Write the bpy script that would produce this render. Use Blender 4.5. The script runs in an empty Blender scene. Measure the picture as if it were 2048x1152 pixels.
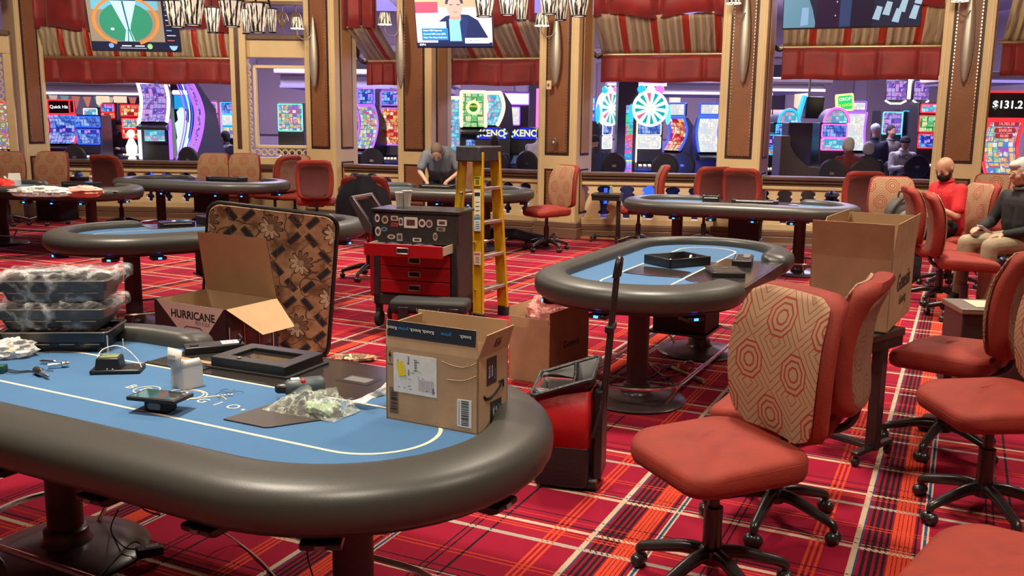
import bpy, bmesh, math, random
import numpy as np
from mathutils import Vector, Matrix, Euler
random.seed(7)
C = bpy.context.scene.collection
SC = bpy.context.scene
PI = math.pi
# ---------------------------------------------------------------- camera
F = 1880.0; H = 1.75
_d = Vector((-130, 10400, F)).normalized()
_up = -_d
_y = (Vector((0, 0, 1)) - _up * _up.z).normalized()
_x = _y.cross(_up)
RW = Matrix((_x, _y, _up))            # camera axes (right, down, forward) -> world
def ray(px, py): return RW @ Vector((px - 1024, py - 576, F))
def P(px, py, z=0.0):                  # point of a photo ray at a height
    r = ray(px, py); return r * ((z - H) / r.z) + Vector((0, 0, H))
def W(px, py, Y):                      # point of a photo ray at a distance
    r = ray(px, py); return r * (Y / r.y) + Vector((0, 0, H))
cam_data = bpy.data.cameras.new('camera'); cam = bpy.data.objects.new('camera', cam_data); C.objects.link(cam)
cam_data.sensor_width = 36; cam_data.lens = F / 2048 * 36; cam_data.clip_start = 0.05; cam_data.clip_end = 200
cx = RW @ Vector((1, 0, 0)); cy = RW @ Vector((0, -1, 0)); cz = RW @ Vector((0, 0, -1))
cam.matrix_world = Matrix(((cx.x, cy.x, cz.x, 0), (cx.y, cy.y, cz.y, 0), (cx.z, cy.z, cz.z, H), (0, 0, 0, 1)))
SC.camera = cam
# ---------------------------------------------------------------- world, exposure
w = bpy.data.worlds.new('world'); SC.world = w; w.use_nodes = True
w.node_tree.nodes['Background'].inputs[0].default_value = (0.75, 0.62, 0.60, 1)
w.node_tree.nodes['Background'].inputs[1].default_value = 0.10
SC.view_settings.view_transform = 'Standard'; SC.view_settings.look = 'None'
SC.view_settings.gamma = 1; SC.view_settings.use_curve_mapping = False
SC.view_settings.exposure = 0.0
# ---------------------------------------------------------------- lights of the hall, and added wall fill
def area(name, loc, size, power, col, rot=(0, 0, 0), sy=None, spread=180):
    l = bpy.data.lights.new(name, 'AREA'); l.energy = power; l.size = size; l.color = col
    if sy: l.shape = 'RECTANGLE'; l.size_y = sy
    l.spread = math.radians(spread)
    o = bpy.data.objects.new(name, l); C.objects.link(o); o.location = loc; o.rotation_euler = rot
    return o
WARM = (1.0, 0.87, 0.70)
for lx, ly, pw in ((-1.6, 3.3, 75), (1.0, 5.2, 75), (2.6, 2.2, 60), (-3.4, 6.8, 85), (-0.3, 7.6, 85), (3.4, 8.2, 85),
                   (-5.0, 11.5, 110), (-1.5, 11.6, 110), (2.4, 10.8, 100), (4.6, 6.0, 50), (-0.2, 1.2, 50), (6, 9.6, 60)):
    area('ceiling_spot', (lx, ly, 4.0), 0.38, pw * 1.02, WARM, spread=112)
for lx, ly, a in ((-6.2, 11.8, 10), (-3.4, 11.8, 5), (-0.8, 10.6, -18), (1.6, 9.8, -24), (4.0, 8.8, -28)):
    area('wall_wash_fill', (lx, ly, 4.2), 0.7, 60, (1.0, 0.82, 0.58), rot=(math.radians(62), 0, math.radians(a)), spread=130)  # unseen wide lights added to brighten the columns and wall
area('hall_light', (-4.0, 20.5, 4.3), 6.0, 900, (0.74, 0.64, 1.0), sy=3)
area('hall_light', (5.0, 19.5, 4.3), 6.0, 900, (0.74, 0.64, 1.0), sy=3)
# ---------------------------------------------------------------- materials
MATS = {}
def mat(name, col, rough=0.6, metal=0.0, spec=0.5, emit=None, es=1.0, alpha=None, trans=0.0, noise=0.0, nscale=20.0, bump=0.0, bscale=60.0, sheen=0.0, coat=0.0, ior=None):
    if name in MATS: return MATS[name]
    m = bpy.data.materials.new(name); m.use_nodes = True
    nt = m.node_tree; b = nt.nodes['Principled BSDF']
    b.inputs['Base Color'].default_value = (*col, 1); b.inputs['Roughness'].default_value = rough
    b.inputs['Metallic'].default_value = metal; b.inputs['Specular IOR Level'].default_value = spec
    if emit: b.inputs['Emission Color'].default_value = (*emit, 1); b.inputs['Emission Strength'].default_value = es
    if trans: b.inputs['Transmission Weight'].default_value = trans
    if ior: b.inputs['IOR'].default_value = ior
    if alpha is not None: b.inputs['Alpha'].default_value = alpha
    if sheen: b.inputs['Sheen Weight'].default_value = sheen
    if coat: b.inputs['Coat Weight'].default_value = coat
    tc = nt.nodes.new('ShaderNodeTexCoord')
    if noise:
        n = nt.nodes.new('ShaderNodeTexNoise'); n.inputs['Scale'].default_value = nscale; n.inputs['Detail'].default_value = 5
        nt.links.new(tc.outputs['Object'], n.inputs['Vector'])
        r = nt.nodes.new('ShaderNodeValToRGB')
        r.color_ramp.elements[0].position = 0.3; r.color_ramp.elements[1].position = 0.7
        r.color_ramp.elements[0].color = (*[c * (1 - noise) for c in col], 1)
        r.color_ramp.elements[1].color = (*[min(1, c * (1 + noise)) for c in col], 1)
        nt.links.new(n.outputs['Fac'], r.inputs['Fac']); nt.links.new(r.outputs['Color'], b.inputs['Base Color'])
    if bump:
        n = nt.nodes.new('ShaderNodeTexNoise'); n.inputs['Scale'].default_value = bscale; n.inputs['Detail'].default_value = 4
        nt.links.new(tc.outputs['Object'], n.inputs['Vector'])
        bp = nt.nodes.new('ShaderNodeBump'); bp.inputs['Strength'].default_value = bump; bp.inputs['Distance'].default_value = 0.01
        nt.links.new(n.outputs['Fac'], bp.inputs['Height']); nt.links.new(bp.outputs['Normal'], b.inputs['Normal'])
    MATS[name] = m
    return m
class NT:                                   # tiny node-graph writer
    def __init__(s, name):
        s.m = bpy.data.materials.new(name); s.m.use_nodes = True; s.t = s.m.node_tree; s.b = s.t.nodes['Principled BSDF']
        s.tc = s.t.nodes.new('ShaderNodeTexCoord')
        MATS[name] = s.m
    def new(s, typ, **kw):
        n = s.t.nodes.new(typ)
        for k, v in kw.items():
            if k.startswith('i_'): s.put(n.inputs[k[2:].replace('_', ' ')], v)
            else: setattr(n, k, v)
        return n
    def put(s, sock, v):
        if isinstance(v, bpy.types.NodeSocket): s.t.links.new(v, sock)
        elif isinstance(v, (tuple, list)) and sock.type == 'RGBA' and len(v) == 3: sock.default_value = (*v, 1)
        else: sock.default_value = v
    def math(s, op, a, b=None, c=None):
        n = s.t.nodes.new('ShaderNodeMath'); n.operation = op
        s.put(n.inputs[0], a)
        if b is not None: s.put(n.inputs[1], b)
        if c is not None: s.put(n.inputs[2], c)
        return n.outputs[0]
    def mix(s, f, a, b, mode='MIX'):
        n = s.t.nodes.new('ShaderNodeMix'); n.data_type = 'RGBA'; n.blend_type = mode
        s.put(n.inputs[0], f); s.put(n.inputs[6], a); s.put(n.inputs[7], b); return n.outputs[2]
    def sep(s, v):
        n = s.t.nodes.new('ShaderNodeSeparateXYZ'); s.put(n.inputs[0], v); return n.outputs
    def comb(s, x, y, z=0.0):
        n = s.t.nodes.new('ShaderNodeCombineXYZ'); s.put(n.inputs[0], x); s.put(n.inputs[1], y); s.put(n.inputs[2], z); return n.outputs[0]
    def ramp(s, f, els, interp='CONSTANT'):
        n = s.t.nodes.new('ShaderNodeValToRGB'); cr = n.color_ramp; cr.interpolation = interp
        while len(cr.elements) > 1: cr.elements.remove(cr.elements[-1])
        cr.elements[0].position = els[0][0]; cr.elements[0].color = (*els[0][1], 1) if len(els[0][1]) == 3 else els[0][1]
        for p, c in els[1:]:
            e = cr.elements.new(p); e.color = (*c, 1) if len(c) == 3 else c
        s.put(n.inputs[0], f); return n.outputs[0]
    def noise(s, vec, scale, detail=3):
        n = s.t.nodes.new('ShaderNodeTexNoise'); s.put(n.inputs['Vector'], vec); n.inputs['Scale'].default_value = scale; n.inputs['Detail'].default_value = detail
        return n.outputs['Fac']
    def bump(s, h, strength=0.3, dist=0.01):
        n = s.t.nodes.new('ShaderNodeBump'); n.inputs['Strength'].default_value = strength; n.inputs['Distance'].default_value = dist
        s.put(n.inputs['Height'], h); s.t.links.new(n.outputs[0], s.b.inputs['Normal'])
# ---------------------------------------------------------------- mesh builder
def TR(loc=(0, 0, 0), rot=(0, 0, 0)): return Matrix.Translation(loc) @ Euler(rot).to_matrix().to_4x4()
class MB:
    def __init__(s): s.v = []; s.f = []; s.mi = []; s.k = 0; s.M = None
    def add(s, vs, fs):
        o = len(s.v)
        for p in vs:
            p = Vector(p)
            s.v.append(s.M @ p if s.M else p)
        for f in fs: s.f.append([o + i for i in f]); s.mi.append(s.k)
        return s
    def box(s, c, d, rot=None, taper=1.0):
        hx, hy, hz = d[0] / 2, d[1] / 2, d[2] / 2
        vs = [Vector((x * hx * (taper if z > 0 else 1), y * hy * (taper if z > 0 else 1), z * hz)) for z in (-1, 1) for y in (-1, 1) for x in (-1, 1)]
        if rot: R = Euler(rot).to_matrix(); vs = [R @ q for q in vs]
        c = Vector(c)
        return s.add([q + c for q in vs], [(0, 2, 3, 1), (4, 5, 7, 6), (0, 1, 5, 4), (2, 6, 7, 3), (0, 4, 6, 2), (1, 3, 7, 5)])
    def bb(s, x0, x1, y0, y1, z0, z1): return s.box(((x0 + x1) / 2, (y0 + y1) / 2, (z0 + z1) / 2), (abs(x1 - x0), abs(y1 - y0), abs(z1 - z0)))
    def cyl(s, p0, p1, r0, r1=None, n=16, cap=True):
        r1 = r0 if r1 is None else r1
        return s.tube([p0, p1], [r0, r1], n, cap)
    def tube(s, pts, r, n=8, cap=True, closed=False):
        pts = [Vector(p) for p in pts]; N = len(pts)
        rs = r if isinstance(r, (list, tuple)) else [r] * N
        vs = []; prev = None
        for i, p in enumerate(pts):
            if closed: t = (pts[(i + 1) % N] - pts[i - 1])
            else: t = pts[min(i + 1, N - 1)] - pts[max(i - 1, 0)]
            t = t.normalized() if t.length > 1e-9 else Vector((0, 0, 1))
            if prev is None:
                a = Vector((0, 0, 1)) if abs(t.z) < 0.9 else Vector((1, 0, 0))
                u = t.cross(a).normalized()
            else:
                u = (prev - t * prev.dot(t)); u = u.normalized() if u.length > 1e-6 else t.orthogonal().normalized()
            prev = u; w_ = t.cross(u)
            for k in range(n):
                a = 2 * PI * k / n; vs.append(p + (u * math.cos(a) + w_ * math.sin(a)) * rs[i])
        fs = []
        for i in range(N if closed else N - 1):
            j = (i + 1) % N
            for k in range(n): fs.append((i * n + k, i * n + (k + 1) % n, j * n + (k + 1) % n, j * n + k))
        if cap and not closed: fs.append(tuple(range(n))[::-1]); fs.append(tuple((N - 1) * n + k for k in range(n)))
        return s.add(vs, fs)
    def lathe(s, prof, n=24, c=(0, 0, 0), sx=1, sy=1):
        c = Vector(c); vs = []; fs = []
        for r, z in prof:
            for k in range(n): a = 2 * PI * k / n; vs.append(c + Vector((r * math.cos(a) * sx, r * math.sin(a) * sy, z)))
        for i in range(len(prof) - 1):
            for k in range(n): fs.append((i * n + k, i * n + (k + 1) % n, (i + 1) * n + (k + 1) % n, (i + 1) * n + k))
        fs.append(tuple(range(n))[::-1]); fs.append(tuple((len(prof) - 1) * n + k for k in range(n)))
        return s.add(vs, fs)
    def prism(s, poly, z0, z1, ax='z'):
        n = len(poly)
        def mk(p, z):
            return {'z': (p[0], p[1], z), 'y': (p[0], z, p[1]), 'x': (z, p[0], p[1])}[ax]
        return s.add([mk(p, z0) for p in poly] + [mk(p, z1) for p in poly],
                     [tuple(range(n))[::-1], tuple(range(n, 2 * n))] + [(i, (i + 1) % n, n + (i + 1) % n, n + i) for i in range(n)])
    def sph(s, c, r, n=14, m=9, sc=(1, 1, 1)):
        c = Vector(c); vs = []; fs = []
        for i in range(m + 1):
            a = PI * i / m
            for k in range(n):
                b = 2 * PI * k / n; vs.append(c + Vector((r * math.sin(a) * math.cos(b) * sc[0], r * math.sin(a) * math.sin(b) * sc[1], r * math.cos(a) * sc[2])))
        for i in range(m):
            for k in range(n): fs.append((i * n + k, (i + 1) * n + k, (i + 1) * n + (k + 1) % n, i * n + (k + 1) % n))
        return s.add(vs, fs)
    def grid(s, fn, nu, nv, cu=False, cv=False):
        vs = [fn(i / (nu if cu else nu - 1), j / (nv if cv else nv - 1)) for i in range(nu) for j in range(nv)]; fs = []
        for i in range(nu if cu else nu - 1):
            for j in range(nv if cv else nv - 1):
                a, b = i, (i + 1) % nu; c_, d = j, (j + 1) % nv
                fs.append((a * nv + c_, b * nv + c_, b * nv + d, a * nv + d))
        return s.add(vs, fs)
    def build(s, name, m, parent=None, smooth=None, bevel=0.0, seg=2, merge=False, solid=0.0, subs=0):
        me = bpy.data.meshes.new(name); me.from_pydata([tuple(q) for q in s.v], [], s.f)
        ms = m if isinstance(m, (list, tuple)) else [m]
        for q in ms: me.materials.append(q)
        me.polygons.foreach_set('material_index', s.mi)
        bm = bmesh.new(); bm.from_mesh(me)
        if merge: bmesh.ops.remove_doubles(bm, verts=bm.verts, dist=1e-4)
        bmesh.ops.recalc_face_normals(bm, faces=bm.faces)
        bm.to_mesh(me); bm.free()
        if smooth is None: smooth = 40
        if smooth:
            me.polygons.foreach_set('use_smooth', [True] * len(me.polygons))
            me.set_sharp_from_angle(angle=math.radians(smooth))
        o = bpy.data.objects.new(name, me); C.objects.link(o)
        if parent: o.parent = parent
        if bevel:
            b = o.modifiers.new('bevel', 'BEVEL'); b.width = bevel; b.segments = seg; b.limit_method = 'ANGLE'; b.angle_limit = math.radians(40)
        if solid: q = o.modifiers.new('solid', 'SOLIDIFY'); q.thickness = solid; q.offset = 0
        if subs: q = o.modifiers.new('subs', 'SUBSURF'); q.levels = subs; q.render_levels = subs
        return o
def thing(name, label, cat, loc=(0, 0, 0), rz=0, group=None, rot=None, sc=None):
    o = bpy.data.objects.new(name, None); C.objects.link(o); o.empty_display_size = 0.1
    o.location = loc; o.rotation_euler = rot if rot else (0, 0, rz)
    if sc: o.scale = (sc, sc, sc) if isinstance(sc, (int, float)) else sc
    tag(o, label, cat, group); return o
def tag(o, label, cat, group=None):
    o['label'] = label; o['category'] = cat
    if group: o['group'] = group
    return o
def struct(o): o['kind'] = 'structure'; return o
def dup(root, loc=None, rz=None, label=None, group=None, sc=None):
    r = root.copy(); C.objects.link(r)
    if loc is not None: r.location = loc
    if rz is not None: r.rotation_euler = (0, 0, rz)
    if sc: r.scale = (sc, sc, sc)
    if label: r['label'] = label
    if group: r['group'] = group
    for ch in list(root.children):
        c = ch.copy(); C.objects.link(c); c.parent = r
        for g in ch.children:
            d = g.copy(); C.objects.link(d); d.parent = c
    return r
def text_mb(txt, size, thick=0.0015, align='CENTER', space=1.0, mb=None, M=None, bold=0.0):
    cu = bpy.data.curves.new('t', 'FONT'); cu.body = txt; cu.size = size; cu.extrude = thick / 2; cu.align_x = align; cu.align_y = 'CENTER'; cu.space_character = space; cu.offset = bold * size
    o = bpy.data.objects.new('t', cu); C.objects.link(o)
    dg = bpy.context.evaluated_depsgraph_get(); me = bpy.data.meshes.new_from_object(o.evaluated_get(dg))
    mb = mb or MB(); M = M or Matrix()
    mb.add([M @ v.co for v in me.vertices], [tuple(p.vertices) for p in me.polygons])
    bpy.data.objects.remove(o); bpy.data.curves.remove(cu); bpy.data.meshes.remove(me)
    return mb
def stadium(a, r, n=16, x0=None):
    pts = []
    for k in range(n + 1): t = -PI / 2 + PI * k / n; pts.append((a + r * math.cos(t), r * math.sin(t)))
    for k in range(n + 1): t = PI / 2 + PI * k / n; pts.append((-a + r * math.cos(t), r * math.sin(t)))
    return pts
def rrect(w_, h_, r, n=5):
    pts = []
    for cx_, cy_, a0 in ((w_ / 2 - r, h_ / 2 - r, 0), (-w_ / 2 + r, h_ / 2 - r, PI / 2), (-w_ / 2 + r, -h_ / 2 + r, PI), (w_ / 2 - r, -h_ / 2 + r, 1.5 * PI)):
        for k in range(n + 1): t = a0 + PI / 2 * k / n; pts.append((cx_ + r * math.cos(t), cy_ + r * math.sin(t)))
    return pts
def spline(pts, n=8):
    pts = [Vector(p) for p in pts]; out = []
    for i in range(len(pts) - 1):
        p0 = pts[max(i - 1, 0)]; p1 = pts[i]; p2 = pts[i + 1]; p3 = pts[min(i + 2, len(pts) - 1)]
        for k in range(n):
            t = k / n
            out.append(0.5 * ((2 * p1) + (p2 - p0) * t + (2 * p0 - 5 * p1 + 4 * p2 - p3) * t * t + (3 * p1 - p0 - 3 * p2 + p3) * t ** 3))
    out.append(pts[-1]); return out
# common materials
M_BLACK = mat('black_plastic', (0.012, 0.012, 0.013), 0.35)
M_BLKM = mat('black_matte', (0.015, 0.015, 0.016), 0.7)
M_METB = mat('black_metal', (0.02, 0.018, 0.018), 0.28, spec=0.6)
M_CHROME = mat('chrome', (0.9, 0.87, 0.82), 0.2, metal=1)
M_STEEL = mat('steel', (0.42, 0.40, 0.38), 0.35, metal=1)
M_WHITE = mat('white_plastic', (0.8, 0.8, 0.8), 0.45)
M_LEATHER = mat('padded_leather', (0.046, 0.047, 0.041), 0.40, spec=0.5, bump=0.05, bscale=300)
M_CARD = mat('cardboard', (0.42, 0.27, 0.15), 0.85, noise=0.10, nscale=9, bump=0.1, bscale=35)
M_CARDIN = mat('cardboard_inside', (0.46, 0.30, 0.16), 0.85, noise=0.06, nscale=6)
M_CREAM = mat('cream_paint', (0.64, 0.49, 0.27), 0.5, noise=0.05, nscale=3)
M_CREAM2 = mat('cream_light', (0.72, 0.58, 0.34), 0.5)
M_DKWOOD = mat('dark_wood', (0.085, 0.04, 0.028), 0.35, noise=0.2, nscale=8)
M_PED = mat('pedestal_brown', (0.05, 0.025, 0.022), 0.5)
M_CABLE = mat('cable_black', (0.01, 0.01, 0.01), 0.5)
# ================================================================ SETTING
AZ = math.radians(25.5)
def carpet_mat():
    g = NT('plaid_carpet'); s = g.sep(g.tc.outputs['Object'])
    ca, sa = math.cos(AZ), math.sin(AZ); PER = 1.02
    # wobble from the woven pile
    nz = g.noise(g.tc.outputs['Object'], 90, 2); wob = g.math('MULTIPLY', g.math('SUBTRACT', nz, 0.5), 0.006)
    u = g.math('SUBTRACT', g.math('MULTIPLY', s[0], ca), g.math('MULTIPLY', s[1], sa))
    t = g.math('ADD', g.math('MULTIPLY', s[0], sa), g.math('MULTIPLY', s[1], ca))
    def fr(x, off): return g.math('FRACT', g.math('DIVIDE', g.math('ADD', g.math('ADD', x, off), wob), PER))
    fu = fr(u, 1.30 + 20.4 + 0.30); ft = fr(t, -3.40 + 20.4 + 0.10)
    RED = (0.34, 0.009, 0.040); CRM = (0.56, 0.40, 0.27); GRY = (0.40, 0.33, 0.27); ORG = (0.60, 0.060, 0.022); BLK = (0.018, 0.008, 0.012); BLU = (0.018, 0.07, 0.16); MAR = (0.20, 0.006, 0.018)
    def build(stripes, base):
        els = [(0.0, base)]
        for a, b, c in stripes: els.append((a / PER, c)); els.append((b / PER, base))
        return els
    off = 0.30
    U1 = []
    for x, wd, c in ((-0.18, .012, ORG), (-0.155, .012, ORG), (-0.13, .012, ORG)): U1.append((off + x, off + x + wd, c))
    U1 += [(off - .012, off + .014, CRM), (off + .014, off + .022, BLU)]
    U2 = []
    for x in (0.036, .062, .088, .113): U2.append((off + x, off + x + .013, BLK))
    U2 += [(off + .134, off + .149, ORG), (off + .153, off + .166, ORG), (off + .170, off + .183, ORG), (off + .187, off + .200, ORG), (off + .204, off + .215, ORG)]
    U3 = [(off + .224, off + .233, BLK), (off + .247, off + .257, CRM), (off + .257, off + .267, BLU), (off + .267, off + .277, CRM),
          (off + .50, off + .508, BLK), (off + .525, off + .535, BLK), (off + .60, off + .612, BLK)]
    KEY = (0, 0, 0, 0)
    def layer(st, f):
        els = [(0.0, (0, 0, 0, 0))]
        for a, b, c in st: els.append((a / PER, (*c, 1))); els.append((b / PER, (0, 0, 0, 0)))
        n = g.t.nodes.new('ShaderNodeValToRGB'); cr = n.color_ramp; cr.interpolation = 'CONSTANT'
        while len(cr.elements) > 1: cr.elements.remove(cr.elements[-1])
        cr.elements[0].position = 0; cr.elements[0].color = (0, 0, 0, 0)
        for p, c in els[1:]: e = cr.elements.new(p); e.color = c
        g.put(n.inputs[0], f); return n.outputs
    T = [(.02, .030, ORG), (.045, .055, ORG), (.075, .085, BLK), (0.10 - .012, 0.10 + .014, CRM) , (0.16, .172, ORG), (.185, .195, ORG)]
    T1 = [(.088, .116, GRY), (.19, .20, ORG), (.212, .222, ORG), (.24, .266, CRM), (.29, .299, BLK), (.335, .342, ORG), (.375, .384, BLK)]
    T2 = [(.635, .662, CRM), (.682, .691, GRY), (.691, .70, BLK), (.735, .743, BLK), (.86, .868, ORG), (.885, .893, ORG)]
    col = g.mix(g.math('MULTIPLY', g.noise(g.tc.outputs['Object'], 3.5, 4), 0.9), RED, (0.25, 0.004, 0.018))
    mar = g.math('MULTIPLY', g.math('GREATER_THAN', fu, (off + .02) / PER), g.math('LESS_THAN', fu, (off + .235) / PER))
    col = g.mix(g.math('MULTIPLY', mar, 0.55), col, MAR)
    # weave: where two bands cross they alternate like threads
    wv = g.math('GREATER_THAN', g.math('SINE', g.math('MULTIPLY', g.math('ADD', u, t), 260.0)), 0.0)
    for L in (layer(U1, fu), layer(U2, fu), layer(U3, fu)): col = g.mix(L[1], col, L[0])
    colu = col
    for L in (layer(T1, ft), layer(T2, ft)): col = g.mix(L[1], col, L[0])
    isu = None
    for st in (U1, U2, U3):
        a = layer(st, fu)[1]; isu = a if isu is None else g.math('MAXIMUM', isu, a)
    col = g.mix(g.math('MULTIPLY', isu, g.math('MULTIPLY', wv, 0.85)), col, colu)
    fine = g.noise(g.tc.outputs['Object'], 420, 2)
    col = g.mix(0.25, col, g.mix(fine, (0, 0, 0), col), 'MIX')
    g.put(g.b.inputs['Base Color'], col); g.b.inputs['Roughness'].default_value = 0.95; g.b.inputs['Specular IOR Level'].default_value = 0.15
    g.bump(fine, 0.4, 0.004)
    return g.m
CARPET = carpet_mat()
struct(MB().bb(-16, 16, -2, 30, -0.1, 0).build('floor', CARPET))
struct(MB().bb(-16, 16, -2, 30, 4.6, 4.7).build('ceiling', mat('ceiling_plaster', (0.55, 0.5, 0.45), 0.8)))
M_HALL = mat('hall_wall', (0.50, 0.42, 0.46), 0.7)
struct(MB().bb(-16, 16, 27, 27.2, 0, 4.6).build('wall_back', M_HALL))
struct(MB().bb(-12.2, -12, -2, 27, 0, 4.6).build('wall_left', M_HALL))
struct(MB().bb(12, 12.2, -2, 27, 0, 4.6).build('wall_right', M_HALL))
struct(MB().bb(-12, 12, -2, -1.8, 0, 4.6).build('wall_front', mat('room_wall', (0.4, 0.3, 0.2), 0.8)))
def leather_panel():
    g = NT('panel_leather'); n1 = g.noise(g.tc.outputs['Object'], 3.0, 6); n2 = g.noise(g.tc.outputs['Object'], 60, 3)
    c = g.mix(n1, (0.15, 0.055, 0.024), (0.30, 0.12, 0.05)); g.put(g.b.inputs['Base Color'], c); g.b.inputs['Roughness'].default_value = 0.45
    g.bump(n2, 0.25, 0.01); return g.m
PANEL = leather_panel(); PANEL_L = mat('panel_tan', (0.42, 0.23, 0.09), 0.5, noise=0.12, nscale=3)
M_NAIL = mat('nailhead', (0.6, 0.5, 0.35), 0.25, metal=1)
M_GROOVE = mat('groove_dark', (0.03, 0.012, 0.01), 0.5)
def pillar(n, center, rz, w_=0.62, top=4.6, sconce=None, side=True):
    """square column: cream frame, studded leather panels, plinth"""
    root = bpy.data.objects.new('trim_%d' % n, None); C.objects.link(root); root.location = center; root.rotation_euler = (0, 0, rz); struct(root)
    h = w_ / 2
    b = MB().bb(-h, h, -h, h, 0.0, top)
    b.build('shaft', M_CREAM, root, bevel=0.012)
    pl = MB().bb(-h - .05, h + .05, -h - .05, h + .05, 0.0, 0.16); pl.bb(-h - .03, h + .03, -h - .03, h + .03, .16, .24); pl.build('plinth', mat('plinth_wood', (0.16, 0.09, 0.06), 0.4), root, bevel=0.01)
    for face, mt in ((0, PANEL), (1, PANEL_L)):
        R = Matrix.Rotation(PI / 2 * face, 4, 'Z')
        pw = w_ * (0.62 if face == 0 else 0.55)
        for z0, z1 in ((1.22, top - 0.1), (0.36, 1.02)):
            g_ = MB(); g_.M = R; g_.bb(-pw / 2, pw / 2, -h - .006, -h + .01, z0, z1); g_.build('groove', M_GROOVE, root, smooth=0)
            p = MB(); p.M = R; p.bb(-pw / 2 + .03, pw / 2 - .03, -h - .02, -h, z0 + .03, z1 - .03); p.build('leather_panel', mt, root, bevel=0.008)
            if face == 0:
                q = MB(); q.M = R; x = pw / 2 - .045
                zz = z0 + .05
                while zz < z1 - .04:
                    for sx in (-x, x): q.box((sx, -h - .022, zz), (.014, .008, .02), taper=.6)
                    zz += 0.045
                xx = -x
                while xx < x: q.box((xx, -h - .022, z0 + .05), (.02, .008, .014)); xx += .045
                o = q.build('nailhead_trim', M_NAIL, root, smooth=0)
    m = MB()
    for sx in (-1, 1):
        m.bb(sx * (h - .045) - .01, sx * (h - .045) + .01, -h - .008, -h, 0.25, top)
    m.build('moulding', M_CREAM2, root, bevel=0.004)
    return root
# column centres (front face centre taken from the photo, column set behind it)
PB = math.radians(-26)
NRM = Vector((math.sin(math.radians(26)), math.cos(math.radians(26)), 0))
def pil(n, px, Y, w_=0.62):
    f = W(px, 330, Y); f.z = 0
    return pillar(n, f + NRM * w_ / 2, PB, w_), f
P5, f5 = pil(5, 1912, 12.8); P4, f4 = pil(4, 1475, 13.5); PM, fm = pil(3, 1113, 13.95); P3, f3 = pil(2, 829, 14.8); P2, f2 = pil(1, 643, 15.4, .6)
P0 = pillar(6, (-8.26, 16.25, 0), math.radians(52), .44)
P6 = pillar(7, (6.9, 12.2, 0), PB, .62)
# tall silver leaf sconces with a lit shade on an arm
M_SILVER = mat('brushed_silver', (0.42, 0.38, 0.33), 0.42, metal=0.6)
def shade_mat():
    g = NT('string_shade'); s = g.sep(g.tc.outputs['Object'])
    ang = g.math('ARCTAN2', s[1], s[0]); st = g.math('SINE', g.math('ADD', g.math('MULTIPLY', ang, 11.0), g.math('MULTIPLY', g.noise(g.comb(g.math('MULTIPLY', ang, 1.5), 0.0, g.math('MULTIPLY', s[2], 2.5)), 3.0, 3), 14.0)))
    k = g.math('MAXIMUM', g.math('MINIMUM', g.math('ADD', g.math('MULTIPLY', st, 1.3), .75), 1.0), 0.0)
    c = g.mix(k, (0.02, 0.015, 0.01), (0.95, 0.80, 0.58)); g.put(g.b.inputs['Base Color'], g.mix(k, (.02, .02, .02), (.5, .45, .4)))
    zc = g.math('MULTIPLY', s[2], 1.0)
    g.put(g.b.inputs['Emission Color'], c); g.put(g.b.inputs['Emission Strength'], g.math('MULTIPLY', k, .75)); return g.m
SHADE = shade_mat()
M_BULB = mat('lamp_glow', (1, .9, .75), .5, emit=(1, 0.82, 0.6), es=6)
def shade_mb(r0=.075, r1=.10, h=.19):   # open at the bottom, wide end down when r1>r0
    b = MB(); n = 28
    b.grid(lambda i, j: ((r0 + (r1 - r0) * (1 - j)) * math.cos(2 * PI * i), (r0 + (r1 - r0) * (1 - j)) * math.sin(2 * PI * i), h * j), n, 6, cu=True)
    return b
def sconce(px, Ym, ytop, ybot, label, shade_at=None):
    base = W(px, (ytop + ybot) / 2, Ym - .05); zt = W(px, ytop, Ym).z; zb = W(px, ybot, Ym).z; hh = (zt - zb)
    t = thing('wall_sconce', label, 'lamp', (base.x, base.y, zb), PB, 'silver leaf sconces on the columns')
    b = MB(); N = 22
    def leaf(i, j):
        u = j; wd = math.sin(PI * min(1, u ** 0.8)) ** 0.8 * .075 if 0 < u < 1 else 0.001
        a = -PI / 2 + PI * i; return (math.sin(a) * wd, -math.cos(a) * wd * .8, hh * u)
    b.grid(leaf, 13, N); b.build('leaf', M_SILVER, t, solid=0.006)
    top = Vector((-.13, -.22, hh * .80))
    b = MB().tube(spline([(0, -.04, hh * .72), (-.06, -.12, hh * .66), (-.13, -.2, hh * .70), (-.13, -.22, hh * .80)]), .010); b.build('arm', M_SILVER, t)
    s_ = shade_mb(.07, .10, .17).build('lamp_shade', SHADE, t); s_.location = top
    MB().sph((0, 0, .03), .03).build('bulb', M_BULB, s_)
    MB().tube([(.1 * math.cos(a), .1 * math.sin(a), 0) for a in np.linspace(0, 2 * PI, 25)[:-1]], .006, 6, closed=True).build('rim', mat('rim_glow', (1, .9, .8), .4, emit=(1, .85, .65), es=1.2), s_)
    return t
sconce(627, 15.35, 30, 178, 'silver leaf sconce with lit shade on the column left of the news screen')
sconce(801, 14.75, 20, 178, 'silver leaf sconce on the column right beside the news screen edge')
sconce(1112, 13.9, 25, 172, 'silver leaf sconce on the column with a thermostat box')
sconce(1490, 13.45, -30, 170, 'silver leaf sconce on the wide column left of the dark screen on the right')
sconce(1937, 12.75, -35, 168, 'silver leaf sconce on the column behind the bald man')
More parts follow.
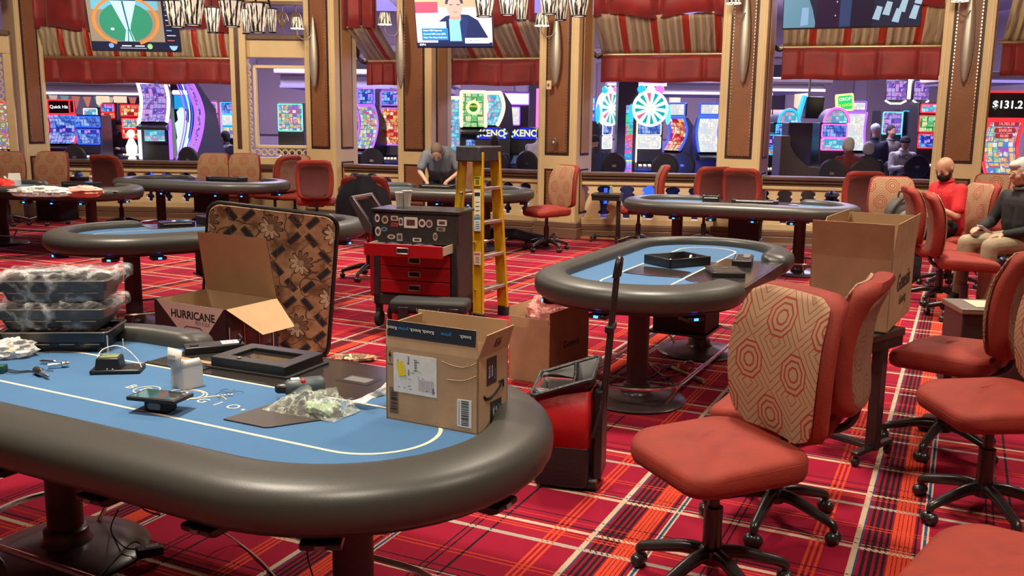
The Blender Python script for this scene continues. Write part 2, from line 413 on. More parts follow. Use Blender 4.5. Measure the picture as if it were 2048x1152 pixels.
# small boxes on the middle column
for px, py, s_, lb in ((1098, 170, .075, 'small cream thermostat box high on the middle column'), (1108, 284, .07, 'silver switch plate low on the middle column')):
    q = W(px, py, 13.85); t = thing('switch_plate', lb, 'switch', q, PB)
    MB().box((0, 0, 0), (s_, .03, s_ * 1.7)).build('plate', M_CREAM2 if py < 200 else M_STEEL, t, bevel=.006)
    MB().box((0, -.02, 0), (s_ * .4, .012, s_ * .5)).build('toggle', M_STEEL if py < 200 else M_CREAM2, t, bevel=.003)
# ---------------------------------------------------------------- balustrades
M_CAP = mat('rail_cap', (0.13, 0.075, 0.055), 0.35, noise=0.15, nscale=5)
def flat_baluster(wd, h):
    """vase silhouette, half-profile mirrored"""
    pr = [(.5, 0), (.5, .10), (.36, .13), (.36, .2), (.5, .25), (.46, .42), (.30, .62), (.20, .72), (.34, .76), (.34, .80), (.24, .84), (.30, .93), (.5, .97), (.5, 1)]
    return [(x * wd, z * h) for x, z in pr] + [(-x * wd, z * h) for x, z in reversed(pr)]
def balustrade(n, A, B, hrail=0.98, step=.31):
    A = Vector((A[0], A[1], 0)); B = Vector((B[0], B[1], 0)); L = (B - A).length; az = math.atan2((B - A).y, (B - A).x)
    root = bpy.data.objects.new('trim_%d' % n, None); C.objects.link(root); root.location = A; root.rotation_euler = (0, 0, az); struct(root)
    m = MB(); m.bb(0, L, -.11, .11, hrail - .055, hrail); m.bb(0, L, -.085, .085, hrail - .10, hrail - .055); m.bb(0, L, -.06, .06, hrail - .14, hrail - .1)
    m.build('rail_cap', M_CAP, root, bevel=.012)
    m = MB(); m.bb(0, L, -.075, .075, hrail - .19, hrail - .14); m.bb(0, L, -.08, .08, .2, .30); m.build('rail', M_CREAM, root, bevel=.01)
    m = MB(); m.bb(0, L, -.11, .11, 0, .12); m.bb(0, L, -.095, .095, .12, .2); m.build('plinth', mat('plinth_wood', (0.16, 0.09, 0.06), 0.4), root, bevel=.012)
    m = MB(); m.bb(0, L, -.14, -.11, 0, .03); m.build('gold_strip', mat('brass_strip', (.6, .42, .18), .35, metal=.6), root)
    k = max(1, round(L / step)); st = L / k
    for i in range(k):
        c = (i + .5) * st; b = MB(); b.M = Matrix.Translation((c, 0, .30)); b.prism(flat_baluster(st * .72, hrail - .19 - .30), -.045, .045, 'y')
        b.build('baluster', M_CREAM2, root, bevel=.006)
    return root
def pr(px, Y): q = W(px, 340, Y); return (q.x, q.y)
fr_ = lambda f, s: (f + Vector((math.cos(PB), math.sin(PB), 0)) * s + NRM * .3)
side = Vector((math.cos(PB), math.sin(PB), 0))
def gap(a, b): return (a + side * .31 + NRM * .28), (b - side * .31 + NRM * .28)
def cornerpt(f, sgn, off=.28): return f + side * (sgn * .31) + NRM * off
balustrade(11, cornerpt(f2, 1, .25), cornerpt(f3, -1, .25))
balustrade(12, cornerpt(f3, 1, .25), cornerpt(fm, -1, .25))
balustrade(13, cornerpt(fm, 1, .25), cornerpt(f4, -1, .25))
balustrade(14, cornerpt(f4, 1, .25), cornerpt(f5, -1, .25))
balustrade(15, cornerpt(f5, 1, .25), cornerpt(Vector((6.6, 11.9, 0)), -1, .25))
LB = W(480, 330, 15.75); LA = Vector((-7.95, 15.95, 0))
balustrade(16, (LA.x, LA.y), (LB.x, LB.y))
# ---------------------------------------------------------------- ornamental arch walls at the left
def ring_frame(b, x0, x1, z0, z1, step, y):
    def link(cx_, cz_):
        n = 12
        b.tube([(cx_ + step * .40 * math.cos(a), y, cz_ + step * .40 * math.sin(a)) for a in [2 * PI * k / n for k in range(n)]], step * .12, 6, closed=True)
    z = z0
    while z <= z1: link(x0, z); link(x1, z); z += step
    x = x0 + step
    while x < x1: link(x, z0); x += step
def ornate_wall(n, A, B, top=4.6, z0=1.02, z1=2.62, crest=True):
    A = Vector((A[0], A[1], 0)); B = Vector((B[0], B[1], 0)); L = (B - A).length; az = math.atan2((B - A).y, (B - A).x)
    root = bpy.data.objects.new('trim_%d' % n, None); C.objects.link(root); root.location = A; root.rotation_euler = (0, 0, az); struct(root)
    m = MB(); m.bb(0, L, -.05, .05, 0, z0 - .1); m.bb(0, L, -.05, .05, z1 + .12, z1 + .42); m.bb(0, L, -.05, .05, z1 + 1.0, top); m.bb(0, .12, -.05, .05, z0 - .1, z1 + .12); m.bb(L - .12, L, -.05, .05, z0 - .1, z1 + .12)
    m.build('panel', M_CREAM, root, bevel=.01)
    m = MB(); m.bb(0, L, -.12, .12, .86, .95); m.bb(0, L, -.10, .10, z1 + .40, z1 + .48); m.bb(0, L, -.08, .08, z1 + .94, z1 + 1.0); m.build('ledge', M_CAP, root, bevel=.01)
    m = MB(); ring_frame(m, .19, L - .19, z0 - .02, z1 + .06, .115, -.02)
    m.build('ring_fretwork', M_CREAM2, root)
    m = MB()
    for x0, x1, a, b_ in ((.28, .33, z0 + .05, z1), (L - .33, L - .28, z0 + .05, z1)): m.bb(x0, x1, -.05, .05, a, b_)
    m.bb(.28, L - .28, -.05, .05, z0 + .05, z0 + .1); m.bb(.28, L - .28, -.05, .05, z1 - .05, z1); m.build('window_frame', M_CREAM2, root, bevel=.006)
    if crest:
        m = MB(); x = .12
        while x < L - .1:
            for sg in (-1, 1):
                pts = [(x + sg * .09 * (1 - t * .85) * math.cos(t * 7), -.02, z1 + .70 + .16 * (1 - t * .85) * math.sin(t * 7)) for t in np.linspace(0, 1, 22)]
                m.tube(pts, .014, 6)
            m.tube([(x, -.02, z1 + .48), (x, -.02, z1 + .94)], .012, 6)
            x += .22
        m.build('scrollwork', mat('bronze_scroll', (.30, .2, .12), .35, metal=.6), root)
    return root
ornate_wall(21, (LB.x, LB.y), (f2.x + .22, f2.y + .35), z0=1.16, z1=2.55)
ornate_wall(22, (-10.2, 14.9), (-8.12, 15.55), z0=1.1, z1=2.55)
# cream post closing the left bay
po = struct(bpy.data.objects.new('trim_23', None)); C.objects.link(po); po.location = W(487, 330, 15.7); po.location.z = 0
MB().bb(-.13, .13, -.1, .1, 0, 4.6).build('post', M_CREAM, po, bevel=.01)
MB().bb(-.05, .02, -.112, -.1, 1.2, 4.5).build('inlay', M_DKWOOD, po); MB().bb(-.16, .16, -.13, .13, 0, .2).build('plinth', MATS['plinth_wood'], po)
# ---------------------------------------------------------------- striped awnings with red flaps
M_REDF = mat('red_fabric', (0.24, 0.012, 0.014), 0.55, noise=0.25, nscale=4, bump=0.3, bscale=14, sheen=.3)
def stripe_mat():
    g = NT('striped_silk'); s = g.sep(g.tc.outputs['Object']); f = g.math('FRACT', g.math('DIVIDE', s[0], .46))
    c = g.ramp(f, [(0, (.50, .41, .27)), (.13, (.34, .27, .18)), (.28, (.52, .43, .28)), (.38, (.35, .28, .19)), (.5, (.50, .41, .27)), (.60, (.30, .235, .16)), (.70, (.50, .41, .26)), (.76, (.42, .035, .022)), (.98, (.50, .41, .27))])
    g.put(g.b.inputs['Base Color'], c); g.b.inputs['Roughness'].default_value = .45
    g.bump(g.math('SINE', g.math('ADD', g.math('MULTIPLY', s[0], 60.0), g.math('MULTIPLY', g.noise(g.tc.outputs['Object'], 2, 2), 8.0))), .5, .03); return g.m
STRIPE = stripe_mat(); M_ROD = mat('rod_brass', (.55, .43, .26), .3, metal=.8); M_BRZ = mat('dark_bronze', (.035, .02, .015), .3, metal=.4)
def awning(A, B, zrod, ztop, zflap, depth, label, bracket=True, ztop2=None):
    """A,B: rod ends (world xy). fabric rises towards the room (local -y) by depth"""
    A = Vector((A[0], A[1], 0)); B = Vector((B[0], B[1], 0)); L = (B - A).length; az = math.atan2((B - A).y, (B - A).x)
    t = thing('window_awning', label, 'awning', (A.x, A.y, zflap), az)
    zr = zrod - zflap; zt = ztop - zflap; zt2 = (ztop2 or ztop) - zflap + .9
    def sil(i, j):
        x = L * i; return (x, -depth * j - .03 * math.sin(j * PI), zr + (zt - zr) * j + .008 * math.sin(x * 26) + .02 * math.sin(x * 4.1) * j)
    b = MB(); b.grid(sil, 60, 8); b.build('striped_cloth', STRIPE, t, solid=.006)
    b = MB(); n = max(3, int(L / .5))
    def flap(i, j):
        x = L * i; ph = (i * n) % 1.0; fold = .05 * math.exp(-((ph - .5) / .07) ** 2); return (x, -.04 + fold * (.4 + .6 * j) - .015 * math.sin(x * 9) * j, zr - .02 - (zr - .02) * j + .01 * math.sin(x * 5))
    b.grid(flap, 120, 6); b.build('red_flap', M_REDF, t, solid=.008)
    def swag(i, j):
        x = L * i; ph = (i * n * .8 + .3) % 1.0; fold = .10 * math.exp(-((ph - .5) / .09) ** 2)
        return (x, -depth - .06 + fold + .03 * math.sin(x * 7), zt - .03 + .035 * math.sin(x * 5.3) + (zt2 - zt) * j)
    b = MB(); b.grid(swag, 100, 5); b.build('red_valance', M_REDF, t, solid=.008)
    MB().cyl((-.05, -.02, zr), (L + .05, -.02, zr), .028, n=12).build('rod', M_ROD, t)
    if bracket:
        b = MB().tube(spline([(-.34, -.10, zr + .34), (-.22, -.10, zr + .33), (-.14, -.08, zr + .22), (-.14, -.05, zr + .06), (-.06, -.02, zr - .03), (.02, -.02, zr + .0)]), [.03, .034] + [.036] * 30 + [.02] * 40, 8) if False else MB().tube(spline([(-.34, -.10, zr + .34), (-.22, -.10, zr + .33), (-.14, -.08, zr + .22), (-.14, -.05, zr + .06), (-.06, -.02, zr - .03), (.02, -.02, zr)]), .032, 8)
        b.M = None
        b.build('bracket', M_BRZ, t)
        q = MB(); q.M = Matrix.Translation((-.34, -.10, zr + .34)) @ Matrix.Rotation(PI / 2, 4, 'Y'); q.lathe([(.02, -.02), (.14, -.02), (.15, .0), (.12, .02), (.07, .03), (.06, .06), (.02, .07)], 20); q.build('rosette', M_BRZ, t)
    return t
def aw(pa, pb, Ya, Yb, yrod, ytop, yflap, label, depth=.5, br=True):
    Ym = (Ya + Yb) / 2; xm = (pa + pb) / 2
    a = W(pa, yrod, Ya); b = W(pb, yrod, Yb)
    return awning(a, b, W(xm, yrod, Ym).z, W(xm, ytop, Ym - depth * .9).z, W(xm, yflap, Ym).z, depth, label, br)
aw(84, 468, 16.35, 16.15, 116, 56, 167, 'striped awning with red flap behind the green game screen', .12, False)
aw(735, 800, 16.35, 16.2, 122, 56, 171, 'narrow striped awning between the two columns left of the news screen', .9)
aw(905, 1100, 15.85, 15.3, 118, 44, 171, 'striped awning with red flap right below the news screen', .75)
aw(1204, 1452, 14.9, 14.35, 109, 28, 165, 'striped awning above the wheel slot machine', .6)
aw(1566, 1882, 13.95, 13.35, 94, 8, 160, 'striped awning behind the dark screen at upper right', .45)
aw(2004, 2150, 13.1, 12.9, 85, -10, 153, 'striped awning cut off by the right picture edge', .35, False)
# ================================================================ POKER TABLES
def felt_mat():
    g = NT('blue_felt'); n = g.noise(g.tc.outputs['Object'], 6, 6); n2 = g.noise(g.tc.outputs['Object'], 350, 2)
    c = g.mix(n, (0.034, 0.122, 0.270), (0.048, 0.155, 0.325)); g.put(g.b.inputs['Base Color'], g.mix(g.math('MULTIPLY', n2, .35), c, (0.03, 0.11, 0.22)))
    g.b.inputs['Roughness'].default_value = .9; g.b.inputs['Sheen Weight'].default_value = .12; g.bump(n2, .15, .002); return g.m
FELT = felt_mat(); M_LINE = mat('felt_line', (0.70, 0.60, 0.42), .8); M_GLOSS = mat('gloss_black', (0.03, 0.026, 0.024), .16, spec=.6)
M_LED = mat('blue_led', (0.02, .1, 1), .3, emit=(0.02, 0.16, 1.0), es=9)
FA, FR, RW_, LA_, LR_ = 0.703, 0.462, 0.200, 0.80, 0.215
GAP = (-.47, .66)
def table_path(gap=True):
    """centre line of the armrest as (x, y, nx, ny), running from one side of the dealer gap round to the other"""
    pts = []; r = FR
    def add(x, y, nx, ny): pts.append((x, y, nx, ny))
    for x in np.linspace(GAP[1] if gap else 0, FA, 4): add(x, r, 0, 1)
    for t in np.linspace(PI / 2, -PI / 2, 28)[1:]: add(FA + r * math.cos(t), r * math.sin(t), math.cos(t), math.sin(t))
    for x in np.linspace(FA, -FA, 14)[1:]: add(x, -r, 0, -1)
    for t in np.linspace(-PI / 2, -1.5 * PI, 28)[1:]: add(-FA + r * math.cos(t), r * math.sin(t), math.cos(t), math.sin(t))
    for x in np.linspace(-FA, GAP[0], 7)[1:]: add(x, r, 0, 1)
    return pts
def armrest_mb():
    pts = table_path(); N = len(pts); n = 20; b = MB(); vs = []; fs = []
    cum = [0]
    for i in range(1, N): cum.append(cum[-1] + math.hypot(pts[i][0] - pts[i - 1][0], pts[i][1] - pts[i - 1][1]))
    L = cum[-1]
    # densify the two ends for the rounded caps
    samples = [0, .012, .03, .055, .09] + [c for c in cum if .10 < c < L - .10] + [L - .09, L - .055, L - .03, L - .012, L]
    P_ = np.array(pts)
    for s_ in samples:
        x, y, nx, ny = [np.interp(s_, cum, P_[:, k]) for k in range(4)]; q = math.hypot(nx, ny); nx /= q; ny /= q
        e = min(s_, L - s_); k = math.sqrt(max(0, 1 - (1 - min(1, e / .09)) ** 2)) * .97 + .03
        mid_o = RW_ / 2
        for j in range(n):
            a = 2 * PI * j / n; ca, sa = math.cos(a), math.sin(a)
            ex = abs(ca) ** .62 * (1 if ca > 0 else -1); ez = abs(sa) ** .62 * (1 if sa > 0 else -1)
            o = mid_o + ex * RW_ / 2 * k; z = .752 + ez * .074 * k + (-.014 * ex if sa > 0 else 0)
            vs.append((x + nx * o, y + ny * o, z))
    M_ = len(samples)
    for i in range(M_ - 1):
        for j in range(n): fs.append((i * n + j, i * n + (j + 1) % n, (i + 1) * n + (j + 1) % n, (i + 1) * n + j))
    fs.append(tuple(range(n))); fs.append(tuple((M_ - 1) * n + j for j in range(n))[::-1])
    return b.add(vs, fs)
def ring_line(a, r, wd, z, n=20):
    b = MB(); o = stadium(a, r + wd / 2, n); i_ = stadium(a, r - wd / 2, n); N = len(o)
    return b.add([(*p, z) for p in o] + [(*p, z) for p in i_], [(k, (k + 1) % N, N + (k + 1) % N, N + k) for k in range(N)])
def make_table(label, foot=True):
    t = thing('poker_table', label, 'table', group='oval poker tables under repair')
    MB().prism(stadium(FA, FR + .03, 24), .735, .77).build('felt_top', FELT, t)
    ring_line(LA_, LR_, .013, .7708).build('betting_line', M_LINE, t, smooth=0)
    armrest_mb().build('armrest', M_LEATHER, t, smooth=60)
    b = MB().prism(stadium(FA, FR + .15, 24), .665, .725); b.build('apron', mat('apron_dark', (0.018, .012, .013), .5), t, bevel=.01)
    b = MB()
    pl = [(-.47, .225), (.52, .225), (.56, .24), (.60, .28), (.62, .34), (.66, .46), (.66, .63), (-.47, .63)]
    b.prism(pl, .768, .7745); b.bb(-.47, .66, .615, .64, .70, .7745); b.build('dealer_plate', M_GLOSS, t, bevel=.002)
    for sx in (-.713, .713):
        p = MB().lathe([(.075, .03), (.068, .10), (.066, .66)], 20, c=(sx, 0, 0)); o = p.build('pedestal', M_PED, t)
        q = MB().lathe([(.30, .0), (.315, .012), (.30, .026), (.20, .040), (.10, .055), (.085, .075), (.085, .11), (.07, .12)], 36, c=(sx, 0, 0)); q.build('pedestal_foot', mat('foot_plate', (.055, .038, .038), .3, spec=.6), o)
    if foot:
        b = MB(); b.tube([(x, y, .155) for x, y in stadium(.713, .30, 14)], .0125, 8, closed=True)
        b.build('foot_rail', M_CHROME, t)
        for sx in (-1, 1):
            for sy in (-1, 1):
                MB().cyl((sx * .78, sy * .30, .155), (sx * .80, sy * .22, .03), .009, n=8).build('rail_bracket', M_CHROME, t)
    b = MB().bb(-.10, .26, -.06, .30, .36, .665); b.build('drop_box', M_BLKM, t, bevel=.008)
    b = MB().bb(-.12, .28, -.075, .315, .345, .362); b.build('drop_box_tray', M_BLACK, t)
    # usb pods under the player side
    def pod(x, y, nx, ny):
        q = MB(); q.M = Matrix.Translation((x, y, .655)) @ Matrix.Rotation(math.atan2(ny, nx), 4, 'Z')
        q.prism([(-.05, .0), (.055, .0), (.055, -.02), (.03, -.03), (-.05, -.03)], -.055, .055, 'y')
        o = q.build('usb_charger', M_BLACK, t, bevel=.006)
        q = MB(); q.M = Matrix.Translation((x, y, .655)) @ Matrix.Rotation(math.atan2(ny, nx), 4, 'Z')
        q.box((.057, 0, -.012), (.006, .026, .013)); q.build('port_light', M_LED, o)
    for s_ in (-.62, -.22, .22, .62): pod(s_ * 1.05, -FR - .095, 0, -1)
    for a in (-60, -5, 50): c_, s_ = math.cos(math.radians(a)), math.sin(math.radians(a)); pod(FA + c_ * (FR + .095), s_ * (FR + .095), c_, s_)
    for a in (240, 185, 130): c_, s_ = math.cos(math.radians(a)), math.sin(math.radians(a)); pod(-FA + c_ * (FR + .095), s_ * (FR + .095), c_, s_)
    return t
# place the tables
TN = make_table('nearest long oval poker table with blue felt, tools and boxes spread over it')
TN_C = (-1.147, 3.218); TN_A = math.radians(-27.2); TN.location = (*TN_C, 0); TN.rotation_euler = (0, 0, TN_A)
TM_C = (1.118, 6.383); TM_A = math.atan2(-.893, -.451)
TM = dup(TN, (*TM_C, 0), TM_A, 'oval poker table in the middle with an open black box on pale blue felt')
# shop lettering on the nearest felt
def felt_logo(root, rz=0, cx_=0.0, cy_=-.035, s_=1.0):
    b = MB(); M0 = Matrix.Translation((cx_, cy_, .7712)) @ Matrix.Rotation(rz, 4, 'Z') @ Matrix.Scale(s_, 4)
    for k, ch in enumerate('BELLAGIO'):
        x = -.245 + .07 * k; text_mb(ch, .062, .0002, mb=b, M=M0 @ Matrix.Translation((x, 0, 0)))
    def ring(cx2, cy2, r, r2, w_=.005):
        n = 32; o = len(b.v)
        for rr in (0, w_):
            for k in range(n): a = 2 * PI * k / n; b.v.append(M0 @ Vector((cx2 + (r - rr) * math.cos(a), cy2 + (r2 - rr) * math.sin(a), .0003)))
        for k in range(n): b.f.append([o + k, o + (k + 1) % n, o + n + (k + 1) % n, o + n + k]); b.mi.append(0)
    ring(-.165, .0, .048, .048); ring(.0, .035, .08, .055, .006); ring(.01, .03, .055, .05)
    b.tube([M0 @ Vector(p) for p in spline([(.08, .03, .0004), (.12, .07, .0004), (.17, .05, .0004)])], .0022, 4)
    b.tube([M0 @ Vector((.30 + .006 * math.cos(a), -.01 + .006 * math.sin(a), .0004)) for a in np.linspace(0, 6, 9)], .002, 4)
    b.build('felt_lettering', M_LINE, root, smooth=0)
felt_logo(TN)
# the other tables (centres measured on the carpet)
def tab(x, y, deg, label): return dup(TM, (x, y, 0), math.radians(deg), label)
TL2 = tab(-2.57, 8.10, 36, 'oval poker table left of the floral panel, black equipment on its far edge')
felt_logo(TL2, 0, .25, -.0)
TL1 = tab(-6.15, 12.35, -16, 'oval poker table at the left edge littered with clear plastic and a pink cloth')
TL3 = tab(-4.55, 13.75, -17, 'oval poker table before the left balustrade, blue lights under its rim')
TC = tab(-1.06, 12.8, -14, 'oval poker table the grey-shirted man bends over, behind the tool cart')
TR = tab(2.66, 11.1, -20, 'oval poker table between the middle table and the right balustrade')
M_GREY = mat('port_grey', (.25, .25, .26), .4)
for ch in TN.children:              # the nearest table's ports are unlit grey
    if ch.name.startswith('usb_charger'):
        for g_ in ch.children: g_.data = g_.data.copy(); g_.data.materials[0] = M_GREY
q = MB(); q.prism(rrect(.15, .10, .008), .7746, .7756); q.M = None
o = q.build('bill_slot_frame', M_BLACK, TN); o.location = (.42, .44, 0)
q = MB().prism(rrect(.105, .055, .004), .7757, .7762); o2 = q.build('bill_slot', mat('slot_grey', (.16, .15, .14), .35), TN); o2.location = (.42, .44, 0)
q = MB().bb(-.46, -.18, .235, .36, .7746, .7752); o2 = q.build('open_well', mat('well_dark', (.006, .005, .005), .8), TN, smooth=0)
q = MB().bb(-.45, -.19, .325, .352, .7752, .7775); q.build('well_wood_edge', mat('raw_wood', (.42, .22, .10), .6), TN)
q = MB(); q.bb(-.46, -.18, .228, .236, .7746, .780); q.bb(-.185, -.178, .23, .36, .7746, .780); q.build('well_rim', mat('well_rim', (.10, .09, .07), .3, metal=.6), TN)
# ================================================================ THINGS ON THE NEAREST TABLE
def tn(x, y, z=.77):
    c, s = math.cos(TN_A), math.sin(TN_A); return Vector((TN_C[0] + x * c - y * s, TN_C[1] + x * s + y * c, z))
ZF = .7712
def ontn(px, py, z=ZF): return P(px, py, z)
M_INK = mat('print_black', (.012, .012, .014), .7); M_TAPE = mat('printed_tape', (.016, .022, .032), .45); M_BLUEI = mat('print_blue', (.03, .25, .55), .6)
M_PAPER = mat('label_paper', (.70, .70, .68), .6, noise=.06, nscale=40); M_YEL = mat('yellow_sticker', (.80, .62, .02), .6)
TH = .005
def open_box(label, loc, rz, w_, d_, h_, flaps, mats=(M_CARD, M_CARDIN), cat='box', name='cardboard_box', group=None, lift=0):
    """flaps: dict side -> (height, lean outward deg, (inset0, inset1) at its free edge)"""
    t = thing(name, label, cat, (loc[0], loc[1], loc[2] + lift), rz, group)
    b = MB(); hx, hy = w_ / 2, d_ / 2
    for x0, x1, y0, y1 in ((-hx, hx, -hy, -hy + TH), (-hx, hx, hy - TH, hy), (-hx, -hx + TH, -hy, hy), (hx - TH, hx, -hy, hy)): b.bb(x0, x1, y0, y1, 0, h_)
    b.bb(-hx, hx, -hy, hy, 0, TH); b.build('carton', mats[0], t)
    b = MB()
    e = TH + .001
    for x0, x1, y0, y1 in ((-hx + e, hx - e, -hy + TH, -hy + e), (-hx + e, hx - e, hy - e, hy - TH), (-hx + TH, -hx + e, -hy + e, hy - e), (hx - e, hx - TH, -hy + e, hy - e)): b.bb(x0, x1, y0, y1, TH, h_ - .001)
    b.build('carton_lining', mats[1], t, smooth=0)
    out = {}
    for sd, (fh, lean, ins) in flaps.items():
        a = math.radians(lean); L = w_ if sd in 'fb' else d_
        p = MB(); Rz = {'f': 0, 'r': PI / 2, 'b': PI, 'l': -PI / 2}[sd]; off = hy if sd in 'fb' else hx
        p.M = Matrix.Rotation(Rz, 4, 'Z') @ Matrix.Translation((0, -off + .002, h_)) @ Matrix.Rotation(a, 4, 'X')
        p.add([(-L / 2, -.002, 0), (L / 2, -.002, 0), (L / 2 - ins[1], -.002, fh), (-L / 2 + ins[0], -.002, fh), (-L / 2, .002, 0), (L / 2, .002, 0), (L / 2 - ins[1], .002, fh), (-L / 2 + ins[0], .002, fh)],
              [(0, 1, 2, 3), (0, 4, 5, 1), (1, 5, 6, 2), (2, 6, 7, 3), (3, 7, 4, 0)])
        p.k = 1; p.add([(-L / 2, .002, 0), (L / 2, .002, 0), (L / 2 - ins[1], .002, fh), (-L / 2 + ins[0], .002, fh)], [(0, 3, 2, 1)])
        out[sd] = p.build('flap', list(mats), t, smooth=0); out[sd + 'M'] = p.M
    return t, out
# shipping carton (local x along front)
CB, CBF = open_box('brown shipping carton with smile arrow print standing on the nearest blue table', tn(.94, .222), TN_A, .345, .20, .245,
                   {'f': (.088, -4, (0, .01)), 'b': (.088, -2, (.0, .0)), 'r': (.085, 22, (.0, .02)), 'l': (.08, -12, (.01, .03))})
b = MB(); b.M = CBF['fM']; b.bb(-.167, .162, -.004, -.0025, .038, .088); o = b.build('printed_tape', M_TAPE, CB)
for x, s_, mm in ((-.150, 'Knock', M_PAPER), (-.105, 'prime', M_BLUEI), (-.035, 'Knock, knock.', M_PAPER), (.055, 'prime', M_BLUEI), (.125, 'knock.', M_PAPER)):
    M = CBF['fM'] @ Matrix.Translation((x, -.0045, .064)) @ Matrix.Rotation(PI / 2, 4, 'X') @ Matrix.Rotation(PI, 4, 'Z')
    text_mb(s_, .016, .0006, M=M).build('tape_print', mm, CB, smooth=0)
FX = Matrix.Rotation(PI / 2, 4, 'X')         # front face text plane
def front(x, z, rot=0): return Matrix.Translation((x, -.1007, z)) @ FX @ Matrix.Rotation(rot, 4, 'Z')
def right(y, z, rot=0): return Matrix.Translation((.1696, y, z)) @ Matrix.Rotation(PI / 2, 4, 'Z') @ FX @ Matrix.Rotation(rot, 4, 'Z')
b = MB(); b.bb(-.142, .022, -.1010, -.0998, .098, .228); lb = b.build('shipping_label', M_PAPER, CB)
b = MB()
for k in range(26):                           # print on the shipping label
    x = -.135 + random.random() * .15; z = .105 + random.random() * .115; w2 = random.choice((.004, .007, .01)); b.bb(x, min(.018, x + w2), -.1013, -.1010, z, z + .0022)
b.bb(-.086, -.081, -.1013, -.1010, .195, .222); b.bb(-.086, -.081, -.1013, -.1010, .158, .178); b.bb(.006, .013, -.1013, -.1010, .108, .128)
for k in range(9): b.bb(-.062 + .0, -.052, -.1013, -.1010, .175 + k * .0045, .175 + k * .0045 + (.002 if k % 2 else .003))
for k in range(14): b.bb(-.045 + k * .0042, -.0445 + k * .0042 + .0008, -.1013, -.1010, .112, .150)
b.build('label_print', mat('print_grey', (.18, .18, .19), .7), CB, smooth=0)
b = MB(); b.M = Matrix.Translation((-.112, -.1018, .178)) @ Matrix.Rotation(-.25, 4, 'Y'); b.bb(-.014, .014, -.0006, 0, -.024, .024); b.build('yellow_sticker', M_YEL, CB)
b = MB(); b.bb(-.157, -.155, -.1007, -.0998, .195, .222); b.prism([(-.162, .214), (-.150, .214), (-.156, .232)], -.1007, -.0998, 'y'); b.bb(-.166, -.146, -.1007, -.0998, .187, .189)
b.bb(-.158, -.156 + .03, -.1007, -.0998, .108, .1095); b.bb(-.158, -.126, -.1007, -.0998, .025, .0265); b.bb(-.158, -.1565, -.1007, -.0998, .025, .1095); b.bb(-.1275, -.126, -.1007, -.0998, .025, .1095)
z = .030
while z < .105: h2 = random.choice((.001, .002, .0035)); b.bb(-.154, -.130, -.1007, -.0998, z, z + h2); z += h2 + random.choice((.0015, .003))
b.build('printed_marks', M_INK, CB, smooth=0)
b = MB(); b.bb(.098, .150, -.1010, -.0998, .018, .108); b.build('barcode_label', M_PAPER, CB)
b = MB(); z = .024
while z < .102: h2 = random.choice((.0008, .0018, .003)); b.bb(.113, .140, -.1014, -.1010, z, z + h2); z += h2 + random.choice((.0012, .0025))
b.bb(.104, .1055, -.1014, -.1010, .024, .10); b.build('barcode', M_INK, CB, smooth=0)
M = CBF['rM'] @ Matrix.Translation((.0, -.004, .045)) @ FX @ Matrix.Rotation(PI, 4, 'Z'); text_mb('93', .045, .0005, M=M).build('printed_number', M_INK, CB, smooth=0)
MB().bb(.1725, .1737, -.045, .02, .145, .233).build('printed_tape', M_TAPE, CB); MB().bb(.1725, .1737, -.02, .055, .0, .085).build('printed_tape', M_TAPE, CB)
for yy, zz, tx, mm in ((-.03, .19, 'Knock,', M_PAPER), (-.012, .19, 'knock.', M_PAPER), (.005, .175, 'prime', M_BLUEI), (.0, .045, 'Knock,', M_PAPER), (.018, .045, 'knock.', M_PAPER), (.037, .05, 'prime', M_BLUEI)):
    text_mb(tx, .015, .0005, M=Matrix.Translation((.1745, yy, zz)) @ Matrix.Rotation(PI / 2, 4, 'Z') @ FX @ Matrix.Rotation(PI / 2, 4, 'Z')).build('tape_print', mm, CB, smooth=0)
b = MB(); sp = spline([(-.065, .118), (-.045, .104), (-.01, .103), (.03, .117), (.06, .135)] and [Vector((.1745, y, z)) for y, z in ((-.065, .118), (-.045, .104), (-.01, .103), (.03, .117), (.058, .136))], 6)
b.tube(sp, [.0015] + [.0042] * (len(sp) - 2) + [.003], 6); b.tube([(.1745, .035, .141), (.1745, .065, .142), (.1745, .066, .118)], .003, 6); b.build('smile_arrow', M_INK, CB)
b = MB()
for pts in ([(.167, .232), (.13, .215), (.09, .212), (.04, .222)], [(.165, .19), (.12, .17), (.06, .165)], [(.14, .226), (.115, .205)]):
    b.tube(spline([Vector((x, -.1003, z)) for x, z in pts], 5), .0011, 4)
b.build('crease', mat('crease_light', (.5, .34, .19), .9), CB)
# plastic film: crumpled clear sheet material
def film_mat(name, tint, a0=.12, a1=.75, sc=9):
    g = NT(name); n = g.noise(g.tc.outputs['Object'], sc, 6); n2 = g.noise(g.tc.outputs['Object'], sc * 3.1, 3)
    rid = g.math('ABSOLUTE', g.math('SUBTRACT', n, .5)); k = g.math('SUBTRACT', 1.0, g.math('MINIMUM', g.math('MULTIPLY', rid, 14.0), 1.0))
    g.put(g.b.inputs['Base Color'], (*tint, 1)); g.b.inputs['Roughness'].default_value = .18; g.b.inputs['Specular IOR Level'].default_value = .9
    g.put(g.b.inputs['Alpha'], g.math('ADD', a0, g.math('MULTIPLY', k, a1 - a0))); g.bump(g.math('ADD', n, g.math('MULTIPLY', n2, .4)), .9, .03); return g.m
FILM = film_mat('clear_film', (.85, .87, .85), .14, .6, 14); FILM_T = film_mat('stretched_wrap', (.78, .80, .80), .07, .45, 7); FILM_G = film_mat('cloudy_bag', (.62, .68, .58), .16, .6, 18); FILM_W = film_mat('white_film', (.85, .85, .82), .5, .85, 12); FILM_P = film_mat('pink_bubble_wrap', (.95, .38, .34), .45, .9, 25)
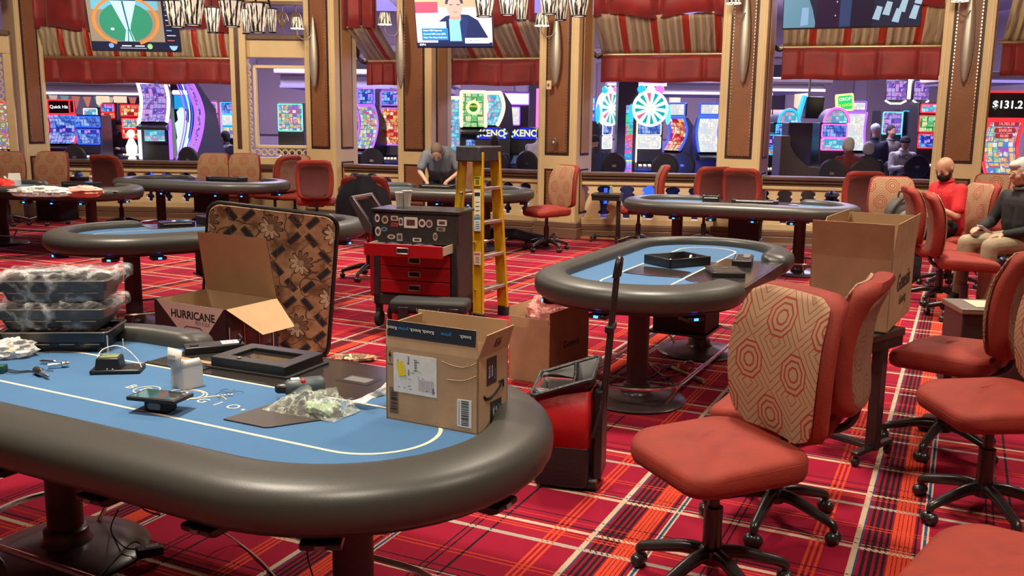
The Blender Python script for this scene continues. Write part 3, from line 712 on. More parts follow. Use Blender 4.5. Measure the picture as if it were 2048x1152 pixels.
def crumple(seed, rx, ry, rz_, n=30, m=16, amp=.18, flat=0.0):
    rnd = np.random.RandomState(seed); ks = rnd.randn(10, 3) * 3.2; ph = rnd.rand(10) * 6.28; b = MB()
    def fn(i, j):
        a = 2 * PI * i; t = PI * j; d = Vector((math.sin(t) * math.cos(a), math.sin(t) * math.sin(a), math.cos(t)))
        q = sum(abs(math.sin(ks[k] @ np.array(d) * (1 + k * .25) + ph[k])) - .5 for k in range(10)) / 4
        r = 1 + amp * q; p = Vector((d.x * rx * r, d.y * ry * r, d.z * rz_ * r))
        ex = .8; return (p.x, p.y, max(p.z, -rz_ * .9 + .0005))
    b.grid(fn, n, m, cu=True); return b
# stacked trays
def tray_mb(L=.44, D=.25, h=.085, fl=.03):
    b = MB(); o = rrect(L, D, .02, 4); inn = rrect(L - .03, D - .03, .015, 4); lo = rrect(L - 2 * fl, D - 2 * fl, .02, 4); li = rrect(L - 2 * fl - .02, D - 2 * fl - .02, .015, 4); N = len(o)
    vs = [(*p, 0) for p in lo] + [(*p, h * .45) for p in rrect(L - fl * 1.1, D - fl * 1.1, .02, 4)] + [(*p, h * .5) for p in rrect(L - .012, D - .012, .02, 4)] + [(*p, h) for p in o] + [(*p, h) for p in inn] + [(*p, .012) for p in li]
    fs = [tuple(range(N))[::-1], tuple(5 * N + k for k in range(N))]
    for r in range(5): fs += [(r * N + k, r * N + (k + 1) % N, (r + 1) * N + (k + 1) % N, (r + 1) * N + k) for k in range(N)]
    return b.add(vs, fs)
M_TRAY = mat('tray_black', (.018, .017, .018), .3, spec=.6); M_TRIM = mat('tray_trim', (.35, .30, .24), .3, metal=.7)
def make_tray(label, loc, rz, wrap, seed, rx=0.0):
    t = thing('equipment_tray', label, 'tray', loc, group='stacked black equipment trays', rot=(rx, 0, rz))
    tray_mb().build('tray_shell', M_TRAY, t, bevel=.003)
    b = MB(); o = rrect(.446, .256, .021, 4); b.tube([(*p, .0865) for p in o], .0028, 6, closed=True); b.build('rim_trim', M_TRIM, t)
    b = MB(); b.bb(-.19, .19, -.10, .10, .02, .055)
    for k in range(7): b.bb(-.18 + k * .055, -.155 + k * .055, -.09, .09, .055, .062)
    b.build('insert', mat('insert_dark', (.03, .028, .03), .4), t, bevel=.002)
    b = MB()
    for k in range(4): b.bb(-.17 + k * .1, -.11 + k * .1, -.131, -.128, .036, .039)
    b.build('seam_highlight', M_TRIM, t)
    if wrap:
        rnd = random.Random(seed)
        def fn(i, j):
            a = 2 * PI * i; c, s = math.cos(a), math.sin(a); k = (abs(c) ** 8 + abs(s) ** 8) ** (-1 / 8.0)
            prof = [(.0, -.004), (.86, -.004), (.93, .03), (1.03, .05), (1.06, .088), (1.02, .112), (.8, .118), (.4, .115), (0, .112)]
            q = j * (len(prof) - 1); q0 = min(int(q), len(prof) - 2); f = q - q0; r = prof[q0][0] * (1 - f) + prof[q0 + 1][0] * f; z = prof[q0][1] * (1 - f) + prof[q0 + 1][1] * f
            w2 = .005 * math.sin(a * 13 + seed) * math.sin(j * 7) + .0035 * math.sin(a * 29 + j * 11)
            ear = .05 * max(0, math.cos(a - .15)) ** 12 * (1 if .4 < j < .75 else 0)
            return (c * k * (.222 * r + ear) + w2 * c, s * k * (.130 * r) + w2 * s, max(-.004, z + w2 * .8 + ear * .4))
        b = MB(); b.grid(fn, 120, 26, cu=True); b.build('plastic_wrap', FILM_T, t, smooth=60)
    return t
c0 = ontn(104, 705) + Vector((.0, .115, 0)); RZT = math.radians(4)
make_tray('open black tray without wrap, at the bottom of the tray stack', (c0.x, c0.y, .7708), RZT, False, 0)
make_tray('plastic-wrapped black tray in the middle of the tray stack', (c0.x - .012, c0.y + .01, .866), RZT, True, 3)
make_tray('plastic-wrapped black tray on top of the tray stack', (c0.x + .005, c0.y + .005, .985), RZT + .02, True, 8, .0)
# crumpled little bag with yellow tag at the left
q = ontn(22, 712); t = thing('plastic_bag', 'small crumpled translucent bag with a yellow scrap at the left picture edge', 'bag', (q.x, q.y, .7712 + .03), .3)
crumple(4, .085, .06, .035, amp=.5).build('film', FILM_W, t, smooth=30); crumple(9, .02, .02, .012, 12, 8).build('yellow_scrap', M_YEL, t)
q = ontn(2, 745); t = thing('terminal_block', 'small dark green block with black wires at the left picture edge', 'electronics', (q.x, q.y, .7712))
MB().bb(-.05, .018, -.02, .02, 0, .03).build('block', mat('block_green', (.01, .08, .06), .5), t, bevel=.003)
for k in range(3):
    b = MB(); b.tube(spline([(.018, -.01 + .01 * k, .012), (.06, -.02 + .015 * k, .004), (.10, .0 + .01 * k, .003), (.14, .025 - .02 * k, .003), (.19 - .02 * k, .02 - .03 * k, .003)], 6), .0016, 6); b.build('wire', M_CABLE, t)
# hand tools
def tool(label, px, py, rz, parts, name='hand_tool', cat='tool'):
    q = ontn(px, py); t = thing(name, label, cat, (q.x, q.y, .7712), rz)
    for nm, prof, m, c_ in parts:
        b = MB(); b.M = Matrix.Translation(c_) @ Matrix.Rotation(PI / 2, 4, 'Y'); b.lathe(prof, 14); b.build(nm, m, t)
    return t
M_GUN = mat('gunmetal', (.14, .12, .11), .3, metal=.8)
tool('grey nut driver with a thick ribbed grip lying on the blue felt', 78, 750, math.radians(-42), [('grip', [(.010, 0), (.015, .008), (.013, .03), (.015, .05), (.011, .062)], M_GUN, (-.03, 0, .015)), ('collar', [(.0125, 0), (.0125, .006)], M_CHROME, (.034, 0, .015)), ('shaft', [(.006, 0), (.006, .045), (.003, .052)], M_STEEL, (.038, 0, .011))], 'nut_driver')
tool('small chrome handle lying left of its twin on the blue felt', 95, 728, math.radians(-8), [('handle', [(.004, 0), (.007, .01), (.006, .05), (.010, .062), (.006, .07)], M_CHROME, (-.03, 0, .010))], 'bit_holder')
tool('small chrome clamp with round head on the blue felt above the nut driver', 122, 735, math.radians(28), [('handle', [(.009, 0), (.008, .03), (.006, .045), (.012, .05), (.013, .065), (.006, .075)], M_CHROME, (-.045, 0, .013))], 'chrome_clamp')
# black module with circuit board and aerials
q = ontn(232, 742); t = thing('card_reader_module', 'black plastic module with bare circuit board and two white aerials over the table opening', 'electronics', (q.x, q.y, .7712), math.radians(8))
MB().bb(-.085, .10, -.05, .055, 0, .016).build('base', M_BLACK, t, bevel=.006)
b = MB(); b.box((-.02, .0, .037), (.095, .085, .045), taper=.86); b.build('housing', M_BLACK, t, bevel=.004)
MB().bb(-.052, .014, -.028, .028, .059, .062).build('circuit_board', mat('pcb', (.18, .22, .10), .5, noise=.4, nscale=90), t)
for x, y, h2 in ((-.03, .02, .115), (.025, .028, .10)): MB().cyl((x, y, .06), (x, y, h2 + .02), .0022, n=8).build('aerial', M_WHITE, t)
MB().tube(spline([(-.06, -.02, .06), (-.045, .0, .085), (.0, .01, .098), (.045, .0, .085), (.085, -.01, .045), (.10, -.02, .018)], 6), .002, 6).build('white_cable', M_WHITE, t)
MB().tube([(-.055 + .014 * math.cos(a), .03, .075 + .008 * math.sin(a)) for a in np.linspace(0, 6, 12)], .003, 6).build('cable_loop', M_CABLE, t)
b = MB()
for x, y in ((-.02, -.043), (.0, -.043), (.07, .0)): b.sph((x, y, .018), .0045, 8, 6)
b.build('rivet', M_CHROME, t)
# white carton with label
q = ontn(375, 772); t = thing('white_box', 'small open white carton with a printed flap in the middle of the blue table', 'box', (q.x, q.y, .7712), math.radians(-38))
M_WCARD = mat('white_card', (.62, .60, .56), .6)
b = MB(); b.prism(rrect(.082, .082, .004, 2), 0, .082); b.build('carton', M_WCARD, t)
b = MB(); b.add([(-.041, -.041, .082), (.041, -.041, .082), (.041, -.03, .112), (-.030, -.035, .110)], [(0, 1, 2, 3)]); b.add([(.041, -.041, .082), (.041, .041, .082), (.035, .03, .108), (.038, -.03, .11)], [(0, 1, 2, 3)]); b.build('side_flap', M_WCARD, t, solid=.002)
b = MB(); b.M = Matrix.Rotation(.25, 4, 'Z'); b.add([(-.045, -.046, .082), (.020, -.052, .078), (.022, -.042, .145), (-.047, -.038, .150)], [(0, 1, 2, 3)]); fl = b.build('label_flap', M_WCARD, t, solid=.002)
b = MB(); b.M = Matrix.Rotation(.25, 4, 'Z')
for k in range(16): b.bb(-.038 + k * .0021, -.0372 + k * .0021, -.0478, -.0472, .115, .124)
b.bb(-.036, -.004, -.0475, -.047, .106, .107); b.bb(-.036, -.010, -.0478, -.0473, .1, .101); b.bb(-.036, -.022, -.0485, -.048, .092, .094); b.bb(.006, .011, -.0488, -.0483, .090, .096)
b.build('label_print', MATS['print_grey'], t, smooth=0)
# small display on a foot
q = ontn(322, 820); t = thing('tablet_display', 'small black touch display on a short foot in front of the white carton', 'screen', (q.x, q.y, .7712), math.radians(-14))
b = MB(); b.M = Matrix.Translation((0, 0, .047)) @ Matrix.Rotation(math.radians(-2), 4, 'X'); b.prism(rrect(.185, .115, .008), -.006, .006); b.build('display', M_BLACK, t, bevel=.002)
b = MB(); b.M = Matrix.Translation((0, 0, .047)) @ Matrix.Rotation(math.radians(-2), 4, 'X'); b.prism(rrect(.165, .095, .003), .006, .0068); b.build('glass', mat('screen_glass', (.02, .016, .014), .04, spec=.9), t)
b = MB(); b.bb(-.045, .045, -.03, .03, 0, .042); b.build('foot', M_BLKM, t, bevel=.008)
b = MB(); b.prism(rrect(.05, .022, .010), -.0315, -.030, 'y'); o = b.build('foot_sticker', mat('grey_sticker', (.25, .25, .25), .5), t); o.location = (-.005, 0, .021)
b = MB(); b.M = Matrix.Translation((0, 0, .047)) @ Matrix.Rotation(math.radians(-2), 4, 'X'); b.sph((.074, .043, .007), .005, 8, 6); b.build('screw_cap', M_WHITE, t)
# loose wires with white plugs
q = ontn(460, 790); t = thing('wire_bundle', 'little bundle of black wires with white plugs beside the felt lettering', 'cable', (q.x, q.y, .7712))
for k, a in enumerate((20, 75, 120, 170, 230)):
    r = .05 + .01 * (k % 3); a = math.radians(a); MB().tube(spline([(0, 0, .006), (r * .5 * math.cos(a), r * .5 * math.sin(a), .012), (r * math.cos(a + .3), r * math.sin(a + .3), .002)], 5), .0008, 5).build('wire', M_CABLE, t)
for k in range(5): MB().box((-.035 + k * .011, -.025 + .004 * (k % 2) + k * .004, .004), (.008, .006, .006), (0, 0, k)).build('plug', M_WHITE, t, bevel=.0015)
# thin black mat
b = MB(); b.prism([(tn(x, y).x, tn(x, y).y) for x, y in ((.318, -.155), (.49, -.152), (.505, -.14), (.64, .06), (.60, .10), (.36, .11), (.345, .09))], .7712, .7752)
tag(b.build('rubber_mat', mat('rubber_mat', (.05, .043, .038), .38), None, bevel=.001), 'thin dark rubber mat lying under the bag of green foam', 'mat')
# bag of green foam
q = ontn(622, 820); t = thing('plastic_bag', 'clear plastic bag full of pale green foam pieces on the blue table', 'bag', (q.x, q.y, .7712), math.radians(-28))
def bagfn(seed, Lx, Ly, hh):
    rnd = np.random.RandomState(seed); ks = rnd.randn(12, 2); ph = rnd.rand(12) * 6.28
    def top(u, v, sg):
        x = (u - .5) * Lx; y = (v - .5) * Ly * (1 - .25 * (u - .5)); e = (1 - abs(2 * u - 1) ** 4) * (1 - abs(2 * v - 1) ** 3)
        w_ = sum(abs(math.sin(ks[k, 0] * u * 9 + ks[k, 1] * v * 9 + ph[k])) - .5 for k in range(12)) / 6
        z = e * hh * (.4 + .6 * u) * (1 + w_ * .9) if sg > 0 else .0008
        return (x + w_ * .01, y + w_ * .012, max(.0008, z + .002))
    return top
fn = bagfn(5, .30, .17, .07); b = MB(); b.grid(lambda u, v: fn(u, v, 1), 40, 26); b.grid(lambda u, v: fn(u, v, -1), 12, 8); b.build('bag_film', FILM_G, t, smooth=35)
M_FOAM = mat('green_foam', (.42, .58, .36), .8, noise=.2, nscale=60)
rr = random.Random(4)
for k in range(13):
    x = .02 + .08 * rr.random(); y = -.05 + .085 * rr.random(); MB().box((x, y, .014 + .018 * rr.random()), (.028, .024, .02), (rr.random(), rr.random(), rr.random() * 3)).build('foam_piece', M_FOAM, t, bevel=.002)
# second bag against the carton
q = ontn(738, 812); t = thing('plastic_bag', 'milky plastic bag leaning on the left side of the shipping carton', 'bag', (q.x, q.y, .7712), 0)
def lean(u, v):
    x = -.075 + .145 * u; return (x, -.03 + .05 * v * (1 - .4 * u) + .012 * math.sin(u * 11 + v * 5), .004 + u ** 1.5 * .085 * (.55 + .45 * math.sin(v * 3.1)) + .008 * abs(math.sin(u * 13 + v * 9)))
b = MB(); b.grid(lean, 26, 14); b.build('film', FILM_W, t, smooth=40, solid=.001)
# power drill lying down
q = ontn(600, 795); t = thing('power_drill', 'dark teal power drill with red dot lying behind the bag of foam', 'tool', (q.x, q.y, .7762), math.radians(20))
M_TEAL = mat('drill_teal', (.05, .075, .085), .45)
b = MB(); b.M = Matrix.Translation((-.05, 0, .034)) @ Matrix.Rotation(PI / 2, 4, 'Y'); b.lathe([(.022, 0), (.030, .01), (.032, .05), (.034, .09), (.034, .125), (.026, .135)], 20); b.build('motor_housing', M_TEAL, t)
b = MB(); b.M = Matrix.Translation((-.085, 0, .034)) @ Matrix.Rotation(PI / 2, 4, 'Y'); b.lathe([(.010, 0), (.017, .008), (.019, .035)], 16); b.build('chuck', M_BLACK, t)
b = MB(); b.tube(spline([(.03, -.01, .03), (.0, -.05, .024), (-.03, -.085, .02)], 5), [.022] * 10 + [.018], 12); b.build('grip', M_TEAL, t)
MB().sph((.01, -.02, .060), .009, 10, 6).build('red_button', mat('button_red', (.7, .03, .02), .4), t); MB().bb(-.03, .0, -.012, .012, .060, .0665).build('white_decal', M_WHITE, t, bevel=.002)
# big bezel with screen
cs = [ontn(*p, .80) for p in ((405, 722), (497, 690), (662, 716), (580, 752))]
cc = sum(cs, Vector()) / 4
t = thing('display_bezel', 'large black display bezel lying tilted on the dealer plate of the nearest table', 'screen', (cc.x, cc.y, .7756), math.radians(-24))
b = MB(); o_ = rrect(.36, .25, .012); i_ = rrect(.245, .135, .006); N = len(o_)
b.add([(*p, 0) for p in o_] + [(*p, .045) for p in o_] + [(*p, .045) for p in i_] + [(*p, .03) for p in i_], [tuple(range(N))[::-1]] + [(r * N + k, r * N + (k + 1) % N, (r + 1) * N + (k + 1) % N, (r + 1) * N + k) for r in range(3) for k in range(N)])
b.build('frame', M_BLACK, t, bevel=.004)
b = MB(); b.prism(rrect(.25, .14, .004), .026, .0305); b.build('screen', MATS['screen_glass'], t)
b = MB(); b.prism(rrect(.40, .27, .01), -.0, .008); b.build('under_flange', M_BLKM, t)
MB().lathe([(.009, .045), (.009, .049), (.004, .050)], 14, c=(-.06, -.095, 0)).build('lock', M_CHROME, t)
# flat black unit behind the white carton
q = P(428, 694, .79); t = thing('card_shuffler_lid', 'slim black unit with a printed card label at the dealer gap of the nearest table', 'electronics', (q.x, q.y, .7756), math.radians(25))
b = MB(); b.bb(-.12, .12, -.045, .045, 0, .03); b.build('body', M_BLACK, t, bevel=.005)
b = MB(); b.bb(.03, .10, -.03, .03, .03, .0315); lb = b.build('card_label', M_PAPER, t)
M = Matrix.Translation((.065, 0, .0318)) @ Matrix.Rotation(PI / 2, 4, 'Z'); text_mb('2', .05, .0006, M=M).build('label_digit', mat('label_red', (.5, .05, .08), .6), t, smooth=0)
MB().tube([(.10, -.04, .03), (.11, -.04, .05), (.11, .04, .05), (.10, .04, .03)], .005, 8).build('handle', M_BLACK, t)
MB().lathe([(.018, .03), (.018, .034)], 16, c=(-.08, -.01, 0)).build('knob', M_BLKM, t)
# ================================================================ BEHIND THE NEAREST TABLE
# unfolded retail box with printed black and white sides
HZ = .52
ha = [P(*p, HZ) for p in ((308, 598), (452, 620), (557, 612), (405, 590))]
hw = (ha[1] - ha[0]).length; hd = .46; haz = math.atan2((ha[1] - ha[0]).y, (ha[1] - ha[0]).x)
hc = ha[0] + (Matrix.Rotation(haz, 3, 'Z') @ Vector((hw / 2, hd / 2, 0)))
M_BCARD = mat('black_card', (.014, .013, .015), .5)
HB, HF = open_box('open black and white retail box with tan lining, lid folded up, before the floral panel', (hc.x, hc.y, 0), haz, hw, hd, HZ, {'b': (.42, -8, (.02, .0)), 'r': (.30, 118, (.05, .12))}, (M_BCARD, M_CARDIN), name='retail_box')
y0 = -hd / 2 - .001
b = MB(); b.prism([(-hw / 2 + .03, HZ), (hw / 2 - .02, HZ), (.05, .20)], y0 - .001, y0, 'y'); b.build('white_triangle', M_WCARD, HB, smooth=0)
text_mb('HURRICANE', .074, .001, bold=.02, M=Matrix.Translation((.03, y0 - .0022, HZ - .075)) @ FX).build('printed_name', M_INK, HB, smooth=0)
text_mb('950 FLEX', .035, .001, M=Matrix.Translation((.12, y0 - .0022, HZ - .12)) @ FX).build('printed_name', MATS['print_grey'], HB, smooth=0)
b = MB(); b.tube([(x + .03, y0 - .002, z + HZ - .235) for x, z in rrect(.16, .17, .02, 4)], .003, 6, closed=True); b.prism([(-.04, HZ - .31), (.10, HZ - .31), (.085, HZ - .26), (.05, HZ - .235), (.0, HZ - .25)], y0 - .003, y0, 'y'); b.build('printed_picture', M_INK, HB)
b = MB(); x1 = hw / 2 + .001
for k in range(3):
    for j in range(2): b.bb(x1, x1 + .001, -.20 + .13 * k, -.10 + .13 * k, .06 + .17 * j, .20 + .17 * j)
b.build('side_pictures', mat('side_picture', (.09, .06, .06), .5, noise=.7, nscale=9), HB, smooth=0)
b = MB()
for k in range(4): b.bb(x1, x1 + .0015, -.212 + .13 * k, -.206 + .13 * k, .05, .4)
b.bb(x1, x1 + .0015, -.2, .2, .045, .052); b.build('side_lines', M_WCARD, HB, smooth=0)
# floral upright panel
def floral_mat():
    g = NT('floral_cloth'); s = g.sep(g.tc.outputs['Object']); x, z = s[0], s[2]
    n = g.noise(g.tc.outputs['Object'], 9, 5); base = g.ramp(n, [(.0, (.10, .05, .028)), (.36, (.20, .105, .05)), (.52, (.42, .25, .125)), (.68, (.50, .33, .18))], 'EASE')
    p = .47
    def fold(v): return g.math('ABSOLUTE', g.math('SUBTRACT', g.math('FRACT', v), .5))
    d1 = g.math('DIVIDE', g.math('ADD', x, z), p); d2 = g.math('DIVIDE', g.math('SUBTRACT', x, z), p)
    l1 = fold(d1); l2 = fold(d2)
    def band(l, other, w_, gapw): return g.math('MULTIPLY', g.math('LESS_THAN', l, w_), g.math('MULTIPLY', g.math('GREATER_THAN', other, gapw), g.math('LESS_THAN', other, .43)))
    dark = g.math('MAXIMUM', band(l1, l2, .055, .13), band(l2, l1, .055, .13)); edge = g.math('MAXIMUM', band(l1, l2, .085, .10), band(l2, l1, .085, .10))
    c = g.mix(edge, base, (.16, .085, .04)); c = g.mix(dark, c, (.022, .022, .034))
    thin = g.math('MULTIPLY', g.math('LESS_THAN', g.math('MINIMUM', g.math('ABSOLUTE', g.math('SUBTRACT', l1, .09)), g.math('ABSOLUTE', g.math('SUBTRACT', l2, .09))), .012), g.math('LESS_THAN', g.math('MAXIMUM', l1, l2), .16))
    c = g.mix(thin, c, (.50, .34, .17))
    # flowers at the cell middles
    fx = g.math('SUBTRACT', g.math('FRACT', d1), 0.0); fz = g.math('FRACT', d2)
    u = g.math('MULTIPLY', g.math('SUBTRACT', fold(d1), .5), g.math('SIGN', g.math('SUBTRACT', .5, g.math('FRACT', d1)))); v = g.math('MULTIPLY', g.math('SUBTRACT', fold(d2), .5), g.math('SIGN', g.math('SUBTRACT', .5, g.math('FRACT', d2))))
    r = g.math('SQRT', g.math('ADD', g.math('MULTIPLY', u, u), g.math('MULTIPLY', v, v))); th = g.math('ARCTAN2', v, u)
    pet = g.math('ABSOLUTE', g.math('SINE', g.math('MULTIPLY', th, 5.0)))
    R1 = g.math('ADD', .15, g.math('MULTIPLY', pet, .13)); out1 = g.math('LESS_THAN', r, R1); in1 = g.math('LESS_THAN', r, g.math('SUBTRACT', R1, .028))
    side_ = g.ramp(g.math('ADD', .5, u), [(0, (.22, .13, .075)), (.49, (.22, .13, .075)), (.5, (.62, .50, .33))])
    c = g.mix(out1, c, (.018, .014, .014)); c = g.mix(in1, c, side_)
    R2 = g.math('ADD', .04, g.math('MULTIPLY', pet, .06)); c = g.mix(g.math('LESS_THAN', r, R2), c, (.02, .015, .014)); c = g.mix(g.math('LESS_THAN', r, g.math('SUBTRACT', R2, .018)), c, (.5, .36, .2))
    sw = g.math('LESS_THAN', g.math('ABSOLUTE', g.math('SUBTRACT', g.noise(g.tc.outputs['Object'], 6, 1), .5)), .012); c = g.mix(g.math('MULTIPLY', sw, g.math('SUBTRACT', 1.0, out1)), c, (.12, .065, .035))
    g.put(g.b.inputs['Base Color'], c); g.b.inputs['Roughness'].default_value = .8; g.bump(n, .4, .02); return g.m
FLORAL = floral_mat()
FY = 6.75
bl = W(655, 712, FY); tl = W(415, 400, FY); trr = W(692, 408, FY)
t = thing('cart_platform', 'upright floral cloth covered platform with rounded corners standing on edge', 'cart', (bl.x - .47, FY + .02, .02), math.radians(-4), rot=(0, math.radians(5.5), math.radians(-3)))
pts = [(x, z + .54) for x, z in rrect(.95, 1.06, .09, 6)]
MB().prism(pts, -.012, .02, 'y').build('board', M_BLKM, t)
o = MB().prism([(x * .975, (z - .54) * .98 + .54) for x, z in pts], -.028, -.012, 'y').build('floral_cloth', FLORAL, t, bevel=.006)
b = MB(); b.tube([(x, -.004, z) for x, z in pts], .016, 8, closed=True); b.build('edge_trim', M_BLACK, t)
b = MB(); b.tube([(x * .965, -.024, (z - .54) * .97 + .54) for x, z in pts], .004, 6, closed=True); b.build('piping', mat('piping_grey', (.22, .19, .16), .5), t)
q = P(712, 722); t = thing('cloth_scrap', 'crumpled strip of floral cloth lying on the carpet beside the panel foot', 'cloth', (q.x, q.y, .02), .1)
crumple(21, .13, .05, .03, amp=.35).build('cloth', FLORAL, t)
# ---------------------------------------------------------------- red tool cart
M_TRED = mat('tool_red', (.40, .006, .012), .35, spec=.5); M_GRAYP = mat('worn_grey', (.030, .028, .030), .5, noise=.3, nscale=12)
cl = P(762, 652); CW = .76; CD = .36; CZ0 = .19; CZ1 = 1.0
t = thing('tool_cart', 'red and black rolling tool cart with stickers and one open drawer', 'tool cart', (cl.x - .06, cl.y, 0), math.radians(-17))
b = MB(); b.bb(0, CW, 0, CD, .72, CZ1 - .02); b.bb(0, .07, 0, CD, CZ0, .74); b.bb(CW - .07, CW, 0, CD, CZ0, .74); b.bb(0, CW, 0, CD, CZ0, CZ0 + .10); b.bb(.05, CW - .05, CD - .08, CD, CZ0, .8); b.build('chassis', M_GRAYP, t, bevel=.012)
MB().bb(-.01, CW + .01, -.012, CD + .01, CZ1 - .025, CZ1).build('top_lid', mat('lid_black', (.02, .02, .022), .25), t, bevel=.006)
b = MB(); b.bb(-.055, .0, .05, CD - .05, .25, .78); b.build('side_shelf', M_TRED, t, bevel=.01)
def drawer(z0, z1, yo):
    x0, x1 = (.072, CW - .072); 
    if yo: x0, x1 = .04, CW - .04
    b = MB(); b.bb(x0, x1, -yo - .012, -yo + .006, z0, z1); o = b.build('drawer', M_TRED, t, bevel=.004)
    b = MB(); b.tube([(x, -yo - .016, z) for x, z in [(p[0] + (x0 + x1) / 2, p[1] + (z0 + z1) / 2) for p in rrect(.10, .045, .006, 2)]], .006, 6, closed=True); b.build('pull_frame', M_STEEL, o)
    b = MB().box(((x0 + x1) / 2, -yo - .0135, (z0 + z1) / 2), (.085, .004, .032)); b.build('pull_recess', M_INK, o)
    if yo:
        b = MB(); b.bb(x1 - .012, x1 - .004, -yo, .1, z0 + .02, z1 - .01); b.bb(x0 + .004, x0 + .012, -yo, .1, z0 + .02, z1 - .01); b.bb(x0 + .01, x1 - .01, -yo, .1, z0 + .02, z0 + .025); b.build('drawer_side', mat('drawer_inside', (.45, .38, .28), .5), o)
        b = MB()
        for k in range(5): b.box((x0 + .08 + k * .11, -yo + .12 + .03 * (k % 2), z1 - .03), (.06, .12, .03), (0, 0, k))
        b.build('tools_inside', mat('tools_mixed', (.06, .06, .08), .5, noise=.5, nscale=20), o)
z = .30
for h2 in (.115, .115, .115): drawer(z, z + h2 - .006, 0); z += h2
drawer(z - .0, z + .10, .24)
for x in (.03, CW - .03):
    for y in (.05, CD - .05): b = MB(); b.bb(x - .02, x + .02, y - .03, y + .03, .07, CZ0); b.cyl((x - .02, y, .065), (x + .02, y, .065), .065, n=18); b.build('wheel', M_BLKM, t)
# pull handle
b = MB(); HP = [(0, .78), (-.06, .80), (-.20, 1.06), (-.17, 1.09), (.0, .86)]; b.prism(HP, -.02, .02, 'y'); b.build('handle_arm', mat('handle_steel', (.13, .11, .12), .4, metal=.6), t, bevel=.006); MB().prism(HP, CD - .02, CD + .02, 'y').build('handle_arm', MATS['handle_steel'], t, bevel=.006)
MB().cyl((-.185, -.02, 1.075), (-.185, CD + .02, 1.075), .02, n=14).build('handle_bar', M_STEEL, t)
# stickers
cols = [(.75, .72, .68), (.5, .42, .32), (.6, .57, .5), (.55, .05, .06), (.62, .6, .6), (.75, .73, .7), (.72, .68, .64), (.5, .42, .4), (.68, .68, .66), (.35, .38, .34), (.65, .6, .55), (.12, .28, .5), (.6, .55, .45), (.4, .42, .38)]
sp_ = [(.045, .92, .022, .034, 1), (.115, .91, .03, .035, 1), (.20, .925, .032, .02, 0), (.20, .872, .032, .016, 0), (.257, .90, .018, .032, 0), (.345, .895, .06, .045, 0), (.445, .895, .03, .034, 1), (.508, .893, .03, .034, 1), (.62, .905, .042, .025, 0), (.61, .852, .038, .016, 0), (.05, .81, .026, .04, 1), (.105, .83, .03, .018, 1), (.17, .77, .035, .02, 1), (.245, .77, .025, .032, 0), (.40, .755, .038, .016, 0), (.56, .79, .02, .034, 1)]
M_STK2 = mat('sticker_dark', (.12, .05, .05), .5, noise=.8, nscale=70)
for k, (x, z, w2, h2, rd) in enumerate(sp_):
    m = mat('sticker_%d' % (k % 14), cols[k % 14], .45)
    poly = [(x + w2 * math.cos(a), z + h2 * math.sin(a)) for a in np.linspace(0, 2 * PI, 19)[:-1]] if rd else [(x + px_, z + pz_) for px_, pz_ in rrect(2 * w2, 2 * h2, .006, 2)]
    o = MB().prism(poly, -.003, .0, 'y').build('sticker', m, t, smooth=0)
    poly2 = [(x + (px_ - x) * .62, z + (pz_ - z) * .55) for px_, pz_ in poly]; MB().prism(poly2, -.0035, -.003, 'y').build('sticker_print', M_STK2, o, smooth=0)
# cups on the cart
def cup(label, px, py, h2):
    q = W(px, py, cl.y + .2); t = thing('paper_cup', label, 'cup', (q.x, q.y, CZ1), 0, 'paper cups on the tool cart')
    b = MB(); n = 20; prof = [(.028, 0), (.042, h2), (.043, h2 + .004), (.040, h2 + .004), (.039, h2 - .004), (.026, .004)]
    b.lathe(prof[:4], n); b.build('cup_wall', mat('cup_paper', (.55, .52, .46), .6), t); MB().tube([(.042 * math.cos(a), .042 * math.sin(a), h2 + .003) for a in np.linspace(0, 2 * PI, 21)[:-1]], .0028, 6, closed=True).build('rolled_rim', M_WHITE, t)
    MB().lathe([(.038, h2 + .001), (.0385, h2 + .0045)], n).build('drink', mat('coffee', (.05, .03, .02), .2), t)
cup('white paper cup at the front of the tool cart top', 800, 405, .115); cup('taller white paper cup just behind the first on the tool cart', 814, 396, .13)
# black hard case at the cart's foot
q = P(868, 640); t = thing('hard_case', 'black hard case with red sides lying below the tool cart drawers', 'case', (-.64, 7.22, 0), math.radians(-8))
MB().bb(-.30, .28, -.05, .18, .02, .24).build('case_body', M_TRED, t, bevel=.02); MB().bb(-.32, .30, -.06, .19, .24, .34).build('case_lid', M_BLKM, t, bevel=.03); 
for x in (-.2, .2): MB().bb(x - .04, x + .04, -.075, -.055, .18, .29).build('latch', M_BLACK, t, bevel=.004)
MB().tube([(-.09, -.07, .28), (-.08, -.1, .26), (.08, -.1, .26), (.09, -.07, .28)], .012, 8).build('carry_handle', M_BLACK, t)
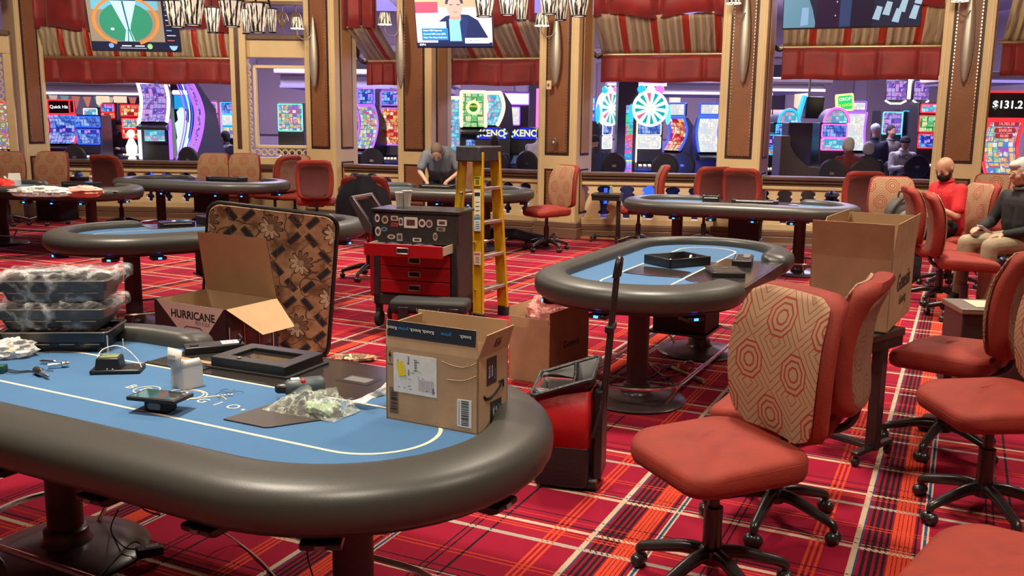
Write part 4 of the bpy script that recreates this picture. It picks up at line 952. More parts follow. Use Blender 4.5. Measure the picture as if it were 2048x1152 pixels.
# ---------------------------------------------------------------- ladder
M_LYEL = mat('ladder_yellow', (.62, .36, .01), .45, noise=.15, nscale=7); M_ALU = mat('ladder_steps', (.40, .30, .26), .45, metal=.5, noise=.2, nscale=15); M_LCAP = mat('ladder_cap', (.045, .045, .055), .6, noise=.3, nscale=25)
q = P(978, 634); t = thing('step_ladder', 'yellow fibreglass step ladder folded upright at the right of the tool cart', 'ladder', (-.30, 8.22, 0), math.radians(148))
LH = 1.46
def stile(x0, z0, x1, z1, y, wdt, dep, name, m=M_LYEL):
    b = MB(); d = Vector((x1 - x0, 0, z1 - z0)); L = d.length; a = math.atan2(d.x, d.z)
    b.M = Matrix.Translation((x0, y, z0)) @ Matrix.Rotation(a, 4, 'Y') @ Matrix.Rotation((.05 if y > 0 else -.05), 4, 'X'); b.bb(-wdt / 2, wdt / 2, -.003, .003, 0, L); b.bb(-wdt / 2, -wdt / 2 + .006, -dep / 2, dep / 2, 0, L); b.bb(wdt / 2 - .006, wdt / 2, -dep / 2, dep / 2, 0, L)
    o = b.build(name, m, t, bevel=.002); return o, b.M, L
f1, Mf, Lf = stile(-.14, .04, -.08, LH, -.20, .10, .03, 'front_stile'); f2, Mf2, _ = stile(-.14, .04, -.08, LH, .20, .10, .03, 'front_stile')
b1, Mb, _ = stile(.16, .04, .09, LH, -.18, .085, .025, 'rear_stile'); b2, Mb2, _ = stile(.16, .04, .09, LH, .18, .085, .025, 'rear_stile')
for k in range(4):
    z = .28 + .29 * k; x = -.14 + .06 * (z / LH)
    MB().bb(x - .045, x + .045, -.2 + .05 * z, .2 - .05 * z, z - .015, z + .012).build('step', M_ALU, t, bevel=.003)
for k in range(3): z = .35 + .38 * k; x = .16 - .10 * (z / LH); MB().cyl((x, -.18, z), (x, .18, z), .012, n=10).build('rear_brace', M_ALU, t)
for y in (-.2, .2):
    MB().cyl((-.10, y, .28), (-.12, y * .4, .08 + .2), .008, n=8).build('knee_brace', M_ALU, t); MB().cyl((-.09, y * .9, .70), (.11, y * .85, .62), .007, n=8).build('spreader', M_ALU, t)
    MB().box((-.14, y, .04), (.10, .045, .085)).build('foot', M_BLKM, t, bevel=.006); MB().box((.16, y * .9, .04), (.08, .045, .085)).build('foot', M_BLKM, t, bevel=.006)
b = MB(); b.prism(rrect(.25, .36, .02), LH - .08, LH + .05); cp = b.build('top_cap', M_LCAP, t, bevel=.01)
b = MB()
for k in range(5): b.cyl((-.08 + .04 * k, -.1, LH + .05), (-.08 + .04 * k, -.1, LH + .053), .012, n=10)
b.prism(rrect(.10, .20, .03), LH + .05, LH + .053); b.build('tool_recess', M_INK, cp)
for z, hh, c_ in ((1.18, .08, (.62, .55, .02)), (.98, .26, (.75, .72, .55)), (.82, .13, (.7, .7, .68)), (.52, .11, (.72, .70, .66))):
    b = MB(); b.M = Mf2; b.bb(-.034, .034, .0155, .0175, z - hh / 2, z + hh / 2); o = b.build('warning_sticker', mat('sticker_l%d' % int(z * 100), c_, .5), t)
    b = MB(); b.M = Mf2; b.bb(-.028, .028, .0176, .0182, z + hh * .28, z + hh * .40); 
    for k in range(4): b.bb(-.022, .018, .0176, .0182, z - hh * .35 + k * hh * .14, z - hh * .35 + k * hh * .14 + .006)
    b.build('sticker_print', M_INK if z > .9 else (M_BLUEI if z > .7 else mat('label_red', (.5, .05, .08), .6)), o, smooth=0)
# ---------------------------------------------------------------- carton with bubble wrap under the middle table
fl_, frr = P(1018, 757), P(1098, 772); az = math.atan2((frr - fl_).y, (frr - fl_).x); ww = .32
cc = frr + Matrix.Rotation(az, 3, 'Z') @ Vector((-ww / 2, .27, 0))
OB, OBF = open_box('half open cardboard carton holding pink bubble wrap under the middle table edge', (cc.x, cc.y, 0), az, ww, .54, .37, {'f': (.07, -4, (.0, .03)), 'l': (.13, 6, (.02, .02)), 'r': (.12, -2, (.0, .0))})
text_mb('Genesis', .07, .001, M=Matrix.Translation((ww / 2 + .001, .02, .24)) @ Matrix.Rotation(PI / 2, 4, 'Z') @ FX).build('printed_name', M_INK, OB, smooth=0)
t = thing('bubble_wrap', 'crumpled pink anti-static bubble wrap bulging from the carton under the middle table', 'packaging', (cc.x + .02, cc.y + .02, .43), az)
b = crumple(33, .13, .20, .13, 50, 30, .35); b.build('wrap', FILM_P, t, smooth=35)
# ---------------------------------------------------------------- red wheeled bag
q = P(1130, 985); t = thing('rolling_bag', 'open red and black wheeled bag with telescopic handle at the nearest table end', 'bag', (q.x, q.y + .12, 0), math.radians(-14))
M_NYL = mat('black_nylon', (.012, .011, .012), .4, bump=.3, bscale=60); M_REDB = mat('red_nylon', (.42, .008, .012), .45, noise=.15, nscale=6, bump=.3, bscale=18); M_GREYL = mat('grey_lining', (.07, .07, .07), .6)
def sec(w2, d2, z, n=28, bul=0): return [(x * (1 + bul * math.sin(k * .9)), y * (1 + bul * math.cos(k * 1.3)), z) for k, (x, y) in enumerate(rrect(w2, d2, .03, 6))]
def loft(b, secs, cap=(True, False)):
    N = len(secs[0]); vs = [p for s_ in secs for p in s_]; fs = [(r * N + k, r * N + (k + 1) % N, (r + 1) * N + (k + 1) % N, (r + 1) * N + k) for r in range(len(secs) - 1) for k in range(N)]
    if cap[0]: fs.append(tuple(range(N))[::-1])
    if cap[1]: fs.append(tuple((len(secs) - 1) * N + k for k in range(N)))
    return b.add(vs, fs)
loft(MB(), [sec(.26, .20, .02), sec(.27, .21, .06), sec(.27, .21, .22)], (True, True)).build('base_pocket', M_NYL, t, bevel=.004)
loft(MB(), [sec(.265, .205, .22), sec(.27, .22, .34, bul=.015), sec(.26, .21, .50, bul=.01)], (False, False)).build('red_body', M_REDB, t, solid=.006)
top = [Vector(p) for p in sec(.29, .26, .53)]; top = [Vector((p.x, p.y, p.z + .05 * math.sin(p.x * 9) + (.035 if p.y > 0 else -.015))) for p in top]
b = MB(); loft(b, [sec(.26, .21, .50), [tuple(p) for p in top]], (False, False)); b.build('collar', M_NYL, t, solid=.006)
b = MB(); loft(b, [sec(.23, .18, .20), sec(.24, .19, .48), [tuple(Vector((p.x * .96, p.y * .95, p.z))) for p in top]], (True, False)); b.build('lining', M_GREYL, t, solid=.004)
b = MB(); b.tube(top, .011, 8, closed=True); b.build('zip_edge', M_NYL, t)
MB().tube([(-.08, -.10, .40), (0, -.10, .385), (.10, -.09, .40)], .006, 6).build('lining_seam', mat('seam_cream', (.6, .5, .4), .6), t)
MB().tube(spline([(.03, .11, .58), (.035, .08, .53), (.03, .05, .48)], 5), [.012] * 10 + [.016], 8).build('zip_strap', M_NYL, t)
b = MB(); b.bb(.145, .19, -.07, .11, .06, .50); b.build('back_frame', M_NYL, t, bevel=.012)
for y in (-.05, .09): MB().cyl((.12, y, .035), (.17, y, .035), .035, n=16).build('wheel', M_BLACK, t)
dx = .11
for y, nm in ((-.03, 'handle_tube'), (.05, 'handle_tube')):
    b = MB(); b.tube([(.165, y, .1), (.185, y, .5)], .015, 10); b.tube([(.185, y, .48), (.208, y, .80)], .012, 10); b.tube([(.208, y, .80), (.228, y, 1.06)], .010, 10); b.build(nm, M_METB, t)
MB().box((.205, .01, .79), (.04, .13, .035), (0, .06, 0)).build('collar_clip', M_BLACK, t, bevel=.008)
MB().tube(spline([(.226, -.035, 1.03), (.235, -.02, 1.10), (.238, .01, 1.115), (.235, .04, 1.10), (.226, .055, 1.03)], 5), .016, 10).build('grip', M_BLACK, t)
MB().tube(spline([(.12, .05, .46), (.17, -.02, .50), (.18, -.08, .40), (.15, -.10, .28)], 6), .010, 8).build('shoulder_strap', M_NYL, t)
# ---------------------------------------------------------------- things on the middle table
def tm(x, y, z=.7712):
    c, s = math.cos(TM_A), math.sin(TM_A); return Vector((TM_C[0] + x * c - y * s, TM_C[1] + x * s + y * c, z))
q = tm(-.045, .0); t = thing('open_case', 'open black box with chrome latches on the middle table felt', 'case', q, TM_A + math.radians(-32))
b = MB(); w2, d2 = .36, .28
for x0, x1, y0, y1 in ((-w2 / 2, w2 / 2, -d2 / 2, -d2 / 2 + .012), (-w2 / 2, w2 / 2, d2 / 2 - .012, d2 / 2), (-w2 / 2, -w2 / 2 + .012, -d2 / 2, d2 / 2), (w2 / 2 - .012, w2 / 2, -d2 / 2, d2 / 2)): b.bb(x0, x1, y0, y1, 0, .062)
b.bb(-w2 / 2, w2 / 2, -d2 / 2, d2 / 2, 0, .01); b.build('case_shell', M_BLACK, t, bevel=.004)
MB().bb(-.12, .10, -.08, .08, .01, .016).build('paper_insert', M_PAPER, t, bevel=.001)
for k, (x, y) in enumerate(((-.10, .09), (.0, .11), (.12, .07), (-.14, -.02), (.14, -.08))): MB().lathe([(.010, .02), (.013, .045), (.006, .055)], 12, c=(x, y, 0)).build('latch_knob', M_CHROME, t)
MB().tube([(-w2 / 2 + .02, -d2 / 2 - .01, .03), (-.05, -d2 / 2 - .035, .03), (.05, -d2 / 2 - .035, .03), (.1, -d2 / 2 - .01, .03)], .008, 8).build('carry_handle', M_BLACK, t)
b = MB().prism([(tm(x, y).x, tm(x, y).y) for x, y in ((.18, -.20), (.50, -.19), (.53, .0), (.50, .20), (.26, .19), (.2, .0))], .7712, .7748)
tag(b.build('glossy_plate', M_GLOSS, None, bevel=.001), 'thin glossy dark plate lying beside the open black box on the middle felt', 'plate')
q = tm(.22, .40, .7755); t = thing('button_tray', 'flat black slotted tray on the dealer plate of the middle table', 'tray', q, TM_A + math.radians(24))
MB().prism(rrect(.30, .21, .01), 0, .03).build('tray_body', M_BLACK, t, bevel=.004)
b = MB()
for k in range(6): b.bb(-.12 + k * .042, -.10 + k * .042, -.08, .08, .03, .0315)
b.build('slots', mat('slot_shine', (.10, .09, .085), .25), t); MB().bb(-.06, -.02, -.02, .03, .0315, .034).build('metal_tab', M_STEEL, t)
q = tm(-.27, .40, .7755); t = thing('chip_rack', 'long black chip rack at the far end of the middle dealer plate', 'tray', q, TM_A + math.radians(10))
MB().prism(rrect(.32, .13, .01), 0, .045).build('rack_body', M_BLACK, t, bevel=.005)
b = MB(); b.bb(-.15, .15, -.05, -.04, .045, .05); b.bb(-.15, .02, .0, .045, .045, .052); b.build('rack_cover', mat('grey_cover', (.25, .24, .22), .3, metal=.4), t, bevel=.002)
b = MB().prism([(tm(x, y).x, tm(x, y).y) for x, y in ((-.26, .08), (-.05, .10), (-.05, .24), (-.26, .22))], .7712, .7735)
tag(b.build('card_slot_plate', mat('brown_plate', (.05, .03, .025), .3), None), 'small brown slotted plate right of the open box on the middle table', 'plate')
# under the middle table
for lab, pxs, m, r in (('wooden-handled hammer lying on the carpet under the middle table', ((1342, 738), (1408, 768)), mat('hammer_wood', (.40, .28, .16), .6), .016),):
    a, b_ = P(*pxs[0]), P(*pxs[1]); t = thing('hammer', lab, 'tool', (a.x, a.y, .017), math.atan2((b_ - a).y, (b_ - a).x)); L = (b_ - a).length
    MB().tube([(0, 0, 0), (L * .6, 0, 0), (L, 0, 0)], [r * .8, r * .7, r], 10).build('handle', m, t); MB().cyl((.0, -.05, .0), (.0, .05, .0), .017, n=12).build('head', M_STEEL, t)
q = P(1378, 738); t = thing('tape_roll', 'small roll with a red and white tag on the carpet under the middle table', 'tape', (q.x, q.y, .03)); MB().tube([(.028 * math.cos(a), 0, .028 * math.sin(a)) for a in np.linspace(0, 2 * PI, 17)[:-1]], .012, 8, closed=True).build('roll', M_STEEL, t)
MB().box((-.05, -.03, -.005), (.08, .03, .03), (0, .3, .4)).build('tag', mat('tag_red', (.7, .12, .1), .5), t)
def cable(label, pts, r=.004, m=M_CABLE, nm='cable'):
    b = MB().tube(spline([Vector(p) for p in pts], 7), r, 6); return tag(b.build(nm, m, None), label, 'cable')
g_ = lambda px, py, z=.006: P(px, py, z)
cable('tangle of beige cable on the carpet behind the middle pedestal', [g_(1240, 748), g_(1290, 755), g_(1320, 740), g_(1300, 728), g_(1330, 752), g_(1370, 745)], .004, mat('cable_beige', (.35, .24, .18), .6))
cable('thin black cable on the carpet between the middle table pedestals', [g_(1275, 735), g_(1305, 760), g_(1340, 757), g_(1345, 775), g_(1320, 748)], .004)
b0 = TN_C
cable('black cable hanging from the nearest table down to its left base plate', [W(268, 975, 2.95), W(272, 1000, 2.98), W(290, 1020, 3.0), W(320, 1030, 2.9)], .003)
cable('black cable curled over the left base plate of the nearest table', [P(236, 1020, .20), P(222, 1060, .06), P(250, 1095, .05), P(285, 1095, .045), P(265, 1085, .05), P(215, 1135, .03), P(190, 1160, .02)], .003)
cable('beige cable running over the chrome foot rail of the nearest table', [P(412, 1030, .62), P(430, 1055, .18), P(470, 1080, .02), P(520, 1120, .008), P(560, 1165, .008)], .004, MATS['cable_beige'])
cable('thin black cable hanging behind the right pedestal of the nearest table', [P(622, 1060, .64), P(615, 1110, .3), P(628, 1160, .05)], .003)
q = P(300, 1112, .03); t = thing('power_adapter', 'black power adapter lying at the rim of the left base plate', 'electronics', (q.x, q.y, .035), .5); MB().box((0, 0, .018), (.10, .06, .035)).build('case', M_BLACK, t, bevel=.006); MB().box((.01, 0, .036), (.05, .03, .002)).build('adapter_label', mat('grey_sticker', (.25, .25, .25), .5), t)
# ---------------------------------------------------------------- big carton on the black stand
BZ = .70
t0 = P(1786, 675, BZ); fz = BZ + .37
B_ = P(1786, 522, fz)
az = math.radians(-31); bw = .40; bd = .80

ctr = B_ + Matrix.Rotation(az, 3, 'Z') @ Vector((-bw / 2, bd / 2 * .9, 0))
BB, BBF = open_box('large open cardboard carton on a black stand behind the two patterned chairs', (ctr.x, ctr.y, BZ), az, bw, bd * .9, .37, {'f': (.185, 9, (0, 0)), 'r': (.185, 5, (.0, .0)), 'l': (.19, -10, (.02, .14)), 'b': (.17, -3, (.0, .0))})
text_mb('Genesis', .13, .001, bold=.015, M=Matrix.Translation((bw / 2 + .002, .04, .22)) @ Matrix.Rotation(PI / 2, 4, 'Z') @ FX).build('printed_name', mat('print_soft', (.05, .035, .02), .8), BB, smooth=0)
text_mb('Gaming', .07, .001, M=Matrix.Translation((bw / 2 + .002, .04, .12)) @ Matrix.Rotation(PI / 2, 4, 'Z') @ FX).build('printed_name', MATS['print_soft'], BB, smooth=0)
# black drink stands (post at one end, flat foot with castors)
def make_stand(label):
    t = thing('side_stand', label, 'side table', group='black rolling side stands')
    MB().prism(rrect(.42, .36, .02), .655, .695).build('top', M_METB, t, bevel=.005)
    MB().bb(-.20, .20, -.17, .17, .60, .655).build('under_shelf', M_BLACK, t, bevel=.004)
    MB().bb(.14, .20, -.03, .03, .07, .655).build('post', M_METB, t, bevel=.006)
    MB().bb(-.20, .20, -.025, .025, .055, .085).build('foot_bar', M_METB, t, bevel=.006)
    for x in (-.19, .17): MB().bb(x - .02, x + .02, -.18, .18, .055, .08).build('cross_foot', M_METB, t, bevel=.006)
    for x in (-.19, .17):
        for y in (-.16, .16): b = MB(); b.cyl((x - .012, y, .024), (x + .012, y, .024), .024, n=12); b.bb(x - .008, x + .008, y - .008, y + .008, .03, .06); b.build('castor', M_BLACK, t)
    return t
ST = make_stand('black rolling stand carrying the large open carton'); q = P(1786, 690, .69); ST.location = (1.80, 4.86, 0); ST.rotation_euler = (0, 0, math.radians(-50))
def stand(px, py, rz, label, group=None):
    q = P(px, py); return dup(ST, (q.x, q.y, 0), rz, label)
stand(1212, 482, math.radians(-15), 'black rolling side stand against the balustrade left of the right far table')
stand(160, 435, math.radians(10), 'black rolling side stand at the left balustrade by the tan chair')
stand(345, 428, math.radians(5), 'black rolling side stand behind the left far table')
t = thing('glass_bottle', 'small blue-lit glass thing standing on the side stand by the balustrade', 'bottle', Vector(P(1212, 482)) + Vector((.05, 0, .695)))
MB().lathe([(.028, 0), (.03, .05), (.014, .075), (.016, .095)], 14).build('body', mat('ice_glass', (.45, .7, .85), .1, trans=.6), t); MB().lathe([(.017, .095), (.017, .108)], 12).build('cap', M_WHITE, t)
# podium bin at right
q = P(1985, 612, .62); t = thing('counter_stand', 'low brown counter with a steel top and cream tray behind the right-hand chairs', 'stand', (q.x + .0, q.y + .05, 0), math.radians(-6))
MB().bb(-.20, .26, -.14, .20, 0, .58).build('cabinet', mat('brown_laminate', (.03, .017, .014), .4), t, bevel=.006)
MB().bb(-.215, .275, -.16, .21, .58, .60).build('wood_edge', mat('edge_wood', (.20, .10, .05), .4), t, bevel=.004); MB().bb(-.215, .275, -.16, .21, .60, .615).build('steel_top', mat('brushed_top', (.30, .28, .27), .35, metal=.7), t, bevel=.003)
MB().bb(-.11, .24, -.10, .13, .615, .622).build('cream_tray', mat('cream_tray', (.62, .60, .42), .4), t, bevel=.003)
# black bag peeking over the chair
q = W(1650, 600, 4.2); t = thing('black_bag', 'black quilted bag peeking over the nearest patterned chair back', 'bag', (q.x, 4.35, .62), 0)
b = crumple(17, .13, .09, .12, 36, 20, .10); b.build('bag_body', M_NYL, t, subs=1); MB().tube(spline([(-.06, 0, .11), (-.02, -.02, .15), (.05, 0, .12)], 6), .01, 8).build('strap', M_NYL, t)
# clutter on the far tables
def on(root, x, y, z=.7712):
    return root.matrix_basis @ Vector((x, y, z))
q = on(TL1, .55, -.1); t = thing('cloth', 'pink cloth heaped on the felt of the left edge table', 'cloth', P(168, 384, .80), .1); crumple(5, .20, .10, .07, amp=.3).build('fabric', mat('pink_cloth', (.75, .30, .24), .8), t)
t = thing('plastic_bag', 'crumpled clear plastic heap on the left edge table', 'bag', P(85, 384, .80), .0); crumple(6, .33, .15, .06, amp=.4).build('film', FILM_W, t, smooth=30)
t = thing('cloth', 'bright red bag heap at the left edge of the left edge table', 'cloth', P(5, 372, .82), 0); crumple(8, .13, .1, .08, amp=.4).build('fabric', mat('red_plastic', (.7, .04, .03), .4), t)
q = P(28, 372, .77); tt, _ = open_box('small opened beige carton on the left edge table', q, .3, .16, .12, .08, {'b': (.09, 10, (.01, .01)), 'l': (.06, 30, (0, 0))}, (M_WCARD, M_WCARD), name='small_carton')
t = thing('paper_sheet', 'white sheet of paper at the right end of the left edge table', 'paper', P(215, 382, .79), .2); MB().box((0, 0, 0), (.25, .15, .004)).build('sheet', M_PAPER, t)
def eq(label, root, x, y, rz, w2, d2, h2, bz=True):
    t = thing('dealer_equipment', label, 'electronics', on(root, x, y, .775), root.rotation_euler.z + rz)
    MB().prism(rrect(w2, d2, .015), 0, h2).build('housing', M_BLACK, t, bevel=.005); MB().prism(rrect(w2 * .8, d2 * .7, .008), h2, h2 + .003).build('glass_cover', MATS['screen_glass'], t)
    MB().tube([(-w2 * .4, -d2 * .5, h2 * .6), (w2 * .4, -d2 * .5, h2 * .6)], .004, 6).build('shiny_edge', M_TRIM, t); return t
eq('black screen housing lying on the table left of the floral panel', TL2, .25, .42, .1, .50, .26, .07); eq('low black chip tray on the table left of the floral panel', TL2, -.22, .40, -.1, .30, .15, .04)
eq('black dealer equipment on the far left table by the balustrade', TL3, .15, .42, 0, .6, .2, .06); eq('black dealer equipment on the left edge table', TL1, .25, .40, 0, .5, .2, .06)
eq('black chip rack on the table behind the tool cart', TC, -.1, .40, 0, .5, .18, .05); eq('flat black chip rack on the right far table', TR, .15, .40, 0, .55, .16, .035)
eq('small black card shuffler on the right far table', TR, -.38, .40, .1, .2, .16, .07)
t = thing('ashtray', 'small round glass dish on the right far table', 'dish', on(TR, .62, .12), 0); MB().lathe([(.05, 0), (.06, .02), (.052, .024)], 18).build('dish', M_STEEL, t); MB().lathe([(.045, .015), (.045, .018)], 16).build('dish_bottom', MATS['ice_glass'], t)
# dark jacket over the object at the left end of the centre table
q = P(735, 470); t = thing('jacket', 'dark navy jacket hung over a chair back beside the tool cart handle', 'jacket', (-1.57, 9.86, .60), 0, sc=1.06)
b = MB()
def jk(i, j):
    a = 2 * PI * i; z = .52 * (1 - j); w2 = .10 + .16 * math.sin(min(1, j * 1.6) * PI / 2) + .02 * math.sin(a * 5 + j * 3); return (w2 * math.cos(a), .13 * (.5 + .5 * min(1, j * 3)) * math.sin(a) * (1 + .15 * math.sin(a * 7)), z + .01 * math.sin(a * 3))
b.grid(jk, 40, 18, cu=True); b.build('cloth_body', mat('navy_cloth', (.008, .009, .016), .85, bump=.4, bscale=9), t, solid=.01)
MB().tube(spline([(-.12, 0, .44), (-.22, -.03, .25), (-.20, -.04, -.05)], 6), .05, 10).build('sleeve', MATS['navy_cloth'], t)
# ================================================================ CHAIRS
def oct_mat(name, ground, line):
    g = NT(name); s = g.sep(g.tc.outputs['Object']); x, z = s[1], s[2]; T = .26
    row = g.math('FLOOR', g.math('DIVIDE', z, T * .72)); odd = g.math('MODULO', g.math('ABSOLUTE', row), 2.0)
    fx = g.math('SUBTRACT', g.math('FRACT', g.math('ADD', g.math('DIVIDE', x, T), g.math('MULTIPLY', odd, .5))), .5)
    fz = g.math('MULTIPLY', g.math('SUBTRACT', g.math('FRACT', g.math('DIVIDE', z, T * .72)), .5), .72)
    def octd(ax, az_): return g.math('MAXIMUM', g.math('MAXIMUM', ax, az_), g.math('MULTIPLY', g.math('ADD', ax, az_), .7071))
    ax, az_ = g.math('ABSOLUTE', fx), g.math('ABSOLUTE', fz); r = octd(ax, az_)
    def ln(d, at, w_=.016): return g.math('LESS_THAN', g.math('ABSOLUTE', g.math('SUBTRACT', d, at)), w_)
    L = ln(r, .10); 
    for a in (.19, .27): L = g.math('MAXIMUM', L, ln(r, a))
    L = g.math('MULTIPLY', L, g.math('LESS_THAN', r, .285))
    ch = g.math('FRACT', g.math('MULTIPLY', g.math('ADD', g.math('ABSOLUTE', fx), fz), 8.0)); chev = g.math('MULTIPLY', g.math('LESS_THAN', ch, .16), g.math('GREATER_THAN', r, .285))
    L = g.math('MAXIMUM', L, chev)
    n = g.noise(g.tc.outputs['Object'], 180, 3); c = g.mix(n, tuple(v * .8 for v in ground), ground); g.put(g.b.inputs['Base Color'], g.mix(L, c, line)); g.b.inputs['Roughness'].default_value = .8
    g.bump(g.math('SUBTRACT', 1.0, L), .35, .004); return g.m
PATT = oct_mat('octagon_fabric', (.38, .25, .14), (.30, .035, .018)); PATB = oct_mat('octagon_back_fabric', (.26, .14, .085), (.17, .05, .03))
M_VEL = mat('red_velvet', (.24, .021, .009), .75, noise=.16, nscale=7, bump=.15, bscale=120); M_BACKPLAIN = mat('back_plain', (.075, .014, .013), .7, noise=.1, nscale=12)
def cushion(b, hx, hy, z0, z1, r=.06, crown=.015, front=.0, n=6):
    """rounded seat pad"""
    base = rrect(2 * hx, 2 * hy, .11, 7); N = len(base)
    lay = [(.90, z0), (.97, z0 + .012), (1.0, z0 + .035), (1.0, z1 - .03), (.97, z1 - .012), (.90, z1 - .003), (.7, z1 + crown * .6), (.45, z1 + crown * .9), (.2, z1 + crown)]
    vs = [(x * k, y * k, z - (.02 * max(0, x / hx) ** 2 if z > (z0 + z1) / 2 else 0) + (-.018 * max(0, x / hx) ** 3)) for k, z in lay for x, y in base]
    fs = [tuple(range(N))[::-1]] + [(r_ * N + k, r_ * N + (k + 1) % N, (r_ + 1) * N + (k + 1) % N, (r_ + 1) * N + k) for r_ in range(len(lay) - 1) for k in range(N)] + [tuple((len(lay) - 1) * N + k for k in range(N))]
    return b.add(vs, fs)
BH = .56                                            # backrest height
def back_curve(u):                                   # side profile: x offset of the front face along the height 0..1
    return -.02 - .05 * u + .045 * math.sin(u * PI * .95) - .10 * max(0, u - .72) ** 1.3 * 1.5
def back_w(u): return .245 + .035 * math.sin(min(1, u * 1.15) * PI) ** .7 - .02 * (1 - u)
def back_mb(inset, t0, t1, z0=0.0, z1=1.0):
    """closed slab following the curve; t0,t1 = front and back offsets"""
    nu, nv = 22, 15; b = MB(); vs = []; fs = []
    def pt(i, j, side):
        u = z0 + (z1 - z0) * i / (nu - 1); e = min(i, nu - 1 - i) / (nu - 1) * (z1 - z0) * BH
        w_ = back_w(u) - inset; cr = .07
        if e < cr: w_ -= cr * (1 - math.sqrt(max(0, 1 - (1 - e / cr) ** 2)))
        v = -1 + 2 * j / (nv - 1); y = v * w_; edge = min(1, (1 - abs(v)) * 7, e / .02 + .12 if True else 1); rd = math.sqrt(max(0, 1 - (1 - min(1, edge)) ** 2))
        x = back_curve(u) + .018 * v * v
        th = (t0 - t1); mid_ = (t0 + t1) / 2; x += mid_ + (th / 2) * (1 if side else -1) * (.25 + .75 * rd)
        return (x, y, .575 + u * BH)
    for side in (1, 0):
        for i in range(nu):
            for j in range(nv): vs.append(pt(i, j, side))
    o = nu * nv
    for i in range(nu - 1):
        for j in range(nv - 1):
            a = i * nv + j; fs.append((a, a + 1, a + nv + 1, a + nv)); fs.append((o + a, o + a + nv, o + a + nv + 1, o + a + 1))
    for i in range(nu - 1):
        for j in (0, nv - 1): a = i * nv + j; fs.append((a, a + nv, o + a + nv, o + a))
    for j in range(nv - 1):
        for i in (0, nu - 1): a = i * nv + j; fs.append((a, a + 1, o + a + 1, o + a))
    return b.add(vs, fs)
def make_chair(label, plain=False):
    t = thing('swivel_chair', label, 'chair', group='red swivel chairs of the card room')
    b = MB(); cushion(b, .255, .275, .475, .585); b.M = None; b.build('seat', M_VEL, t, smooth=60)
    b = MB(); pp = [(x * .985, y * .985, .555 - .03 * max(0, x / .255) ** 2 - .018 * max(0, x / .255) ** 3) for x, y in rrect(.51, .55, .11, 7)]; b.tube(pp, .005, 6, closed=True); b.build('seat_piping', M_VEL, t)
    k = -.235
    def shift(mb): mb.v = [Vector((p.x + k, p.y, p.z)) for p in mb.v]; return mb
    shift(back_mb(0, .0, -.10)).build('backrest', M_VEL, t, smooth=60)
    shift(back_mb(.012, .008, -.012, .02, .985)).build('front_fabric', PATT, t, smooth=60)
    shift(back_mb(.040, -.085, -.108, .05, .90)).build('rear_fabric', M_BACKPLAIN if plain else PATB, t, smooth=60)
    MB().bb(-.13, .13, -.11, .11, .45, .48).build('seat_plate', M_METB, t, bevel=.008)
    b = MB(); b.cyl((0, 0, .28), (0, 0, .46), .022, n=14); b.cyl((0, 0, .10), (0, 0, .32), .036, n=16); b.build('column', M_METB, t)
    b = MB(); b.tube(spline([(-.12, 0, .46), (-.24, 0, .47), (-.31, 0, .54), (-.325, 0, .70)], 6), .018, 8); b.build('back_arm', M_METB, t)
    for q in range(5):
        a = 2 * PI * q / 5 + .3; c, s = math.cos(a), math.sin(a)
        b = MB(); sp = spline([(0, 0, .135), (.10 * c, .10 * s, .135), (.22 * c, .22 * s, .105), (.285 * c, .285 * s, .085), (.295 * c, .295 * s, .062)], 5); b.tube(sp, [.030 - .014 * i / (len(sp) - 1) for i in range(len(sp))], 10); o = b.build('base_arm', M_METB, t)
        b = MB(); d = Vector((-s, c, 0)); p = Vector((.295 * c, .295 * s, .029)); b.sph(p + d * .014, .029, 12, 8, (1, 1, 1)); b.sph(p - d * .014, .029, 12, 8); b.build('castor', M_METB, o)
    b = MB(); b.lathe([(.045, .10), (.055, .125), (.050, .155), (.036, .165)], 18); b.build('hub', M_METB, t)
    b = MB(); b.tube([(.05, -.10, .46), (.05, -.25, .455), (.05, -.29, .45)], .006, 6); b.build('height_lever', M_METB, t)
    return t
# nearest chair: seat toward lower left
K1 = make_chair('nearest red chair with octagon-patterned back, seat turned to the nearest table')
def chair(x, y, deg, label, src=None, sc=None, group=None):
    return dup(src or K1, (x, y, 0), math.radians(deg), label, sc=sc, group=group)
K1.location = (.77, 3.34, 0); K1.rotation_euler = (0, 0, math.radians(203))
chair(1.17, 3.93, 150, 'patterned chair seen from behind, directly beyond the nearest chair, carton above it')
chair(2.14, 4.02, 182, 'right-hand chair with wide orange seat, its base in full view, second from the picture corner')
chair(2.36, 4.92, 138, 'right-hand chair standing behind another, its seat partly in shade')
chair(1.37, 2.37, 140, 'orange seat alone showing in the lower right picture corner')
KP = make_chair('red chair with dark plain back turned to the camera by the left far table', plain=True); 
def wy(px, Y, deg, label, src=None):
    return chair(W(px, 340, Y).x, Y, deg, label, src)
def wc(px, py, deg, label, src=None, z=0.0):
    q = P(px, py, z); return chair(q.x, q.y, deg, label, src)
KP.location = (W(238, 340, 14.5).x, 14.5, 0); KP.rotation_euler = (0, 0, math.radians(75))
wy(10, 14.7, -70, 'tan patterned chair cut by the left picture edge behind the littered table')
wy(90, 14.9, -86, 'tan patterned chair second from the left picture edge behind the littered table')
wy(414, 15.0, -95, 'left one of two tan patterned chairs pushed up behind the left far table')
wy(478, 15.0, -92, 'right one of two tan patterned chairs pushed up behind the left far table')
wy(548, 14.75, 150, 'bright red chair turned sideways at the right end of the left far table')
wy(588, 14.7, -80, 'brownish chair between the bright red one and the dark red back')
wy(632, 13.7, 97, 'chair with wide dark red back to the camera left of the tool cart', KP)
wy(925, 14.1, -95, 'tan patterned chair mostly hidden behind the yellow ladder')
wc(1092, 500, 215, 'tan patterned chair with red seat before the middle column')
